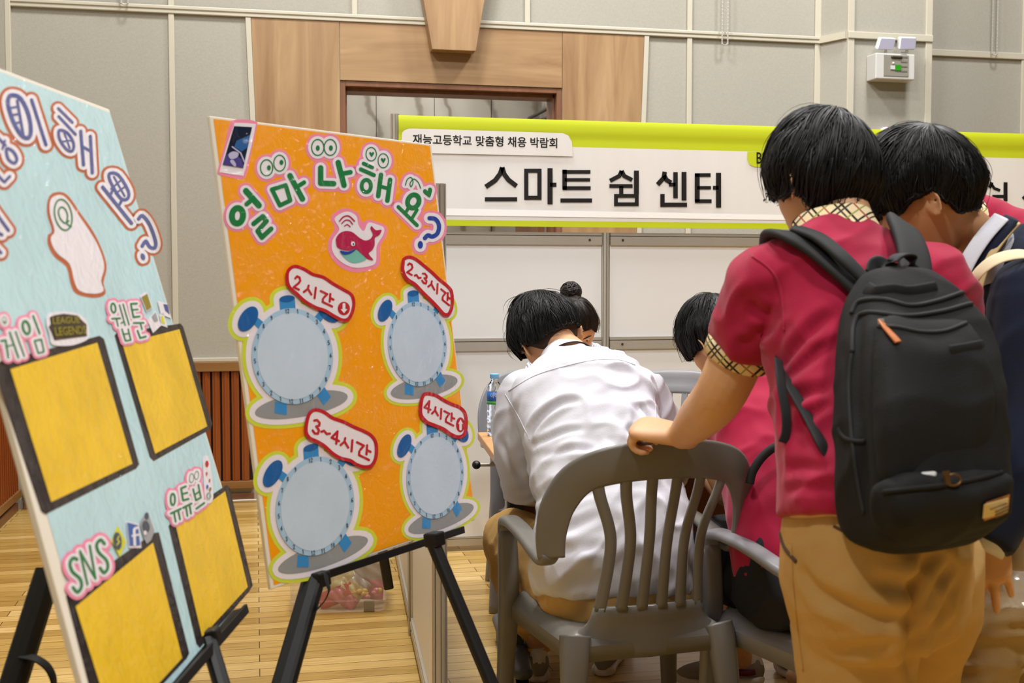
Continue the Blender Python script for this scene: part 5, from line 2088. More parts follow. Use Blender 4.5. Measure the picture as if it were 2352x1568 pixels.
def hair_mesh(name, parent, H, mats, front=28, temple=10, ear=8, back=-32, top=0.024, side=0.016, rear=0.02, locks=700, length=0.085, w=0.0055, lift=0.004, seed=1, whorl=(0.0, -0.5, 0.87), over=0.10, mess=0.35, edge=0.45, sweep=0.0, scale=1.0):
    rng = np.random.RandomState(seed)
    p0 = np.array(whorl) / np.linalg.norm(whorl)
    e1 = np.cross(p0, [1, 0, 0])
    e1 /= np.linalg.norm(e1)
    e2 = np.cross(p0, e1)

    def dirv(a, t):
        return np.cos(t)[..., None] * p0 + np.sin(t)[..., None] * (np.cos(a)[..., None] * e1 + np.sin(a)[..., None] * e2)

    def elmin(d):
        az = np.degrees(np.arctan2(np.abs(d[..., 0]), d[..., 1]))
        return np.interp(az, [0, 35, 55, 78, 105, 128, 180], [front, front, temple, ear, ear, back, back])

    def room(d):
        return np.degrees(np.arcsin(np.clip(d[..., 2], -1, 1))) - elmin(d)
    ts = np.linspace(0.02, 2.6, 160)

    def tmax(a):
        d = dirv(np.full_like(ts, a), ts)
        bad = np.nonzero(room(d) < 0)[0]
        return ts[bad[0]] if len(bad) else ts[-1]
    cap_cut = 0.10
    NA = 90
    A_ = np.linspace(0, 2 * math.pi, NA, endpoint=False)
    TM = np.array([tmax(a) for a in A_])
    TM = (TM + np.roll(TM, 1) + np.roll(TM, -1)) / 3

    def tm_at(a):
        return np.interp(a % (2 * math.pi), np.append(A_, 2 * math.pi), np.append(TM, TM[0]))

    def surf(a, t, tm, extra=0.0):
        d = dirv(a, t)
        Rr = 1 / np.sqrt((d[..., 0] / 0.0765) ** 2 + (d[..., 1] / 0.0975) ** 2 + (d[..., 2] / 0.121) ** 2)
        up = np.clip(d[..., 2], 0, 1)
        bk = np.clip(-d[..., 1], 0, 1)
        th = (side + (top - side) * up + (rear - side) * bk * (1 - up)) * scale
        k = np.clip((tm - t) / 0.45, 0, 1)
        th = th * (edge + (1 - edge) * k)
        low = np.clip(-d[..., 2] * 1.6, 0, 1) * bk
        Rr = Rr * (1 - 0.25 * low)
        return d * (Rr + th + extra)[..., None]
    rows = []
    NT = 26
    for j in range(NT + 1):
        t = 0.01 + (TM - cap_cut - 0.01) * j / NT
        d = surf(A_, t, TM)
        nz = pnoise(np.stack([np.cos(A_) * 5, np.sin(A_) * 5, t * 1.2 + seed], 1)) * 0.006 + pnoise(np.stack([np.cos(A_) * 14, np.sin(A_) * 14, t * 1.6 + seed], 1)) * 0.0035
        rad = np.linalg.norm(d, axis=1)
        d = d * (1 + nz * math.sin(math.pi * min(1, j / NT * 1.3 + 0.1)) / rad)[:, None]
        rows.append([H.c + H.D(q) * H.s for q in d])
    dl = surf(A_, TM - cap_cut + 0.03, TM)
    rows.append([H.c + H.D(q) * (H.s * 0.86) for q in dl])
    b = MB()
    b.rings(rows, cap=True)
    if locks:
        NC = max(1, locks // 4)
        per = 26
        ga = rng.uniform(0, 2 * math.pi, NC)
        gt = tm_at(ga) * np.sqrt(rng.uniform(0.0, 0.80, NC))
        gl = length * rng.uniform(0.6, 1.25, NC) / 0.115
        gw = rng.normal(0, mess, NC) * 0.35 + sweep * 0.3
        gf = lift * rng.uniform(0.0, 1.4, NC)
        go = over * rng.uniform(0.2, 1.2, NC)
        gi = np.repeat(np.arange(NC), per)
        N_ = NC * per
        ja, jt = rng.normal(0, 0.085, N_), rng.normal(0, 0.10, N_)
        n = 8
        flyer = np.where(rng.uniform(0, 1, N_) < 0.022, rng.uniform(0.004, 0.016, N_), 0.0)
        Ppos = []
        for k in range(n + 1):
            f = k / n
            conv = 1 - 0.72 * f
            t0 = np.maximum(0.02, gt[gi] + jt * 0.7)
            t = t0 + gl[gi] * f * rng.uniform(0.97, 1.03, N_)
            sint = np.maximum(0.14, np.sin(np.clip(t, 0, 3.0)))
            a = ga[gi] + ja * conv / np.maximum(0.25, np.sin(np.clip(t0, 0.05, 3))) + gw[gi] * f ** 1.3 * np.minimum(1.0, 0.4 / sint)
            tmx = tm_at(a)
            t = np.minimum(t, tmx + go[gi] * (0.3 + 0.7 * f) + 0.03 * rng.uniform(0, 1, N_))
            q = surf(a, t, tmx, -0.0015 + gf[gi] * np.sin(math.pi * f * 0.85) + 0.0022 * (rng.uniform(0, 1, N_) if k == 0 else 0) + 0.0016 * ja / 0.085 * 0.5 + flyer * math.sin(math.pi * f * 0.6))
            Ppos.append(q)
        Ppos = np.stack(Ppos, 1)
        base = np.array(H.c)
        Mx = np.array([list(H.r), list(H.f), list(H.u)])
        Wp = base + (Ppos @ Mx) * H.s
        tan = np.gradient(Wp, axis=1)
        tan /= np.maximum(np.linalg.norm(tan, axis=2, keepdims=True), 1e-9)
        rad_ = Wp - base
        rad_ /= np.linalg.norm(rad_, axis=2, keepdims=True)
        sd = np.cross(tan, rad_)
        sd /= np.maximum(np.linalg.norm(sd, axis=2, keepdims=True), 1e-9)
        prof_ = np.array([math.sin(math.pi * (0.2 + 0.77 * k / n)) for k in range(n + 1)])[None, :, None] * rng.uniform(0.7, 1.3, N_)[:, None, None]
        hw = w * 0.26 * prof_
        tri = [Wp + sd * hw, Wp + rad_ * hw * 0.7, Wp - sd * hw]
        V = np.stack(tri, 2).reshape(-1, 3)
        fs = []
        st_ = (n + 1) * 3
        pat = []
        for k in range(n):
            for c_ in range(3):
                d_ = (c_ + 1) % 3
                pat.append((k * 3 + c_, k * 3 + d_, (k + 1) * 3 + d_, (k + 1) * 3 + c_))
        pat = np.array(pat)
        F = (pat[None] + (np.arange(N_) * st_)[:, None, None]).reshape(-1, 4)
        b.add(V.tolist(), F.tolist())
    return b.build(name, mats, parent, smooth=True, recalc=False)


K_P = dict(
    skin=mat('skin', '#cfa078', rough=0.5, spec=0.4, var=0.05, vscale=14, sss=0.12, bump=0.05, bscale=180),
    skin2=mat('tanned_skin', '#c9986e', rough=0.5, spec=0.4, var=0.06, vscale=14, sss=0.1, bump=0.05, bscale=180),
    hair=mat('black_hair', '#0c0a09', rough=0.48, spec=0.4),
    hair2=mat('dark_brown_hair', '#1a110d', rough=0.48, spec=0.4),
    stub=mat('cropped_hair', '#3a281c', rough=0.8),
    eye=mat('dark_iris', '#160d08', rough=0.1), eyewhite=mat('eye_white', '#d9d2c8', rough=0.2), lips=mat('lips', '#b06a5a', rough=0.45),
    crimson=mat('crimson_pique', '#9c1036', rough=0.8, spec=0.25, sheen=0.15, bump=0.15, bscale=500, var=0.04, vscale=6),
    white=mat('white_shirt_cotton', '#cbcad1', rough=0.8, spec=0.25, bump=0.08, bscale=240),
    khaki=mat('khaki_cotton', '#b8935a', rough=0.85, spec=0.2, bump=0.12, bscale=300, var=0.05, vscale=9),
    khaki2=mat('olive_khaki_cotton', '#a58a5e', rough=0.85, spec=0.2, bump=0.12, bscale=300, var=0.05, vscale=9),
    navy=mat('navy_knit', '#141a2c', rough=0.9, spec=0.2, bump=0.15, bscale=420, sheen=0.1),
    short=mat('dark_sports_shorts', '#0f1118', rough=0.75), brown=mat('dark_brown_trousers', '#4d3721', rough=0.85),
    black=mat('black_backpack_canvas', '#161514', rough=0.8, spec=0.3, bump=0.2, bscale=420, var=0.1, vscale=8), strap=mat('black_webbing', '#151516', rough=0.75),
    cream=mat('cream_webbing', '#e8d9b4', rough=0.8), beige=mat('beige_knit_stripe', '#bfa376', rough=0.85),
    shoe=mat('white_sneaker_leather', '#d8d2c6', rough=0.55), shoegrey=mat('grey_suede', '#8d877b', rough=0.9), sole=mat('white_rubber_sole', '#d9d4c8', rough=0.6), sockY=mat('yellow_sock_trim', '#e0a92a', rough=0.8), maroon=mat('maroon_lining', '#5d1420', rough=0.8),
)


def plaid(name):
    m = mat(name, '#e6d3a9', rough=0.85, spec=0.2)
    nt, b, N, L = nodes_of(m)
    tc = N('ShaderNodeTexCoord')
    mp = N('ShaderNodeMapping')
    mp.inputs['Rotation'].default_value = (0.5, 0.6, 0.75)
    L(tc.outputs['Object'], mp.inputs[0])
    sep = N('ShaderNodeSeparateXYZ')
    L(mp.outputs[0], sep.inputs[0])
    prev = None
    for ax, freq, off, wdt, col in (('X', 24, 0.0, 0.09, '#2a2320'), ('Z', 24, 0.0, 0.09, '#2a2320'), ('X', 24, 0.2, 0.08, '#4c4038'), ('Z', 24, 0.2, 0.08, '#4c4038'), ('X', 24, 0.6, 0.06, '#a8433a'), ('Z', 24, 0.6, 0.06, '#8a9440')):
        mu = N('ShaderNodeMath')
        mu.operation = 'MULTIPLY_ADD'
        mu.inputs[1].default_value = freq
        mu.inputs[2].default_value = off + 50
        L(sep.outputs[ax], mu.inputs[0])
        fr = N('ShaderNodeMath')
        fr.operation = 'FRACT'
        L(mu.outputs[0], fr.inputs[0])
        lt = N('ShaderNodeMath')
        lt.operation = 'LESS_THAN'
        lt.inputs[1].default_value = wdt
        L(fr.outputs[0], lt.inputs[0])
        mx = N('ShaderNodeMix')
        mx.data_type = 'RGBA'
        L(lt.outputs[0], mx.inputs[0])
        if prev is None:
            mx.inputs[6].default_value = lin('#e6d3a9')
        else:
            L(prev, mx.inputs[6])
        mx.inputs[7].default_value = lin(col)
        prev = mx.outputs[2]
    L(prev, b.inputs['Base Color'])
    return m


def pinstripe(name):
    m = mat(name, '#eceaf2', rough=0.85, spec=0.2)
    nt, b, N, L = nodes_of(m)
    tc = N('ShaderNodeTexCoord')
    sep = N('ShaderNodeSeparateXYZ')
    L(tc.outputs['Object'], sep.inputs[0])
    mu = N('ShaderNodeMath')
    mu.operation = 'MULTIPLY_ADD'
    mu.inputs[1].default_value = 120
    mu.inputs[2].default_value = 40
    L(sep.outputs['X'], mu.inputs[0])
    fr = N('ShaderNodeMath')
    fr.operation = 'FRACT'
    L(mu.outputs[0], fr.inputs[0])
    lt = N('ShaderNodeMath')
    lt.operation = 'LESS_THAN'
    lt.inputs[1].default_value = 0.36
    L(fr.outputs[0], lt.inputs[0])
    mx = N('ShaderNodeMix')
    mx.data_type = 'RGBA'
    L(lt.outputs[0], mx.inputs[0])
    mx.inputs[6].default_value = lin('#f0eef5')
    mx.inputs[7].default_value = lin('#9a9fb8')
    L(mx.outputs[2], b.inputs['Base Color'])
    return m


K_P['plaid'] = plaid('plaid_trim')
K_P['stripe'] = pinstripe('blue_pinstripe_blouse')


def torso_secs(secs, yaw, grow=0.0):
    """secs bottom to top: (px, py, d, half width px, half depth m)"""
    C = [Q(s[0], s[1], s[2]) for s in secs]
    out = []
    rt = GD(math.cos(R(yaw)), math.sin(R(yaw)))
    for i, s in enumerate(secs):
        t = (C[min(i + 1, len(C) - 1)] - C[max(i - 1, 0)]).normalized()
        r = (rt - t * rt.dot(t)).normalized()
        f = t.cross(r).normalized()
        out.append((C[i], r * (s[3] * s[2] / F_PX + grow), f * (s[4] + grow)))
    return out


def drape(me_obj, pts, lift=0.002):
    """pixel path laid on an object's surface as seen from the camera; the hit points in world space"""
    me = me_obj.data
    o0 = world_loc(me_obj)
    tree = BVHTree.FromPolygons([v.co for v in me.vertices], [tuple(p.vertices) for p in me.polygons])
    out = []
    cam0 = Vector((0, 0, CAM_H)) - o0
    for p in pts:
        h, n, i, dd = tree.ray_cast(cam0, ray(p[0], p[1]).normalized())
        if h is not None:
            if n.dot(cam0 - h) < 0:
                n = -n
            out.append(h + n * lift + o0)
    return out


def px_curve(pts, sub=8):
    return [tuple(p) for p in catmull(pts, sub)]


def carve(obj, lines):
    """press creases into cloth along pixel paths: (path, width, depth)"""
    me = obj.data
    n = len(me.vertices)
    o0 = np.array(world_loc(obj))
    for pts, wd, dep in lines:
        P = drape(obj, px_curve(pts, 6), 0.0)
        if len(P) < 3:
            continue
        P = np.array([tuple(p) for p in P]) - o0
        co = np.empty(n * 3)
        me.vertices.foreach_get('co', co)
        co = co.reshape(n, 3)
        nr = np.empty(n * 3)
        me.vertices.foreach_get('normal', nr)
        nr = nr.reshape(n, 3)
        best = np.full(n, 9.0)
        par = np.zeros(n)
        m = len(P) - 1
        near = np.nonzero(((co > P.min(0) - 4 * wd) & (co < P.max(0) + 4 * wd)).all(1))[0]
        c = co[near]
        bb_, pp_ = np.full(len(near), 9.0), np.zeros(len(near))
        for i in range(m):
            a_, d_ = P[i], P[i + 1] - P[i]
            u = np.clip(((c - a_) @ d_) / max(d_ @ d_, 1e-12), 0, 1)
            ds = np.linalg.norm(c - a_ - u[:, None] * d_, axis=1)
            k = ds < bb_
            bb_[k] = ds[k]
            pp_[k] = (i + u[k]) / m
        tp = np.sin(math.pi * np.clip(pp_, 0.02, 0.98)) ** 0.6
        off = dep * tp * (-np.exp(-(bb_ / wd) ** 2) + 0.55 * np.exp(-((bb_ - 1.9 * wd) / wd) ** 2))
        co[near] += nr[near] * off[:, None]
        me.vertices.foreach_set('co', co.ravel())
        me.update()


def seam(name, me_obj, pts, rad, m, parent=None, lift=0.0005, flat=None):
    P = drape(me_obj, px_curve(pts), lift)
    if len(P) < 3:
        return None
    b = MB()
    b.tube(P, flat or rad, n=8, up=tuple((Vector((0, 0, CAM_H)) - P[len(P) // 2]).normalized()) if flat else None)
    return b.build(name, m, parent or me_obj, smooth=True)


def shoe(parent, heel, toe_dir, ln, M_up, M_so, M_acc=None, w=0.046):
    t = Vector(toe_dir)
    t.z = 0
    t.normalize()
    r = Vector((-t.y, t.x, 0))
    z = Vector((0, 0, 1))
    heel = Vector((heel[0], heel[1], 0))
    so = []
    for f, hw in ((0.0, 0.55), (0.06, 0.82), (0.3, 0.78), (0.55, 0.9), (0.72, 1.0), (0.88, 0.85), (0.97, 0.5), (1.0, 0.2)):
        so.append((heel + t * (ln * f) + z * (0.014 + (0.012 * max(0, f - 0.75) / 0.25)), r * (w * hw), z * 0.0139))
    b = MB()
    b.loft(so, n=18, sub=4, exp=3.5)
    o = b.build('shoe_sole', M_so, parent, smooth=True)
    up = []
    for f, hw, h in ((0.015, 0.5, 0.075), (0.1, 0.72, 0.085), (0.3, 0.70, 0.085), (0.48, 0.80, 0.068), (0.65, 0.93, 0.05), (0.85, 0.80, 0.035), (0.96, 0.45, 0.022), (0.985, 0.2, 0.012)):
        up.append((heel + t * (ln * f) + z * (0.020 + h / 2), r * (w * hw), z * (h / 2)))
    b = MB()
    b.loft(up, n=20, sub=4, exp=2.4)
    u = b.build('shoe_upper', M_up, parent, smooth=True)
    if M_acc:
        b = MB()
        b.loft([(heel + t * (ln * f) + z * (0.020 + h / 2), r * (w * hw + 0.002), z * (h / 2 + 0.002)) for f, hw, h in ((0.62, 0.95, 0.05), (0.85, 0.80, 0.035), (0.96, 0.45, 0.022), (0.99, 0.2, 0.012))], n=20, sub=3, exp=2.4)
        b.loft([(heel + t * (ln * f) + z * (0.020 + h / 2), r * (w * hw + 0.002), z * (h / 2 + 0.001)) for f, hw, h in ((-0.005, 0.45, 0.06), (0.06, 0.68, 0.072), (0.2, 0.73, 0.06), (0.27, 0.71, 0.03))], n=20, sub=3, exp=2.4)
        b.build('shoe_overlay', M_acc, u, smooth=True)
    return o
# ------------------------------------------------------------------ people
S = K_P


def arm_skin(b, pts, rads):
    b.tube(pts, rads, n=18, sub=6, round_ends=True)


def sleeve(b, pts, rads, exp=2.0):
    b.tube(pts, rads, n=22, sub=6, exp=exp)


def finish(body_mb, voxel, skin, label, base, smooth=2):
    me = fused(body_mb, voxel, smooth)
    o = link_mesh('person', me, skin, loc=base)
    return tag(o, label, 'person')


# ===== boy in the white shirt, seated with his back to us
T1 = [(1408, 1352, 2.97, 176, .128), (1406, 1290, 2.98, 184, .132), (1408, 1180, 3.03, 172, .126), (1378, 1060, 3.12, 160, .118), (1352, 965, 3.20, 158, .112), (1335, 895, 3.27, 166, .10), (1318, 858, 3.33, 108, .08), (1305, 832, 3.37, 58, .055)]
H1 = Head(Q(1262, 782, 3.50), GD(-.20, .78, -.55), GD(-.46, .36, .80), 1.07)
b = MB()
add_head(b, H1)
b.tube([Q(1325, 850, 3.36), Q(1305, 815, 3.40), H1.P(0, -.035, -.055), H1.P(0, -.01, -.02)], [0.075, 0.058, 0.054, 0.05], n=20, sub=4)
b.loft(torso_secs([(s[0], s[1], s[2], s[3] - 16, s[4] - .014) for s in T1], 10))
LA1 = [Q(1200, 905, 3.28), Q(1186, 1010, 3.26), Q(1200, 1112, 3.30), Q(1262, 1075, 3.50), Q(1320, 1045, 3.66)]
RA1 = [Q(1468, 893, 3.34), Q(1508, 965, 3.34), Q(1535, 1075, 3.40), Q(1480, 1060, 3.58), Q(1420, 1045, 3.70)]
for P in (LA1, RA1):
    arm_skin(b, P, [.048, .042, .036, .032, .024])
add_hand(b, LA1[-1], GD(.5, .8, 0), (0, 0, -1), -1, (25, 30, 20))
add_hand(b, RA1[-1], GD(-.5, .8, 0), (0, 0, -1), 1, (45, 50, 30))
hipL, hipR = Q(1330, 1365, 3.03), Q(1480, 1355, 3.07)
kneL, kneR = Q(1172, 1235, 3.40), Q(1400, 1240, 3.50)
ankL, ankR = G(.078, 3.66, .11), G(.300, 3.72, .12)
for h_, k_, a_ in ((hipL, kneL, ankL), (hipR, kneR, ankR)):
    arm_skin(b, [h_, (h_ + k_) / 2, k_, k_ * .5 + a_ * .5 + G(0, -.02), a_], [.085, .072, .056, .05, .034])
    b.ball(a_ + G(-.02, .05, -.06), (.04, .07, .035))
p1 = finish(b, 0.0045, S['skin'], 'boy in an untucked white shirt, seated with his back to us and head bowed', G(.26, 2.98, 0))
add_face_details(H1, p1)
# shirt
b = MB()
b.loft(torso_secs(T1, 10), exp=2.3, dome=(False, True))
sleeve(b, LA1[:3] + [Q(1245, 1085, 3.44), Q(1285, 1062, 3.56)], [.066, .058, .056, .05, .04])
sleeve(b, RA1[:3] + [Q(1500, 1066, 3.52), Q(1450, 1052, 3.64)], [.066, .060, .055, .05, .04])
b.ball(Q(1205, 902, 3.28), (.066, .06, .058))
b.ball(Q(1462, 892, 3.33), (.066, .06, .058))
sw = folds(0.011, (GD(.75, .1, .65), .075, 1.0), (GD(.5, .2, -.6), .13, .8))
me = fused(b, 0.0065, 3, lambda co: sw(co))
sh1 = link_mesh('shirt', me, S['white'], p1)
carve(sh1, [([(1216, 1012), (1222, 985), (1250, 950), (1290, 925), (1330, 918)], .010, .011), ([(1216, 1025), (1250, 1010), (1300, 990), (1340, 985)], .009, .007), ([(1500, 990), (1490, 955), (1470, 930)], .009, .008), ([(1228, 1150), (1280, 1110), (1340, 1085)], .011, .008), ([(1240, 1190), (1300, 1150), (1380, 1120)], .012, .007),
            ([(1232, 1230), (1300, 1215), (1380, 1180)], .013, .008), ([(1520, 1040), (1470, 1010), (1420, 960)], .012, .006), ([(1480, 1100), (1430, 1050), (1400, 1000)], .012, .006), ([(1150, 1010), (1175, 1060), (1210, 1110)], .010, .006), ([(1240, 1050), (1310, 1030), (1370, 1035)], .010, .006), ([(1250, 1270), (1330, 1260), (1400, 1250)], .013, .006)])
seam('yoke_seam', sh1, [(1168, 898), (1230, 862), (1308, 838), (1375, 826), (1423, 827), (1458, 838)], .0016, S['white'])
seam('armhole_seam', sh1, [(1160, 905), (1185, 945), (1205, 985), (1216, 1010)], .0012, S['white'])
seam('armhole_seam', sh1, [(1490, 865), (1502, 910), (1506, 960), (1502, 1000)], .0012, S['white'])
# shirt collar: folded band round the neck
cc = Q(1300, 834, 3.385)
ax_u = (H1.P(0, 0, 0) - cc).normalized()
ax_r = GD(.93, .1, .28)
ax_r = (ax_r - ax_u * ax_r.dot(ax_u)).normalized()
ax_f = ax_u.cross(ax_r)
b = MB()
rg = []
for k, (z, s) in enumerate(((-.02, 1.22), (.0, 1.12), (.022, 1.0), (.034, .95), (.038, .90), (.030, .86), (.024, .80), (.020, .50))):
    rg.append([cc + ax_u * z + ax_r * (.073 * s * math.cos(2 * math.pi * i / 40)) + ax_f * (.068 * s * math.sin(2 * math.pi * i / 40)) for i in range(40)])
b.rings(rg, cap=False)
b.build('shirt_collar', S['white'], p1, smooth=True)
# trousers
b = MB()
b.loft(torso_secs([(1415, 1398, 2.99, 160, .13), (1414, 1360, 2.99, 178, .14), (1412, 1310, 3.0, 172, .13), (1410, 1250, 3.02, 150, .11)], 12), exp=2.6)
for h_, k_, a_ in ((hipL, kneL, ankL), (hipR, kneR, ankR)):
    m_ = k_ * .5 + a_ * .5
    b.tube([h_, h_ * .5 + k_ * .5, k_, m_ + G(0, -.015), a_ + Vector((0, 0, .05))], [.105, .092, .078, .073, .056], n=22, sub=6)
tw_ = folds(0.009, (GD(.8, .5, .2), .08, 1.0))
link_mesh('trousers', fused(b, 0.007, 3, tw_), S['khaki'], p1)
for a_, dr in ((ankL, GD(-.12, 1)), (ankR, GD(.25, 1))):
    shoe(p1, a_ - dr * .055, dr, .255, S['shoe'], S['sole'], S['shoegrey'])
    b = MB()
    b.tube([a_ + Vector((0, 0, -.022)), a_ + Vector((0, 0, -.012))], .044, n=20)
    b.build('sock_trim', S['sockY'], p1, smooth=True)
hair_mesh('hair', p1, H1, S['hair'], front=14, temple=4, ear=8, back=-8, top=.032, side=.022, rear=.024, locks=1000, length=.085, seed=11, over=.07, whorl=(.12, -.35, .93), lift=.007, mess=.55)
hair_mesh('cropped_nape', p1, H1, S['stub'], front=40, temple=30, ear=-6, back=-34, top=.004, side=.005, rear=.006, locks=0, seed=2, edge=.7)

# ===== boy in crimson polo with the backpack, standing, leaning on the chair
Y3 = 20
T3 = [(1990, 1198, 1.935, 208, .126), (1990, 1120, 1.95, 202, .12), (1980, 1000, 2.0, 196, .118), (1966, 860, 2.06, 190, .118), (1948, 745, 2.10, 192, .115), (1938, 650, 2.14, 205, .098), (1930, 590, 2.17, 150, .085), (1920, 545, 2.19, 78, .066)]
H3 = Head(Q(1890, 425, 2.25), GD(-.42, .86, -.28), GD(-.10, .28, .95), 1.03)
b = MB()
add_head(b, H3)
b.tube([Q(1925, 590, 2.17), Q(1915, 545, 2.19), H3.P(0, -.035, -.07), H3.P(0, -.01, -.03)], [.08, .06, .055, .05], n=20, sub=4)
b.loft(torso_secs([(s[0], s[1], s[2], s[3] - 22, s[4] - .015) for s in T3], Y3))
SL3, EL3, WL3 = Q(1768, 652, 2.12), Q(1655, 902, 2.22), Q(1566, 1000, 2.58)
arm_skin(b, [SL3, SL3 * .5 + EL3 * .5, EL3, EL3 * .5 + WL3 * .5 + Vector((0, 0, -.004)), WL3], [.055, .052, .049, .045, .031])
add_hand(b, WL3, GD(-.86, .50, .12), GD(.05, .35, -.93), -1, (62, 78, 45), (0.1, 30), s=1.15)
SR3, ER3, WR3 = Q(2130, 660, 2.22), Q(2190, 860, 2.36), Q(2090, 980, 2.62)
arm_skin(b, [SR3, SR3 * .5 + ER3 * .5, ER3, ER3 * .5 + WR3 * .5, WR3], [.062, .058, .05, .046, .03])
add_hand(b, WR3, GD(-.5, .8, -.1), (0, 0, -1), 1, (30, 35, 25))
hL3, hR3 = Q(1950, 1300, 1.98), Q(2110, 1300, 2.06)
kL3, kR3 = Q(1955, 1640, 2.0), Q(2085, 1545, 2.30)
fL3, fR3 = G(.575, 1.98, .09), G(.63, 2.38, .09)
for h_, k_, a_ in ((hL3, kL3, fL3), (hR3, kR3, fR3)):
    arm_skin(b, [h_, (h_ + k_) / 2, k_, (k_ + a_) / 2, a_], [.088, .078, .056, .05, .034])
    b.ball(a_ + G(-.02, .05, -.04), (.04, .07, .035))
p3 = finish(b, 0.0042, S['skin'], 'boy standing in a crimson polo shirt, black backpack on, one hand on the chair back', G(.60, 2.0, 0))
add_face_details(H3, p3)
b = MB()
b.loft(torso_secs(T3, Y3), exp=2.3, dome=(False, True))
cuffL = SL3 * .40 + EL3 * .60
b.tube([SL3 + G(.04, .01, -.02), SL3, SL3 * .72 + EL3 * .28, SL3 * .45 + EL3 * .55], [.07, .070, .067, .062], n=24, sub=6)
cuffR = SR3 * .40 + ER3 * .60
b.tube([SR3 + G(-.04, 0, -.02), SR3, SR3 * .72 + ER3 * .28, SR3 * .45 + ER3 * .55], [.08, .078, .078, .074], n=24, sub=6)
z3 = Q(*T3[0][:3]).z
f3 = folds(0.010, (GD(.8, .3, .45), .085, 1.0), (GD(.3, .2, .9), .14, .6), keep=(z3 + .01, .10))
po3 = link_mesh('polo_shirt', fused(b, 0.0062, 3, f3), S['crimson'], p3)
carve(po3, [([(1800, 840), (1830, 800), (1880, 745), (1920, 720)], .012, .009), ([(1806, 870), (1850, 830), (1900, 790)], .011, .008), ([(1800, 925), (1850, 905), (1905, 890)], .012, .008), ([(1830, 1000), (1860, 950), (1910, 920)], .010, .006), ([(1800, 1080), (1850, 1075), (1900, 1085)], .012, .006), ([(1800, 1125), (1850, 1115), (1930, 1120)], .010, .005), ([(1720, 690), (1750, 720), (1795, 720)], .011, .006), ([(1690, 790), (1740, 770), (1790, 740)], .012, .005)])
for c_, e_, s_ in ((SL3, EL3, .0625), (SR3, ER3, .075)):
    b = MB()
    d_ = (e_ - c_)
    b.tube([c_ + d_ * .535, c_ + d_ * .57, c_ + d_ * .665], [s_ + .001, s_ + .003, s_ + .0015], n=28)
    b.build('plaid_cuff', S['plaid'], p3, smooth=True)
seam('armhole_seam', po3, [(1728, 588), (1770, 620), (1792, 660), (1800, 710), (1802, 760)], .0022, S['crimson'])


def neck_band(name, parent, c, up, right, ra, rf, zs, m):
    u = Vector(up).normalized()
    r = Vector(right)
    r = (r - u * r.dot(u)).normalized()
    f = u.cross(r)
    b = MB()
    b.rings([[c + u * z + r * (ra * s * math.cos(2 * math.pi * i / 40)) + f * (rf * s * math.sin(2 * math.pi * i / 40)) for i in range(40)] for z, s in zs], cap=False)
    return b.build(name, m, parent, smooth=True)


neck_band('plaid_collar', p3, Q(1917, 540, 2.19), GD(-.1, .3, .93), GD(math.cos(R(Y3)), math.sin(R(Y3))), .072, .066, ((-.03, 1.36), (-.005, 1.22), (.018, 1.10), (.034, 1.04), (.038, .98), (.0, .98)), S['plaid'])
b = MB()
b.loft(torso_secs([(2014, 1420, 1.98, 190, .125), (2012, 1330, 1.96, 212, .132), (2008, 1240, 1.95, 212, .126), (2000, 1160, 1.96, 196, .115)], Y3), exp=2.4)
b.tube([hL3 + Vector((0, 0, .02)), Q(1962, 1420, 1.98), Q(1962, 1540, 1.98), kL3, (kL3 + fL3) / 2, fL3], [.108, .105, .097, .09, .078, .066], n=24, sub=6)
b.tube([hR3 + Vector((0, 0, .02)), Q(2118, 1400, 2.12), Q(2098, 1500, 2.22), kR3 + Vector((0, 0, -.05)), (kR3 + fR3) / 2, fR3], [.108, .10, .088, .08, .074, .064], n=24, sub=6)
f3t = folds(0.0055, (GD(.85, .1, -.5), .10, 1.0), (GD(.9, .2, .35), .07, .5))
tr3 = link_mesh('trousers', fused(b, 0.007, 3, f3t), S['khaki'], p3)
carve(tr3, [([(2140, 1262), (2125, 1310), (2105, 1350), (2096, 1420), (2092, 1500), (2095, 1560)], .013, .016), ([(2105, 1345), (2060, 1345), (2000, 1330)], .012, .008), ([(2096, 1420), (2040, 1425), (1960, 1400), (1900, 1360)], .014, .009), ([(1840, 1300), (1880, 1360), (1960, 1400)], .014, .007), ([(2180, 1300), (2140, 1370), (2110, 1440)], .011, .009), ([(2200, 1330), (2160, 1410), (2120, 1480)], .011, .007), ([(1900, 1500), (1980, 1490), (2060, 1470)], .014, .006), ([(2095, 1480), (2120, 1450), (2150, 1400)], .010, .006)])
seam('pocket_slit', tr3, [(1915, 1208), (1945, 1222), (1985, 1228)], .0025, S['brown'])
seam('side_seam', tr3, [(1818, 1250), (1822, 1340), (1832, 1440), (1845, 1540)], .0022, S['khaki'])
seam('side_pocket', tr3, [(1790, 1210), (1802, 1255), (1830, 1290)], .0035, S['brown'])
for a_, dr in ((fL3, GD(-.4, 1)), (fR3, GD(-.3, 1))):
    shoe(p3, a_ - dr.normalized() * .06, dr, .26, S['shoe'], S['sole'])
hair_mesh('hair', p3, H3, S['hair'], front=10, temple=-2, ear=-10, back=-40, top=.028, side=.022, rear=.018, locks=1700, length=.12, w=.006, seed=5, over=.16, mess=.6, whorl=(.1, -.35, .93), edge=.3, lift=.007)

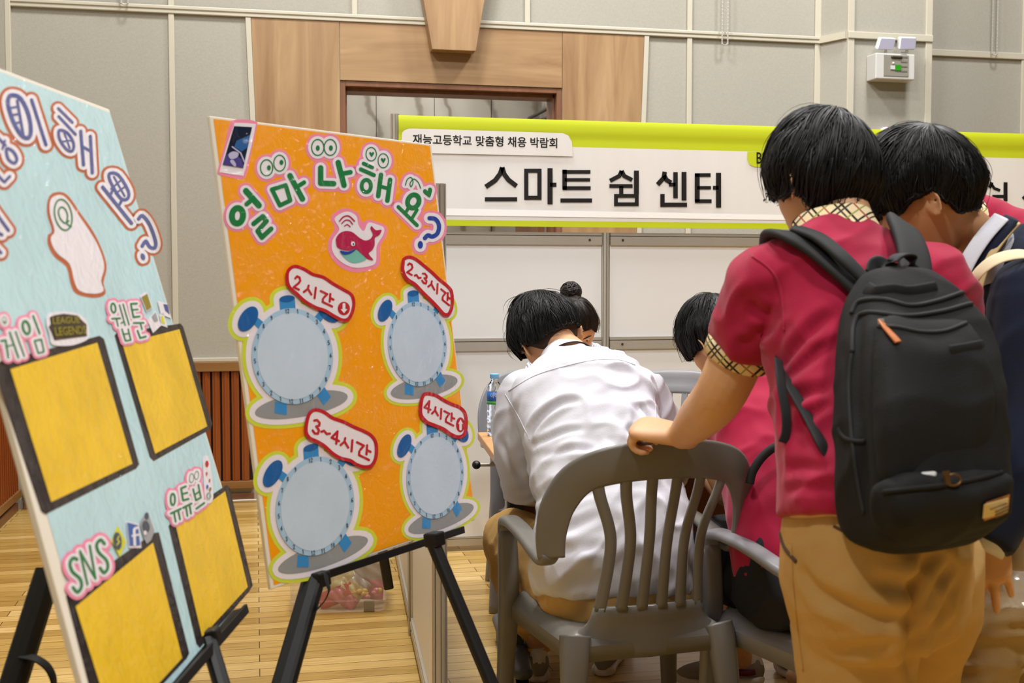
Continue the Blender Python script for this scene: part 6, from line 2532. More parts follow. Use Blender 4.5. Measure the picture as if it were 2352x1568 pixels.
# ===== backpack on his back
bk_yaw = R(24)
BR, BU = GD(math.cos(bk_yaw), math.sin(bk_yaw)), Vector((0, 0, 1))
lean = R(10)
BN = GD(math.sin(bk_yaw), -math.cos(bk_yaw))
BU = (BU * math.cos(lean) + GD(-math.sin(bk_yaw), math.cos(bk_yaw)) * math.sin(lean)).normalized()
BN = BR.cross(BU).normalized()
bag = thing('backpack', Q(2110, 950, 1.86), 'black canvas backpack with leather zip pull worn by the boy in crimson', 'backpack')
bsec = [(2118, 1232, 1.80, 150, .045), (2120, 1200, 1.80, 176, .072), (2118, 1120, 1.81, 190, .085), (2114, 1000, 1.83, 190, .084), (2108, 860, 1.87, 184, .078), (2094, 760, 1.91, 170, .07), (2078, 690, 1.94, 135, .058), (2066, 642, 1.955, 96, .04)]
secs = [(Q(x, y, d), BR * (hw * d / F_PX), -BN * hd) for x, y, d, hw, hd in bsec]
b = MB()
b.loft(secs, n=40, sub=6, exp=3.6)
fb = folds(0.006, (GD(.9, .1, .25), .10, 1.0), (GD(.2, .1, .9), .16, .7))
bagm = link_mesh('bag_body', fused(b, 0.006, 3, fb), S['black'], bag)
# front pocket panel and lower pocket stand proud of the body
b = MB()
psec = [(2150, 1105, 1.76, 150, .012), (2150, 1080, 1.755, 158, .022), (2148, 950, 1.765, 158, .026), (2140, 830, 1.80, 150, .024), (2128, 762, 1.835, 132, .018), (2122, 738, 1.85, 118, .008)]
b.loft([(Q(x, y, d), BR * (hw * d / F_PX), -BN * hd) for x, y, d, hw, hd in psec], n=36, sub=5, exp=4)
carve(bagm, [([(1975, 720), (1970, 850), (1980, 1000), (1990, 1150)], .012, .007), ([(1940, 800), (1950, 900), (1960, 1000)], .010, .004)])
fp = link_mesh('front_pocket', fused(b, 0.006, 3, fb), S['black'], bag)
b = MB()
psec = [(2164, 1222, 1.765, 138, .02), (2164, 1192, 1.75, 166, .032), (2164, 1150, 1.742, 174, .036), (2162, 1108, 1.745, 172, .032)]
b.loft([(Q(x, y, d), BR * (hw * d / F_PX), -BN * hd) for x, y, d, hw, hd in psec], n=48, sub=5, exp=7)
lp = link_mesh('lower_pocket', fused(b, 0.006, 3, fb), S['black'], bag)
seam('pocket_hem', lp, [(2030, 1130), (2100, 1122), (2180, 1112), (2260, 1096), (2310, 1082)], .004, S['black'])
for pts in ([(1956, 720), (1975, 692), (2030, 688), (2090, 702), (2150, 692), (2215, 670)], [(1958, 810), (1962, 745), (1990, 718), (2080, 726), (2160, 716), (2220, 700), (2250, 694)]):
    seam('zip', bagm, pts, .0042, S['strap'], bag)
seam('pocket_zip', fp, [(2018, 750), (2060, 752), (2110, 762), (2160, 762), (2200, 750), (2245, 728)], .0036, S['strap'])
seam('welt_pocket', fp, [(2182, 806), (2220, 800), (2278, 788)], .005, S['black'], flat=(.009, .002))
P = drape(fp, [(2027, 742), (2037, 758), (2052, 778), (2061, 789)], .004)
if len(P) > 2:
    b = MB()
    b.tube(P, (.0062, .002), n=8, up=tuple(BN), exp=4)
    b.build('leather_zip_pull', mat('orange_brown_leather', '#b5652c', rough=0.5), bag)
    MB().tube([P[0] + BU * .004, P[0] - BU * .004], .005, n=10).build('zip_slider', M_ALU, bag)
# leather label with small print
def patch(pxs, m, lift, name, parent, surf, grow=1.0):
    cx_, cy_ = sum(p[0] for p in pxs) / len(pxs), sum(p[1] for p in pxs) / len(pxs)
    P = drape(surf, [(cx_ + (x - cx_) * grow, cy_ + (y - cy_) * grow) for x, y in pxs], lift)
    if len(P) < 3:
        return None
    b = MB()
    b.poly(P, BN * .0015)
    return b.build(name, m, parent)


lab = patch([(2256, 1193), (2260, 1152), (2314, 1134), (2310, 1176)], mat('tan_leather', '#a8672f', rough=0.5), .003, 'leather_label', bag, lp)
if lab is None:
    lab = patch([(2256, 1193), (2260, 1152), (2314, 1134), (2310, 1176)], mat('tan_leather', '#a8672f', rough=0.5), .003, 'leather_label', bag, bagm)
if lab is not None:
    inn = patch([(2256, 1193), (2260, 1152), (2314, 1134), (2310, 1176)], mat('cream_label', '#d9c48e', rough=0.6), .0052, 'label_print_area', lab, lab, .8)
    M_LI = mat('label_ink', '#5e4a2c', rough=0.7)
    for row in range(4):
        x0, x1 = (2266, 2304) if row == 0 else (2278, 2306)
        y0_ = 1161 + row * 6.5
        P = drape(lab, [(x0, y0_ + 2), ((x0 + x1) / 2, y0_ - 3), (x1, y0_ - 9)], .0072)
        if len(P) == 3:
            b = MB()
            b.tube(P, (.0011, .0004), n=6, up=tuple(BN))
            b.build('print_line', M_LI, lab)
# odds in the lower pocket
q = Q(2124, 1112, 1.700)
o = MB().box(q, (.016, .006, .02), (BR, BN, (BU + BR * .5).normalized())).build('white_charger', M_WHITE, loc=q, bevel=.006, seg=3)
tag(o, 'white plastic gadget peeking out of the lower backpack pocket', 'gadget')
q = Q(2190, 1102, 1.700)
b = MB()
b.tube([q + BR * (.014 * math.cos(a)) + BU * (.008 * math.sin(a)) for a in [i * .7 for i in range(10)]], .002, n=8, sub=3)
b.box(q - BR * .012 + BU * .004, (.005, .002, .010), (BR, BN, BU))
o = b.build('key_ring', mat('bronze_keyring', '#6a4a28', rough=0.4, metal=0.6), loc=q)
tag(o, 'bronze ring with a leather tab in the lower backpack pocket', 'key ring')
# side pocket rim
seam('side_pocket_rim', bagm, [(1926, 985), (1940, 1005), (1965, 1014), (1988, 1014)], .004, S['black'], bag)
seam('side_seam', bagm, [(1958, 800), (1950, 900), (1962, 1050), (1985, 1180)], .003, S['strap'], bag)
seam('gathered_flap', bagm, [(1990, 662), (2010, 672), (2050, 668), (2090, 672), (2150, 662)], .008, S['black'], bag, flat=(.012, .003))
# grab loop
b = MB()
b.tube([Q(2000, 628, 1.95), Q(2006, 608, 1.96), Q(2020, 603, 1.965), Q(2034, 610, 1.965), Q(2040, 628, 1.955)], (.012, .0025), n=10, sub=6, up=tuple(BN), exp=4)
b.tube([Q(2060, 632, 1.95), Q(2050, 602, 1.94), Q(2068, 586, 1.95), Q(2092, 590, 1.97), Q(2098, 622, 1.97)], (.013, .003), n=10, sub=6, up=(0, 0, 1), exp=4)
b.build('grab_handle', S['strap'], bag, smooth=True)
# shoulder straps
b = MB()
b.tube([Q(1975, 660, 1.985), Q(1925, 612, 2.0), Q(1868, 566, 2.03), Q(1815, 540, 2.06), Q(1780, 555, 2.13), Q(1772, 640, 2.22), Q(1785, 740, 2.2), Q(1792, 820, 2.14)], (.030, .008), n=14, sub=6, exp=3.4, up=tuple((BN + Vector((0, 0, 1))).normalized()))
b.tube([Q(1985, 640, 1.975), Q(1935, 590, 1.985), Q(1880, 545, 2.02), Q(1830, 526, 2.06)], (.017, .006), n=12, sub=6, exp=3, up=tuple((BN + Vector((0, 0, 1))).normalized()))
b.build('shoulder_strap', S['strap'], bag, smooth=True)
b = MB()
b.tube([Q(2105, 640, 1.985), Q(2098, 580, 2.03), Q(2082, 535, 2.08), Q(2070, 515, 2.14), Q(2080, 550, 2.22), Q(2120, 640, 2.28)], (.032, .008), n=14, sub=6, exp=3.4, up=tuple((BN + Vector((0, 0, .6))).normalized()))
b.build('shoulder_strap', S['strap'], bag, smooth=True)
P = drape(po3, px_curve([(1797, 840), (1815, 880), (1860, 960), (1900, 1040)], 6), .006)
P = [Q(1785, 800, 2.10)] + P[1::5] + [Q(1915, 1058, 1.86)]
b = MB()
b.tube(P, (.011, .0025), n=10, sub=5, exp=4, up=tuple(BN))
b.build('strap_webbing', S['strap'], bag, smooth=True)
b = MB()
b.tube([Q(1788, 825, 1.99), Q(1794, 880, 1.95), Q(1805, 945, 1.93), Q(1806, 990, 1.925), Q(1798, 1016, 1.925)], (.009, .002), n=10, sub=6, exp=4, up=tuple(GD(.3, -.9, .1)))
b.build('strap_tail', S['strap'], bag, smooth=True)
b = MB()
b.tube([Q(1900, 1030, 1.87), Q(1928, 1100, 1.85), Q(1942, 1030, 1.86)], (.012, .004), n=8, sub=4, up=tuple(BN), exp=3)
b.build('strap_anchor', S['black'], bag, smooth=True)
# ===== woman with a bun, seated beyond the table, bowed towards us
T2 = [(1345, 1000, 4.52, 92, .105), (1340, 935, 4.50, 98, .105), (1332, 870, 4.47, 108, .095), (1328, 832, 4.44, 98, .08), (1326, 808, 4.41, 56, .055), (1326, 794, 4.39, 34, .048)]
H2 = Head(Q(1322, 752, 4.33), GD(.10, -.72, -.66), GD(.02, -.62, .78), .98)
b = MB()
add_head(b, H2)
b.tube([Q(1332, 835, 4.42), Q(1334, 805, 4.40), H2.P(0, -.03, -.06), H2.P(0, -.01, -.02)], [.07, .05, .048, .045], n=20, sub=4)
b.loft(torso_secs([(s[0], s[1], s[2], s[3] - 8, s[4] - .012) for s in T2], 0))
LA2 = [Q(1412, 836, 4.44), Q(1448, 930, 4.36), Q(1450, 985, 4.22), Q(1400, 985, 4.02), Q(1365, 975, 3.92)]
RA2 = [Q(1240, 850, 4.44), Q(1218, 935, 4.36), Q(1215, 985, 4.22), Q(1262, 985, 4.02), Q(1300, 975, 3.92)]
for P in (LA2, RA2):
    arm_skin(b, P, [.044, .038, .034, .03, .022])
add_hand(b, LA2[-1], GD(-.4, -.9), (0, 0, -1), 1, (30, 35, 20), s=.92)
add_hand(b, RA2[-1], GD(.4, -.9), (0, 0, -1), -1, (45, 50, 30), s=.92)
for sx in (-1, 1):
    h_, k_, a_ = G(.27 + sx * .09, 4.55, .47), G(.25 + sx * .10, 4.12, .48), G(.25 + sx * .09, 4.22, .10)
    arm_skin(b, [h_, (h_ + k_) / 2, k_, (k_ + a_) / 2, a_], [.085, .075, .055, .048, .033])
p2 = finish(b, 0.0045, S['skin'], 'woman with her hair in a top bun and a striped blouse, bowed over the table', G(.26, 4.5, 0))
add_face_details(H2, p2)
b = MB()
b.loft(torso_secs(T2, 0), exp=2.3)
sleeve(b, LA2[:4], [.056, .050, .046, .042])
sleeve(b, RA2[:4], [.056, .050, .046, .042])
b.ball(LA2[0], .055)
b.ball(RA2[0], .055)
link_mesh('striped_blouse', fused(b, 0.006, 3, folds(0.006, (GD(.6, .1, .7), .07, 1.0))), S['stripe'], p2)
neck_band('blouse_collar', p2, Q(1326, 804, 4.40), GD(.0, -.35, .9), GD(1, 0), .060, .054, ((-.02, 1.3), (0, 1.14), (.018, 1.0), (.026, .95), (.02, .9)), S['stripe'])
b = MB()
for sx in (-1, 1):
    h_, k_, a_ = G(.27 + sx * .09, 4.55, .47), G(.25 + sx * .10, 4.12, .48), G(.25 + sx * .09, 4.22, .10)
    b.tube([h_, (h_ + k_) / 2, k_, (k_ + a_) / 2, a_], [.10, .088, .07, .062, .05], n=20, sub=5)
b.ball(G(.27, 4.56, .48), (.17, .13, .10))
link_mesh('dark_trousers', fused(b, 0.008, 3), S['short'], p2)
for sx in (-1, 1):
    shoe(p2, G(.25 + sx * .09, 4.27), GD(0, -1), .235, S['black'], S['black'])
hr2 = hair_mesh('hair', p2, H2, S['hair2'], front=38, temple=12, ear=4, back=-34, top=.010, side=.009, rear=.010, locks=1100, length=.11, w=.0030, lift=.001, seed=21, over=.01, mess=.12, whorl=(.0, -.1, .99), edge=.3)
bc2 = Q(1311, 671, 4.36)
b = MB()
b.ball(bc2, (.040, .039, .034), 24, 16)
for k in range(46):
    a0_ = k * 2.4
    ax1 = Vector((math.cos(a0_), math.sin(a0_), 1.2 * math.sin(k * 1.3))).normalized()
    ax2 = ax1.cross(Vector((math.sin(k * .7), .3, math.cos(k * 1.1)))).normalized()
    r_ = .0385
    b.tube([bc2 + (ax1 * math.cos(t) + ax2 * math.sin(t)) * r_  for t in [i * .45 for i in range(8)]], [.001, .0035, .004, .004, .004, .004, .003, .001], n=6)
b.ball(Q(1314, 690, 4.37), (.020, .020, .016))
b.build('hair_bun', S['hair2'], hr2, smooth=True, recalc=False)

# ===== boy in the navy cardigan at the right, leaning in, bottles in his hand
H4 = Head(Q(2130, 468, 2.40), GD(-.82, .34, -.42), GD(-.36, .10, .93), .95)
b = MB()
add_head(b, H4)
b.tube([Q(2310, 640, 2.46), Q(2262, 580, 2.44), Q(2215, 530, 2.42), H4.P(0, -.02, -.03)], [.070, .057, .053, .05], n=22, sub=4)
T4 = [(2500, 1235, 2.42, 165, .125), (2495, 1100, 2.42, 165, .122), (2470, 950, 2.42, 165, .118), (2425, 800, 2.42, 178, .115), (2380, 700, 2.42, 188, .10), (2340, 628, 2.44, 130, .085), (2300, 580, 2.445, 78, .068)]
YA4 = -62
b.loft(torso_secs([(s[0], s[1], s[2], s[3] - 22, s[4] - .012) for s in T4], YA4))
SL4, EL4, WL4 = Q(2372, 690, 2.26), Q(2372, 970, 2.20), Q(2266, 1204, 2.14)
arm_skin(b, [SL4, SL4 * .5 + EL4 * .5, EL4, EL4 * .5 + WL4 * .5, WL4], [.055, .05, .044, .04, .028])
add_hand(b, WL4, G(.05, .02, -1.0), GD(.38, .92, 0), -1, fingers=[(18, 22, 12), (8, 12, 8), (8, 12, 8), (14, 18, 10)], thumb=(.15, 10), spread=.16, s=1.04)
SR4, ER4, WR4 = Q(2395, 690, 2.62), Q(2330, 860, 2.78), Q(2240, 960, 2.9)
arm_skin(b, [SR4, SR4 * .5 + ER4 * .5, ER4, ER4 * .5 + WR4 * .5, WR4], [.055, .05, .044, .04, .028])
add_hand(b, WR4, GD(-.8, .5, -.2), (0, 0, -1), 1, (30, 30, 20))
h4 = [Q(2415, 1200, 2.42), Q(2440, 1200, 2.58)]
k4 = [Q(2262, 1470, 2.38), Q(2345, 1480, 2.60)]
f4 = [G(.96, 2.40, .09), G(1.15, 2.66, .09)]
for h_, k_, a_ in zip(h4, k4, f4):
    arm_skin(b, [h_, (h_ + k_) / 2, k_, (k_ + a_) / 2, a_], [.085, .074, .055, .048, .034])
p4 = finish(b, 0.0040, S['skin2'], 'boy leaning in from the right in a navy cardigan, bottles in his lowered hand', G(1.0, 2.4, 0))
add_face_details(H4, p4)
b = MB()
b.loft(torso_secs(T4, YA4), exp=2.3, dome=(False, True))
b.tube([SL4, SL4 * .6 + EL4 * .4, EL4, EL4 * .45 + WL4 * .55, WL4 + (WL4 - EL4).normalized() * .035], [.078, .074, .068, .064, .058], n=24, sub=6)
b.tube([SR4, SR4 * .6 + ER4 * .4, ER4, ER4 * .2 + WR4 * .8], [.078, .074, .066, .056], n=24, sub=6)
b.ball(SL4, .076)
b.ball(SR4, .076)
cd = link_mesh('navy_cardigan', fused(b, 0.0062, 3, folds(0.010, (GD(.2, .2, 1), .10, 1.0), (GD(.8, .2, .4), .09, .6))), S['navy'], p4)
# shirt collar and knit stripe
def strip(name, parent, pts, wid, th, m, up):
    b = MB()
    b.tube([Q(*p) for p in pts], (wid, th), n=12, sub=6, exp=3.5, up=up)
    return b.build(name, m, parent, smooth=True)


ax4 = (Q(2232, 545, 2.42) - Q(2285, 610, 2.445)).normalized()
neck_band('shirt_collar', p4, Q(2262, 578, 2.435), ax4, GD(.1, 1, -.1), .070, .064, ((-.042, 1.16), (-.012, 1.06), (.010, .97), (.016, .93), (.014, .90), (-.02, .94)), S['white'])
strip('collar_point', p4, [(2300, 498, 2.37), (2262, 540, 2.345), (2228, 590, 2.33), (2202, 642, 2.325)], .016, .003, S['white'], tuple(GD(-.3, -.8, .5)))
strip('cardigan_edge', p4, [(2322, 502, 2.38), (2284, 550, 2.35), (2250, 605, 2.34), (2226, 670, 2.335), (2225, 760, 2.33)], .016, .006, S['navy'], tuple(GD(-.3, -.8, .5)))
strip('knit_stripe', p4, [(2336, 512, 2.385), (2296, 558, 2.345), (2264, 612, 2.325), (2244, 680, 2.315), (2234, 740, 2.31)], .0075, .004, S['beige'], tuple(GD(-.3, -.8, .5)))
b = MB()
d_ = (WL4 - EL4).normalized()
b.tube([WL4 + d_ * .02, WL4 + d_ * .046], .049, n=24)
b.build('shirt_cuff', S['white'], p4, smooth=True)
b = MB()
b.loft(torso_secs([(2425, 1290, 2.43, 150, .125), (2450, 1220, 2.43, 158, .125), (2480, 1150, 2.43, 155, .12)], YA4), exp=2.4)
for h_, k_, a_ in zip(h4, k4, f4):
    b.tube([h_, (h_ + k_) / 2, k_, (k_ + a_) / 2, a_], [.115, .098, .076, .072, .062], n=24, sub=6)
link_mesh('trousers', fused(b, 0.0065, 3, folds(0.011, (GD(1, .1, .15), .045, 1.0), (GD(.4, .1, -.8), .10, .5))), S['khaki2'], p4)
for a_ in f4:
    shoe(p4, a_ + GD(1, -.1) * .05, GD(-1, .1), .26, S['shoe'], S['sole'])
hair_mesh('hair', p4, H4, S['hair'], front=14, temple=4, ear=16, back=-26, top=.058, side=.016, rear=.030, locks=1700, length=.105, w=.0045, lift=.007, seed=9, over=.10, mess=.7, whorl=(-.1, -.45, .88), edge=.45, sweep=.4)
# cream strap of his bag over the shoulder
t = thing('shoulder_bag', Q(2460, 900, 2.62), 'cream webbing strap of a bag over the navy cardigan shoulder', 'bag')
b = MB()
b.tube([Q(2226, 690, 2.29), Q(2238, 640, 2.27), Q(2270, 606, 2.255), Q(2310, 588, 2.25), Q(2360, 584, 2.26), Q(2420, 600, 2.32), Q(2470, 680, 2.45), Q(2490, 800, 2.56)], [(.008, .002), (.010, .002), (.012, .002), (.0125, .002), (.0125, .002), (.0125, .002), (.0125, .002), (.0125, .002)], n=12, sub=6, exp=4, up=tuple(GD(-.1, -.75, .65)))
b.build('strap', S['cream'], t, smooth=True)
b = MB()
b.tube([Q(2225, 688, 2.29), Q(2228, 740, 2.285), Q(2240, 860, 2.29)], (.010, .003), n=10, sub=4, exp=4, up=tuple(GD(-.4, -.9, .1)))
b.build('lower_webbing', S['cream'], t, smooth=True)
b = MB()
b.box(Q(2520, 920, 2.62), (.05, .14, .2), (GD(-.2, .98), GD(.98, .2), Z))
b.build('bag_body', S['cream'], t, bevel=.03, seg=4)

# bottles in that hand
M_CRUMP = bpy.data.materials.new('crumpled_clear_plastic')
M_CRUMP.use_nodes = True
nt = M_CRUMP.node_tree
pb = nt.nodes['Principled BSDF']
pb.inputs['Base Color'].default_value = (0.9, 0.92, 0.93, 1)
pb.inputs['Roughness'].default_value = 0.08
pb.inputs['Specular IOR Level'].default_value = 1.0
tr = nt.nodes.new('ShaderNodeBsdfTransparent')
mx = nt.nodes.new('ShaderNodeMixShader')
mx.inputs[0].default_value = 0.24
nt.links.new(tr.outputs[0], mx.inputs[1])
nt.links.new(pb.outputs[0], mx.inputs[2])
nt.links.new(mx.outputs[0], nt.nodes['Material Output'].inputs[0])


def crushed(c, ax, ln, r, seed, name, label, band=None):
    ax = Vector(ax).normalized()
    e1 = ax.cross(Vector((0, 0, 1))).normalized()
    e2 = ax.cross(e1)
    rg_ = np.random.RandomState(seed)
    rows = []
    m, n = 22, 26
    for j in range(m + 1):
        f = j / m
        rr = r * min(1, .25 + 6 * f) * (1 if f < .72 else max(.38, 1 - (f - .72) / .25 * .7))
        row = []
        for i in range(n):
            a = 2 * math.pi * i / n
            k = 1 + .16 * float(pnoise(np.array([[math.cos(a) * 1.6, math.sin(a) * 1.6, f * 5 + seed]]))[0]) * 2.2 + (.05 if (j % 3) == 0 else 0)
            row.append(c + ax * (ln * (f - .5)) + (e1 * math.cos(a) + e2 * math.sin(a)) * (rr * k))
        rows.append(row)
    b = MB()
    b.rings(rows)
    t = thing(name, c, label, 'bottle')
    b.build('bottle_body', M_CRUMP, t)
    b = MB()
    b.tube([c + ax * (ln * .49), c + ax * (ln * .56)], r * .42, n=18)
    b.build('cap', M_WHITE if band is None else M_CAPB, t, bevel=.001)
    if band:
        b = MB()
        b.tube([c + ax * (ln * band[0]), c + ax * (ln * band[1])], r * 1.10, n=26, cap=False)
        b.build('label_band', M_LAB, t, smooth=True)
    return t


crushed(Q(2330, 1352, 2.20), GD(.95, .25, -.12), .17, .036, 3, 'plastic_bottle', 'crumpled clear bottle under the fingers of the hand by the olive trousers')
crushed(Q(2234, 1266, 2.20), GD(.42, .1, .9), .19, .027, 8, 'plastic_bottle', 'clear bottle with a blue label band beside the lowered hand', (-.02, .16))

# ===== boy in crimson bending forward behind the navy cardigan
H5 = Head(Q(2095, 455, 2.86), GD(-.72, .30, -.62), GD(-.60, .2, .77), 1.0)
T5 = [(2440, 1180, 2.95, 145, .12), (2440, 1050, 2.95, 150, .12), (2420, 880, 2.93, 155, .118), (2378, 725, 2.91, 168, .112), (2315, 605, 2.9, 165, .10), (2250, 524, 2.88, 92, .078), (2210, 492, 2.87, 50, .06)]
Y5 = -58
b = MB()
add_head(b, H5)
b.tube([Q(2250, 545, 2.88), Q(2205, 495, 2.87), H5.P(0, -.03, -.05), H5.P(0, 0, -.02)], [.075, .058, .055, .05], n=20, sub=4)
b.loft(torso_secs([(s[0], s[1], s[2], s[3] - 16, s[4] - .012) for s in T5], Y5))
A5 = [[Q(2270, 620, 2.74), Q(2200, 760, 2.80), Q(2160, 880, 2.9), Q(2110, 930, 3.05), Q(2060, 950, 3.15)], [Q(2330, 560, 3.06), Q(2270, 720, 3.15), Q(2230, 860, 3.2), Q(2180, 930, 3.3), Q(2130, 950, 3.4)]]
for P in A5:
    arm_skin(b, P, [.052, .046, .04, .036, .026])
    add_hand(b, P[-1], GD(-.8, .6), (0, 0, -1), -1 if P is A5[0] else 1, (30, 30, 20))
h5 = [Q(2400, 1200, 2.87), Q(2420, 1200, 3.03)]
k5 = [Q(2235, 1370, 2.80), Q(2330, 1420, 3.0)]
f5 = [G(1.06, 2.82, .09), G(1.24, 3.08, .09)]
for h_, k_, a_ in zip(h5, k5, f5):
    arm_skin(b, [h_, (h_ + k_) / 2, k_, (k_ + a_) / 2, a_], [.08, .07, .054, .047, .034])
p5 = finish(b, 0.005, S['skin2'], 'boy in crimson polo bending forward, mostly hidden behind the navy cardigan', G(1.15, 2.9, 0))
add_face_details(H5, p5)
b = MB()
b.loft(torso_secs(T5, Y5), exp=2.3)
for P in A5:
    b.tube([P[0], P[0] * .5 + P[1] * .5, P[1]], [.078, .074, .068], n=22, sub=6)
    b.ball(P[0], .074)
link_mesh('polo_shirt', fused(b, 0.0065, 3, folds(0.009, (GD(.6, .2, .8), .09, 1.0))), S['crimson'], p5)
neck_band('plaid_collar', p5, Q(2222, 505, 2.872), (Q(2190, 475, 2.86) - Q(2252, 545, 2.88)), GD(.1, 1, 0), .066, .062, ((-.028, 1.24), (-.005, 1.12), (.016, 1.0), (.024, .95), (.0, .92)), S['plaid'])
b = MB()
b.loft(torso_secs([(2400, 1270, 2.95, 140, .12), (2420, 1200, 2.95, 148, .12), (2436, 1120, 2.95, 145, .115)], Y5), exp=2.4)
for h_, k_, a_ in zip(h5, k5, f5):
    b.tube([h_, (h_ + k_) / 2, k_, (k_ + a_) / 2, a_], [.11, .095, .078, .07, .06], n=22, sub=6)
link_mesh('trousers', fused(b, 0.008, 3, folds(0.009, (GD(1, .1, .2), .07, 1.0))), S['brown'], p5)
for a_ in f5:
    shoe(p5, a_ + GD(1, -.3) * .05, GD(-1, .3), .26, S['shoe'], S['sole'])
hair_mesh('hair', p5, H5, S['hair'], front=10, temple=0, ear=0, back=-30, top=.036, side=.02, rear=.024, locks=1000, length=.11, w=.004, lift=.006, seed=19, over=.12, mess=.6, whorl=(.1, -.4, .9))
t = thing('eyeglasses', H5.P(0, .10, .01), 'thin wire glasses on the bent boy behind the navy cardigan', 'glasses')
b = MB()
for s in (-1, 1):
    b.tube([H5.P(s * .033 + .022 * math.cos(a), .098, .006 + .017 * math.sin(a)) for a in [2 * math.pi * i / 20 for i in range(20)]], .0012, n=6, closed=True)
b.tube([H5.P(-.011, .099, .008), H5.P(0, .102, .012), H5.P(.011, .099, .008)], .0012, n=6)
fr = b.build('frame', M_ALU_DARK, t)
for s in (-1, 1):
    b = MB()
    b.tube([H5.P(s * .055, .096, .010), H5.P(s * .074, .07, .012), H5.P(s * .080, .0, .010)], .0014, n=6)
    b.build('temple', M_ALU_DARK, t)
t = thing('backpack', Q(2560, 640, 3.0), 'black backpack seen only by its strap at the right edge, on the bent boy', 'backpack')
b = MB()
b.tube([Q(2290, 560, 2.80), Q(2312, 506, 2.81), Q(2345, 505, 2.84), Q(2400, 565, 2.87), Q(2470, 640, 2.9)], (.015, .005), n=12, sub=6, exp=3.4, up=tuple(GD(0, -.5, .9)))
b.build('shoulder_strap', S['strap'], t, smooth=True)
b = MB()
b.loft([(Q(2620, 900, 2.95), GD(0, 1) * .13, GD(1, 0) * .05), (Q(2610, 820, 2.95), GD(0, 1) * .15, GD(1, 0) * .08), (Q(2590, 680, 2.95), GD(0, 1) * .14, GD(1, 0) * .08), (Q(2550, 580, 2.94), GD(0, 1) * .08, GD(1, 0) * .04)], exp=3.4)
b.build('bag_body', S['black'], t, smooth=True)

# ===== boy in crimson seated on the second chair
T6 = [(1838, 1345, 2.86, 152, .128), (1832, 1270, 2.88, 155, .126), (1815, 1150, 2.94, 150, .12), (1785, 1030, 3.04, 148, .115), (1752, 935, 3.13, 155, .105), (1722, 880, 3.19, 138, .088), (1695, 845, 3.24, 78, .07), (1678, 822, 3.27, 50, .056)]
Y6 = 22
H6 = Head(Q(1652, 788, 3.33), GD(-.45, .70, -.56), GD(-.42, .35, .84), 1.0)
b = MB()
add_head(b, H6)
b.tube([Q(1698, 850, 3.24), Q(1680, 820, 3.27), H6.P(0, -.035, -.06), H6.P(0, -.01, -.02)], [.075, .058, .054, .05], n=20, sub=4)
b.loft(torso_secs([(s[0], s[1], s[2], s[3] - 16, s[4] - .013) for s in T6], Y6))
LA6 = [Q(1650, 935, 3.12), Q(1640, 1030, 3.12), Q(1672, 1130, 3.16), Q(1622, 1075, 3.36), Q(1580, 1040, 3.52)]
RA6 = [Q(1840, 900, 3.28), Q(1850, 1000, 3.32), Q(1840, 1080, 3.42), Q(1780, 1060, 3.56), Q(1720, 1040, 3.66)]
for P in (LA6, RA6):
    arm_skin(b, P, [.05, .046, .04, .036, .026])
add_hand(b, LA6[-1], GD(-.4, .9), (0, 0, -1), -1, (35, 40, 25))
add_hand(b, RA6[-1], GD(-.5, .8), (0, 0, -1), 1, (45, 50, 30))
h6 = [Q(1760, 1330, 2.94), Q(1900, 1330, 2.98)]
k6 = [Q(1640, 1255, 3.36), Q(1820, 1255, 3.42)]
f6 = [Q(1706, 1520, 3.60), Q(1870, 1540, 3.55)]
for h_, k_, a_ in zip(h6, k6, f6):
    arm_skin(b, [h_, (h_ + k_) / 2, k_, k_ * .6 + a_ * .4 + G(.01, -.03), a_ * .85 + k_ * .15, a_], [.088, .078, .058, .056, .038, .036])
    b.ball(a_ + G(-.03, .03, -.03), (.05, .05, .035))
p6 = finish(b, 0.0045, S['skin2'], 'boy in crimson polo and dark shorts seated at the table, between the chairs', G(.72, 2.9, 0))
add_face_details(H6, p6)
b = MB()
b.loft(torso_secs(T6, Y6), exp=2.3, dome=(False, True))
for P in (LA6, RA6):
    b.tube([P[0], P[0] * .5 + P[1] * .5, P[1] * .85 + P[2] * .15], [.076, .072, .066], n=22, sub=6)
    b.ball(P[0], .074)
link_mesh('polo_shirt', fused(b, 0.0065, 3, folds(0.010, (GD(-.5, .2, .8), .085, 1.0), (GD(.8, .2, .3), .10, .5), keep=(.50, .12))), S['crimson'], p6)
neck_band('plaid_collar', p6, Q(1690, 836, 3.255), (Q(1665, 808, 3.30) - Q(1698, 850, 3.24)), GD(math.cos(R(Y6)), math.sin(R(Y6))), .070, .064, ((-.026, 1.24), (-.005, 1.12), (.016, 1.0), (.024, .95), (.0, .92)), S['plaid'])
b = MB()
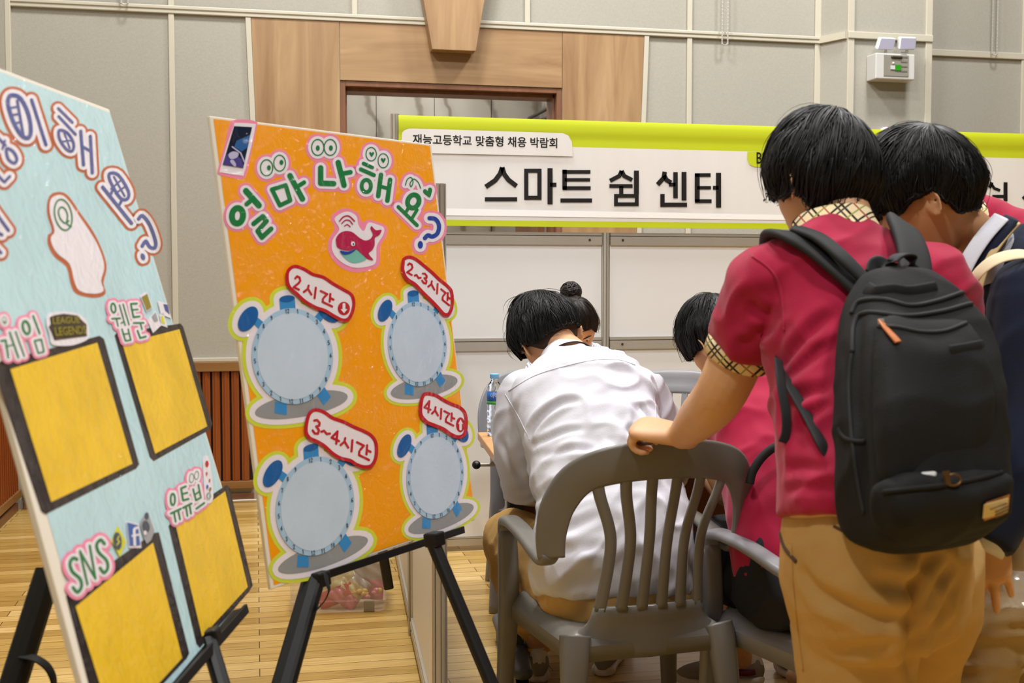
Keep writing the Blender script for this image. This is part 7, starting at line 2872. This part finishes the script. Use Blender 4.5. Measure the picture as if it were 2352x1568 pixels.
b.loft(torso_secs([(1846, 1400, 2.86, 145, .13), (1842, 1350, 2.86, 158, .135), (1836, 1290, 2.88, 152, .125)], Y6), exp=2.6)
for h_, k_ in zip(h6, k6):
    b.tube([h_, h_ * .5 + k_ * .5, h_ * .12 + k_ * .88], [.112, .104, .098], n=22, sub=6)
sh6 = link_mesh('shorts', fused(b, 0.007, 3, folds(0.009, (GD(.6, .6, .2), .09, 1.0))), S['short'], p6)
seam('white_piping', sh6, [(1630, 1240), (1680, 1256), (1720, 1256), (1746, 1252)], .0022, S['white'])
seam('blue_panel', sh6, [(1640, 1262), (1690, 1274), (1745, 1272)], .005, mat('deep_blue_trim', '#15233f', rough=.8), flat=(.007, .002))
for a_, dr in zip(f6, (GD(-1, -.05), GD(-.3, 1))):
    shoe(p6, a_ - dr * .05, dr, .262, S['shoe'], S['sole'], S['shoegrey'], w=.045)
    b = MB()
    b.tube([a_ + Vector((0, 0, -.03)), a_ + Vector((0, 0, -.012))], .045, n=20)
    b.build('shoe_lining', S['maroon'], p6, smooth=True)
hair_mesh('hair', p6, H6, S['hair'], front=12, temple=2, ear=0, back=-30, top=.03, side=.02, rear=.024, locks=900, length=.10, w=.0042, lift=.008, seed=31, over=.10, mess=.6, whorl=(.1, -.4, .9))
# black bag between his hip and the chair arm
t = thing('hand_bag', Q(1775, 1280, 2.86), 'black bag with a stiff loop handle hanging from the arm of the second grey chair', 'bag')
b = MB()
b.tube([Q(1722, 1110, 2.80), Q(1730, 1080, 2.80), Q(1755, 1045, 2.80), Q(1790, 1022, 2.80), Q(1830, 1020, 2.82), Q(1870, 1060, 2.86)], .0105, n=12, sub=6)
b.build('loop_handle', S['strap'], t, smooth=True)
b = MB()
b.loft([(Q(1770, 1360, 2.80), GD(1, .3) * .05, GD(-.3, 1) * .03), (Q(1772, 1330, 2.80), GD(1, .3) * .062, GD(-.3, 1) * .035), (Q(1775, 1250, 2.80), GD(1, .3) * .055, GD(-.3, 1) * .03), (Q(1778, 1215, 2.80), GD(1, .3) * .04, GD(-.3, 1) * .012)], exp=3)
b.build('bag_body', S['short'], t, smooth=True)
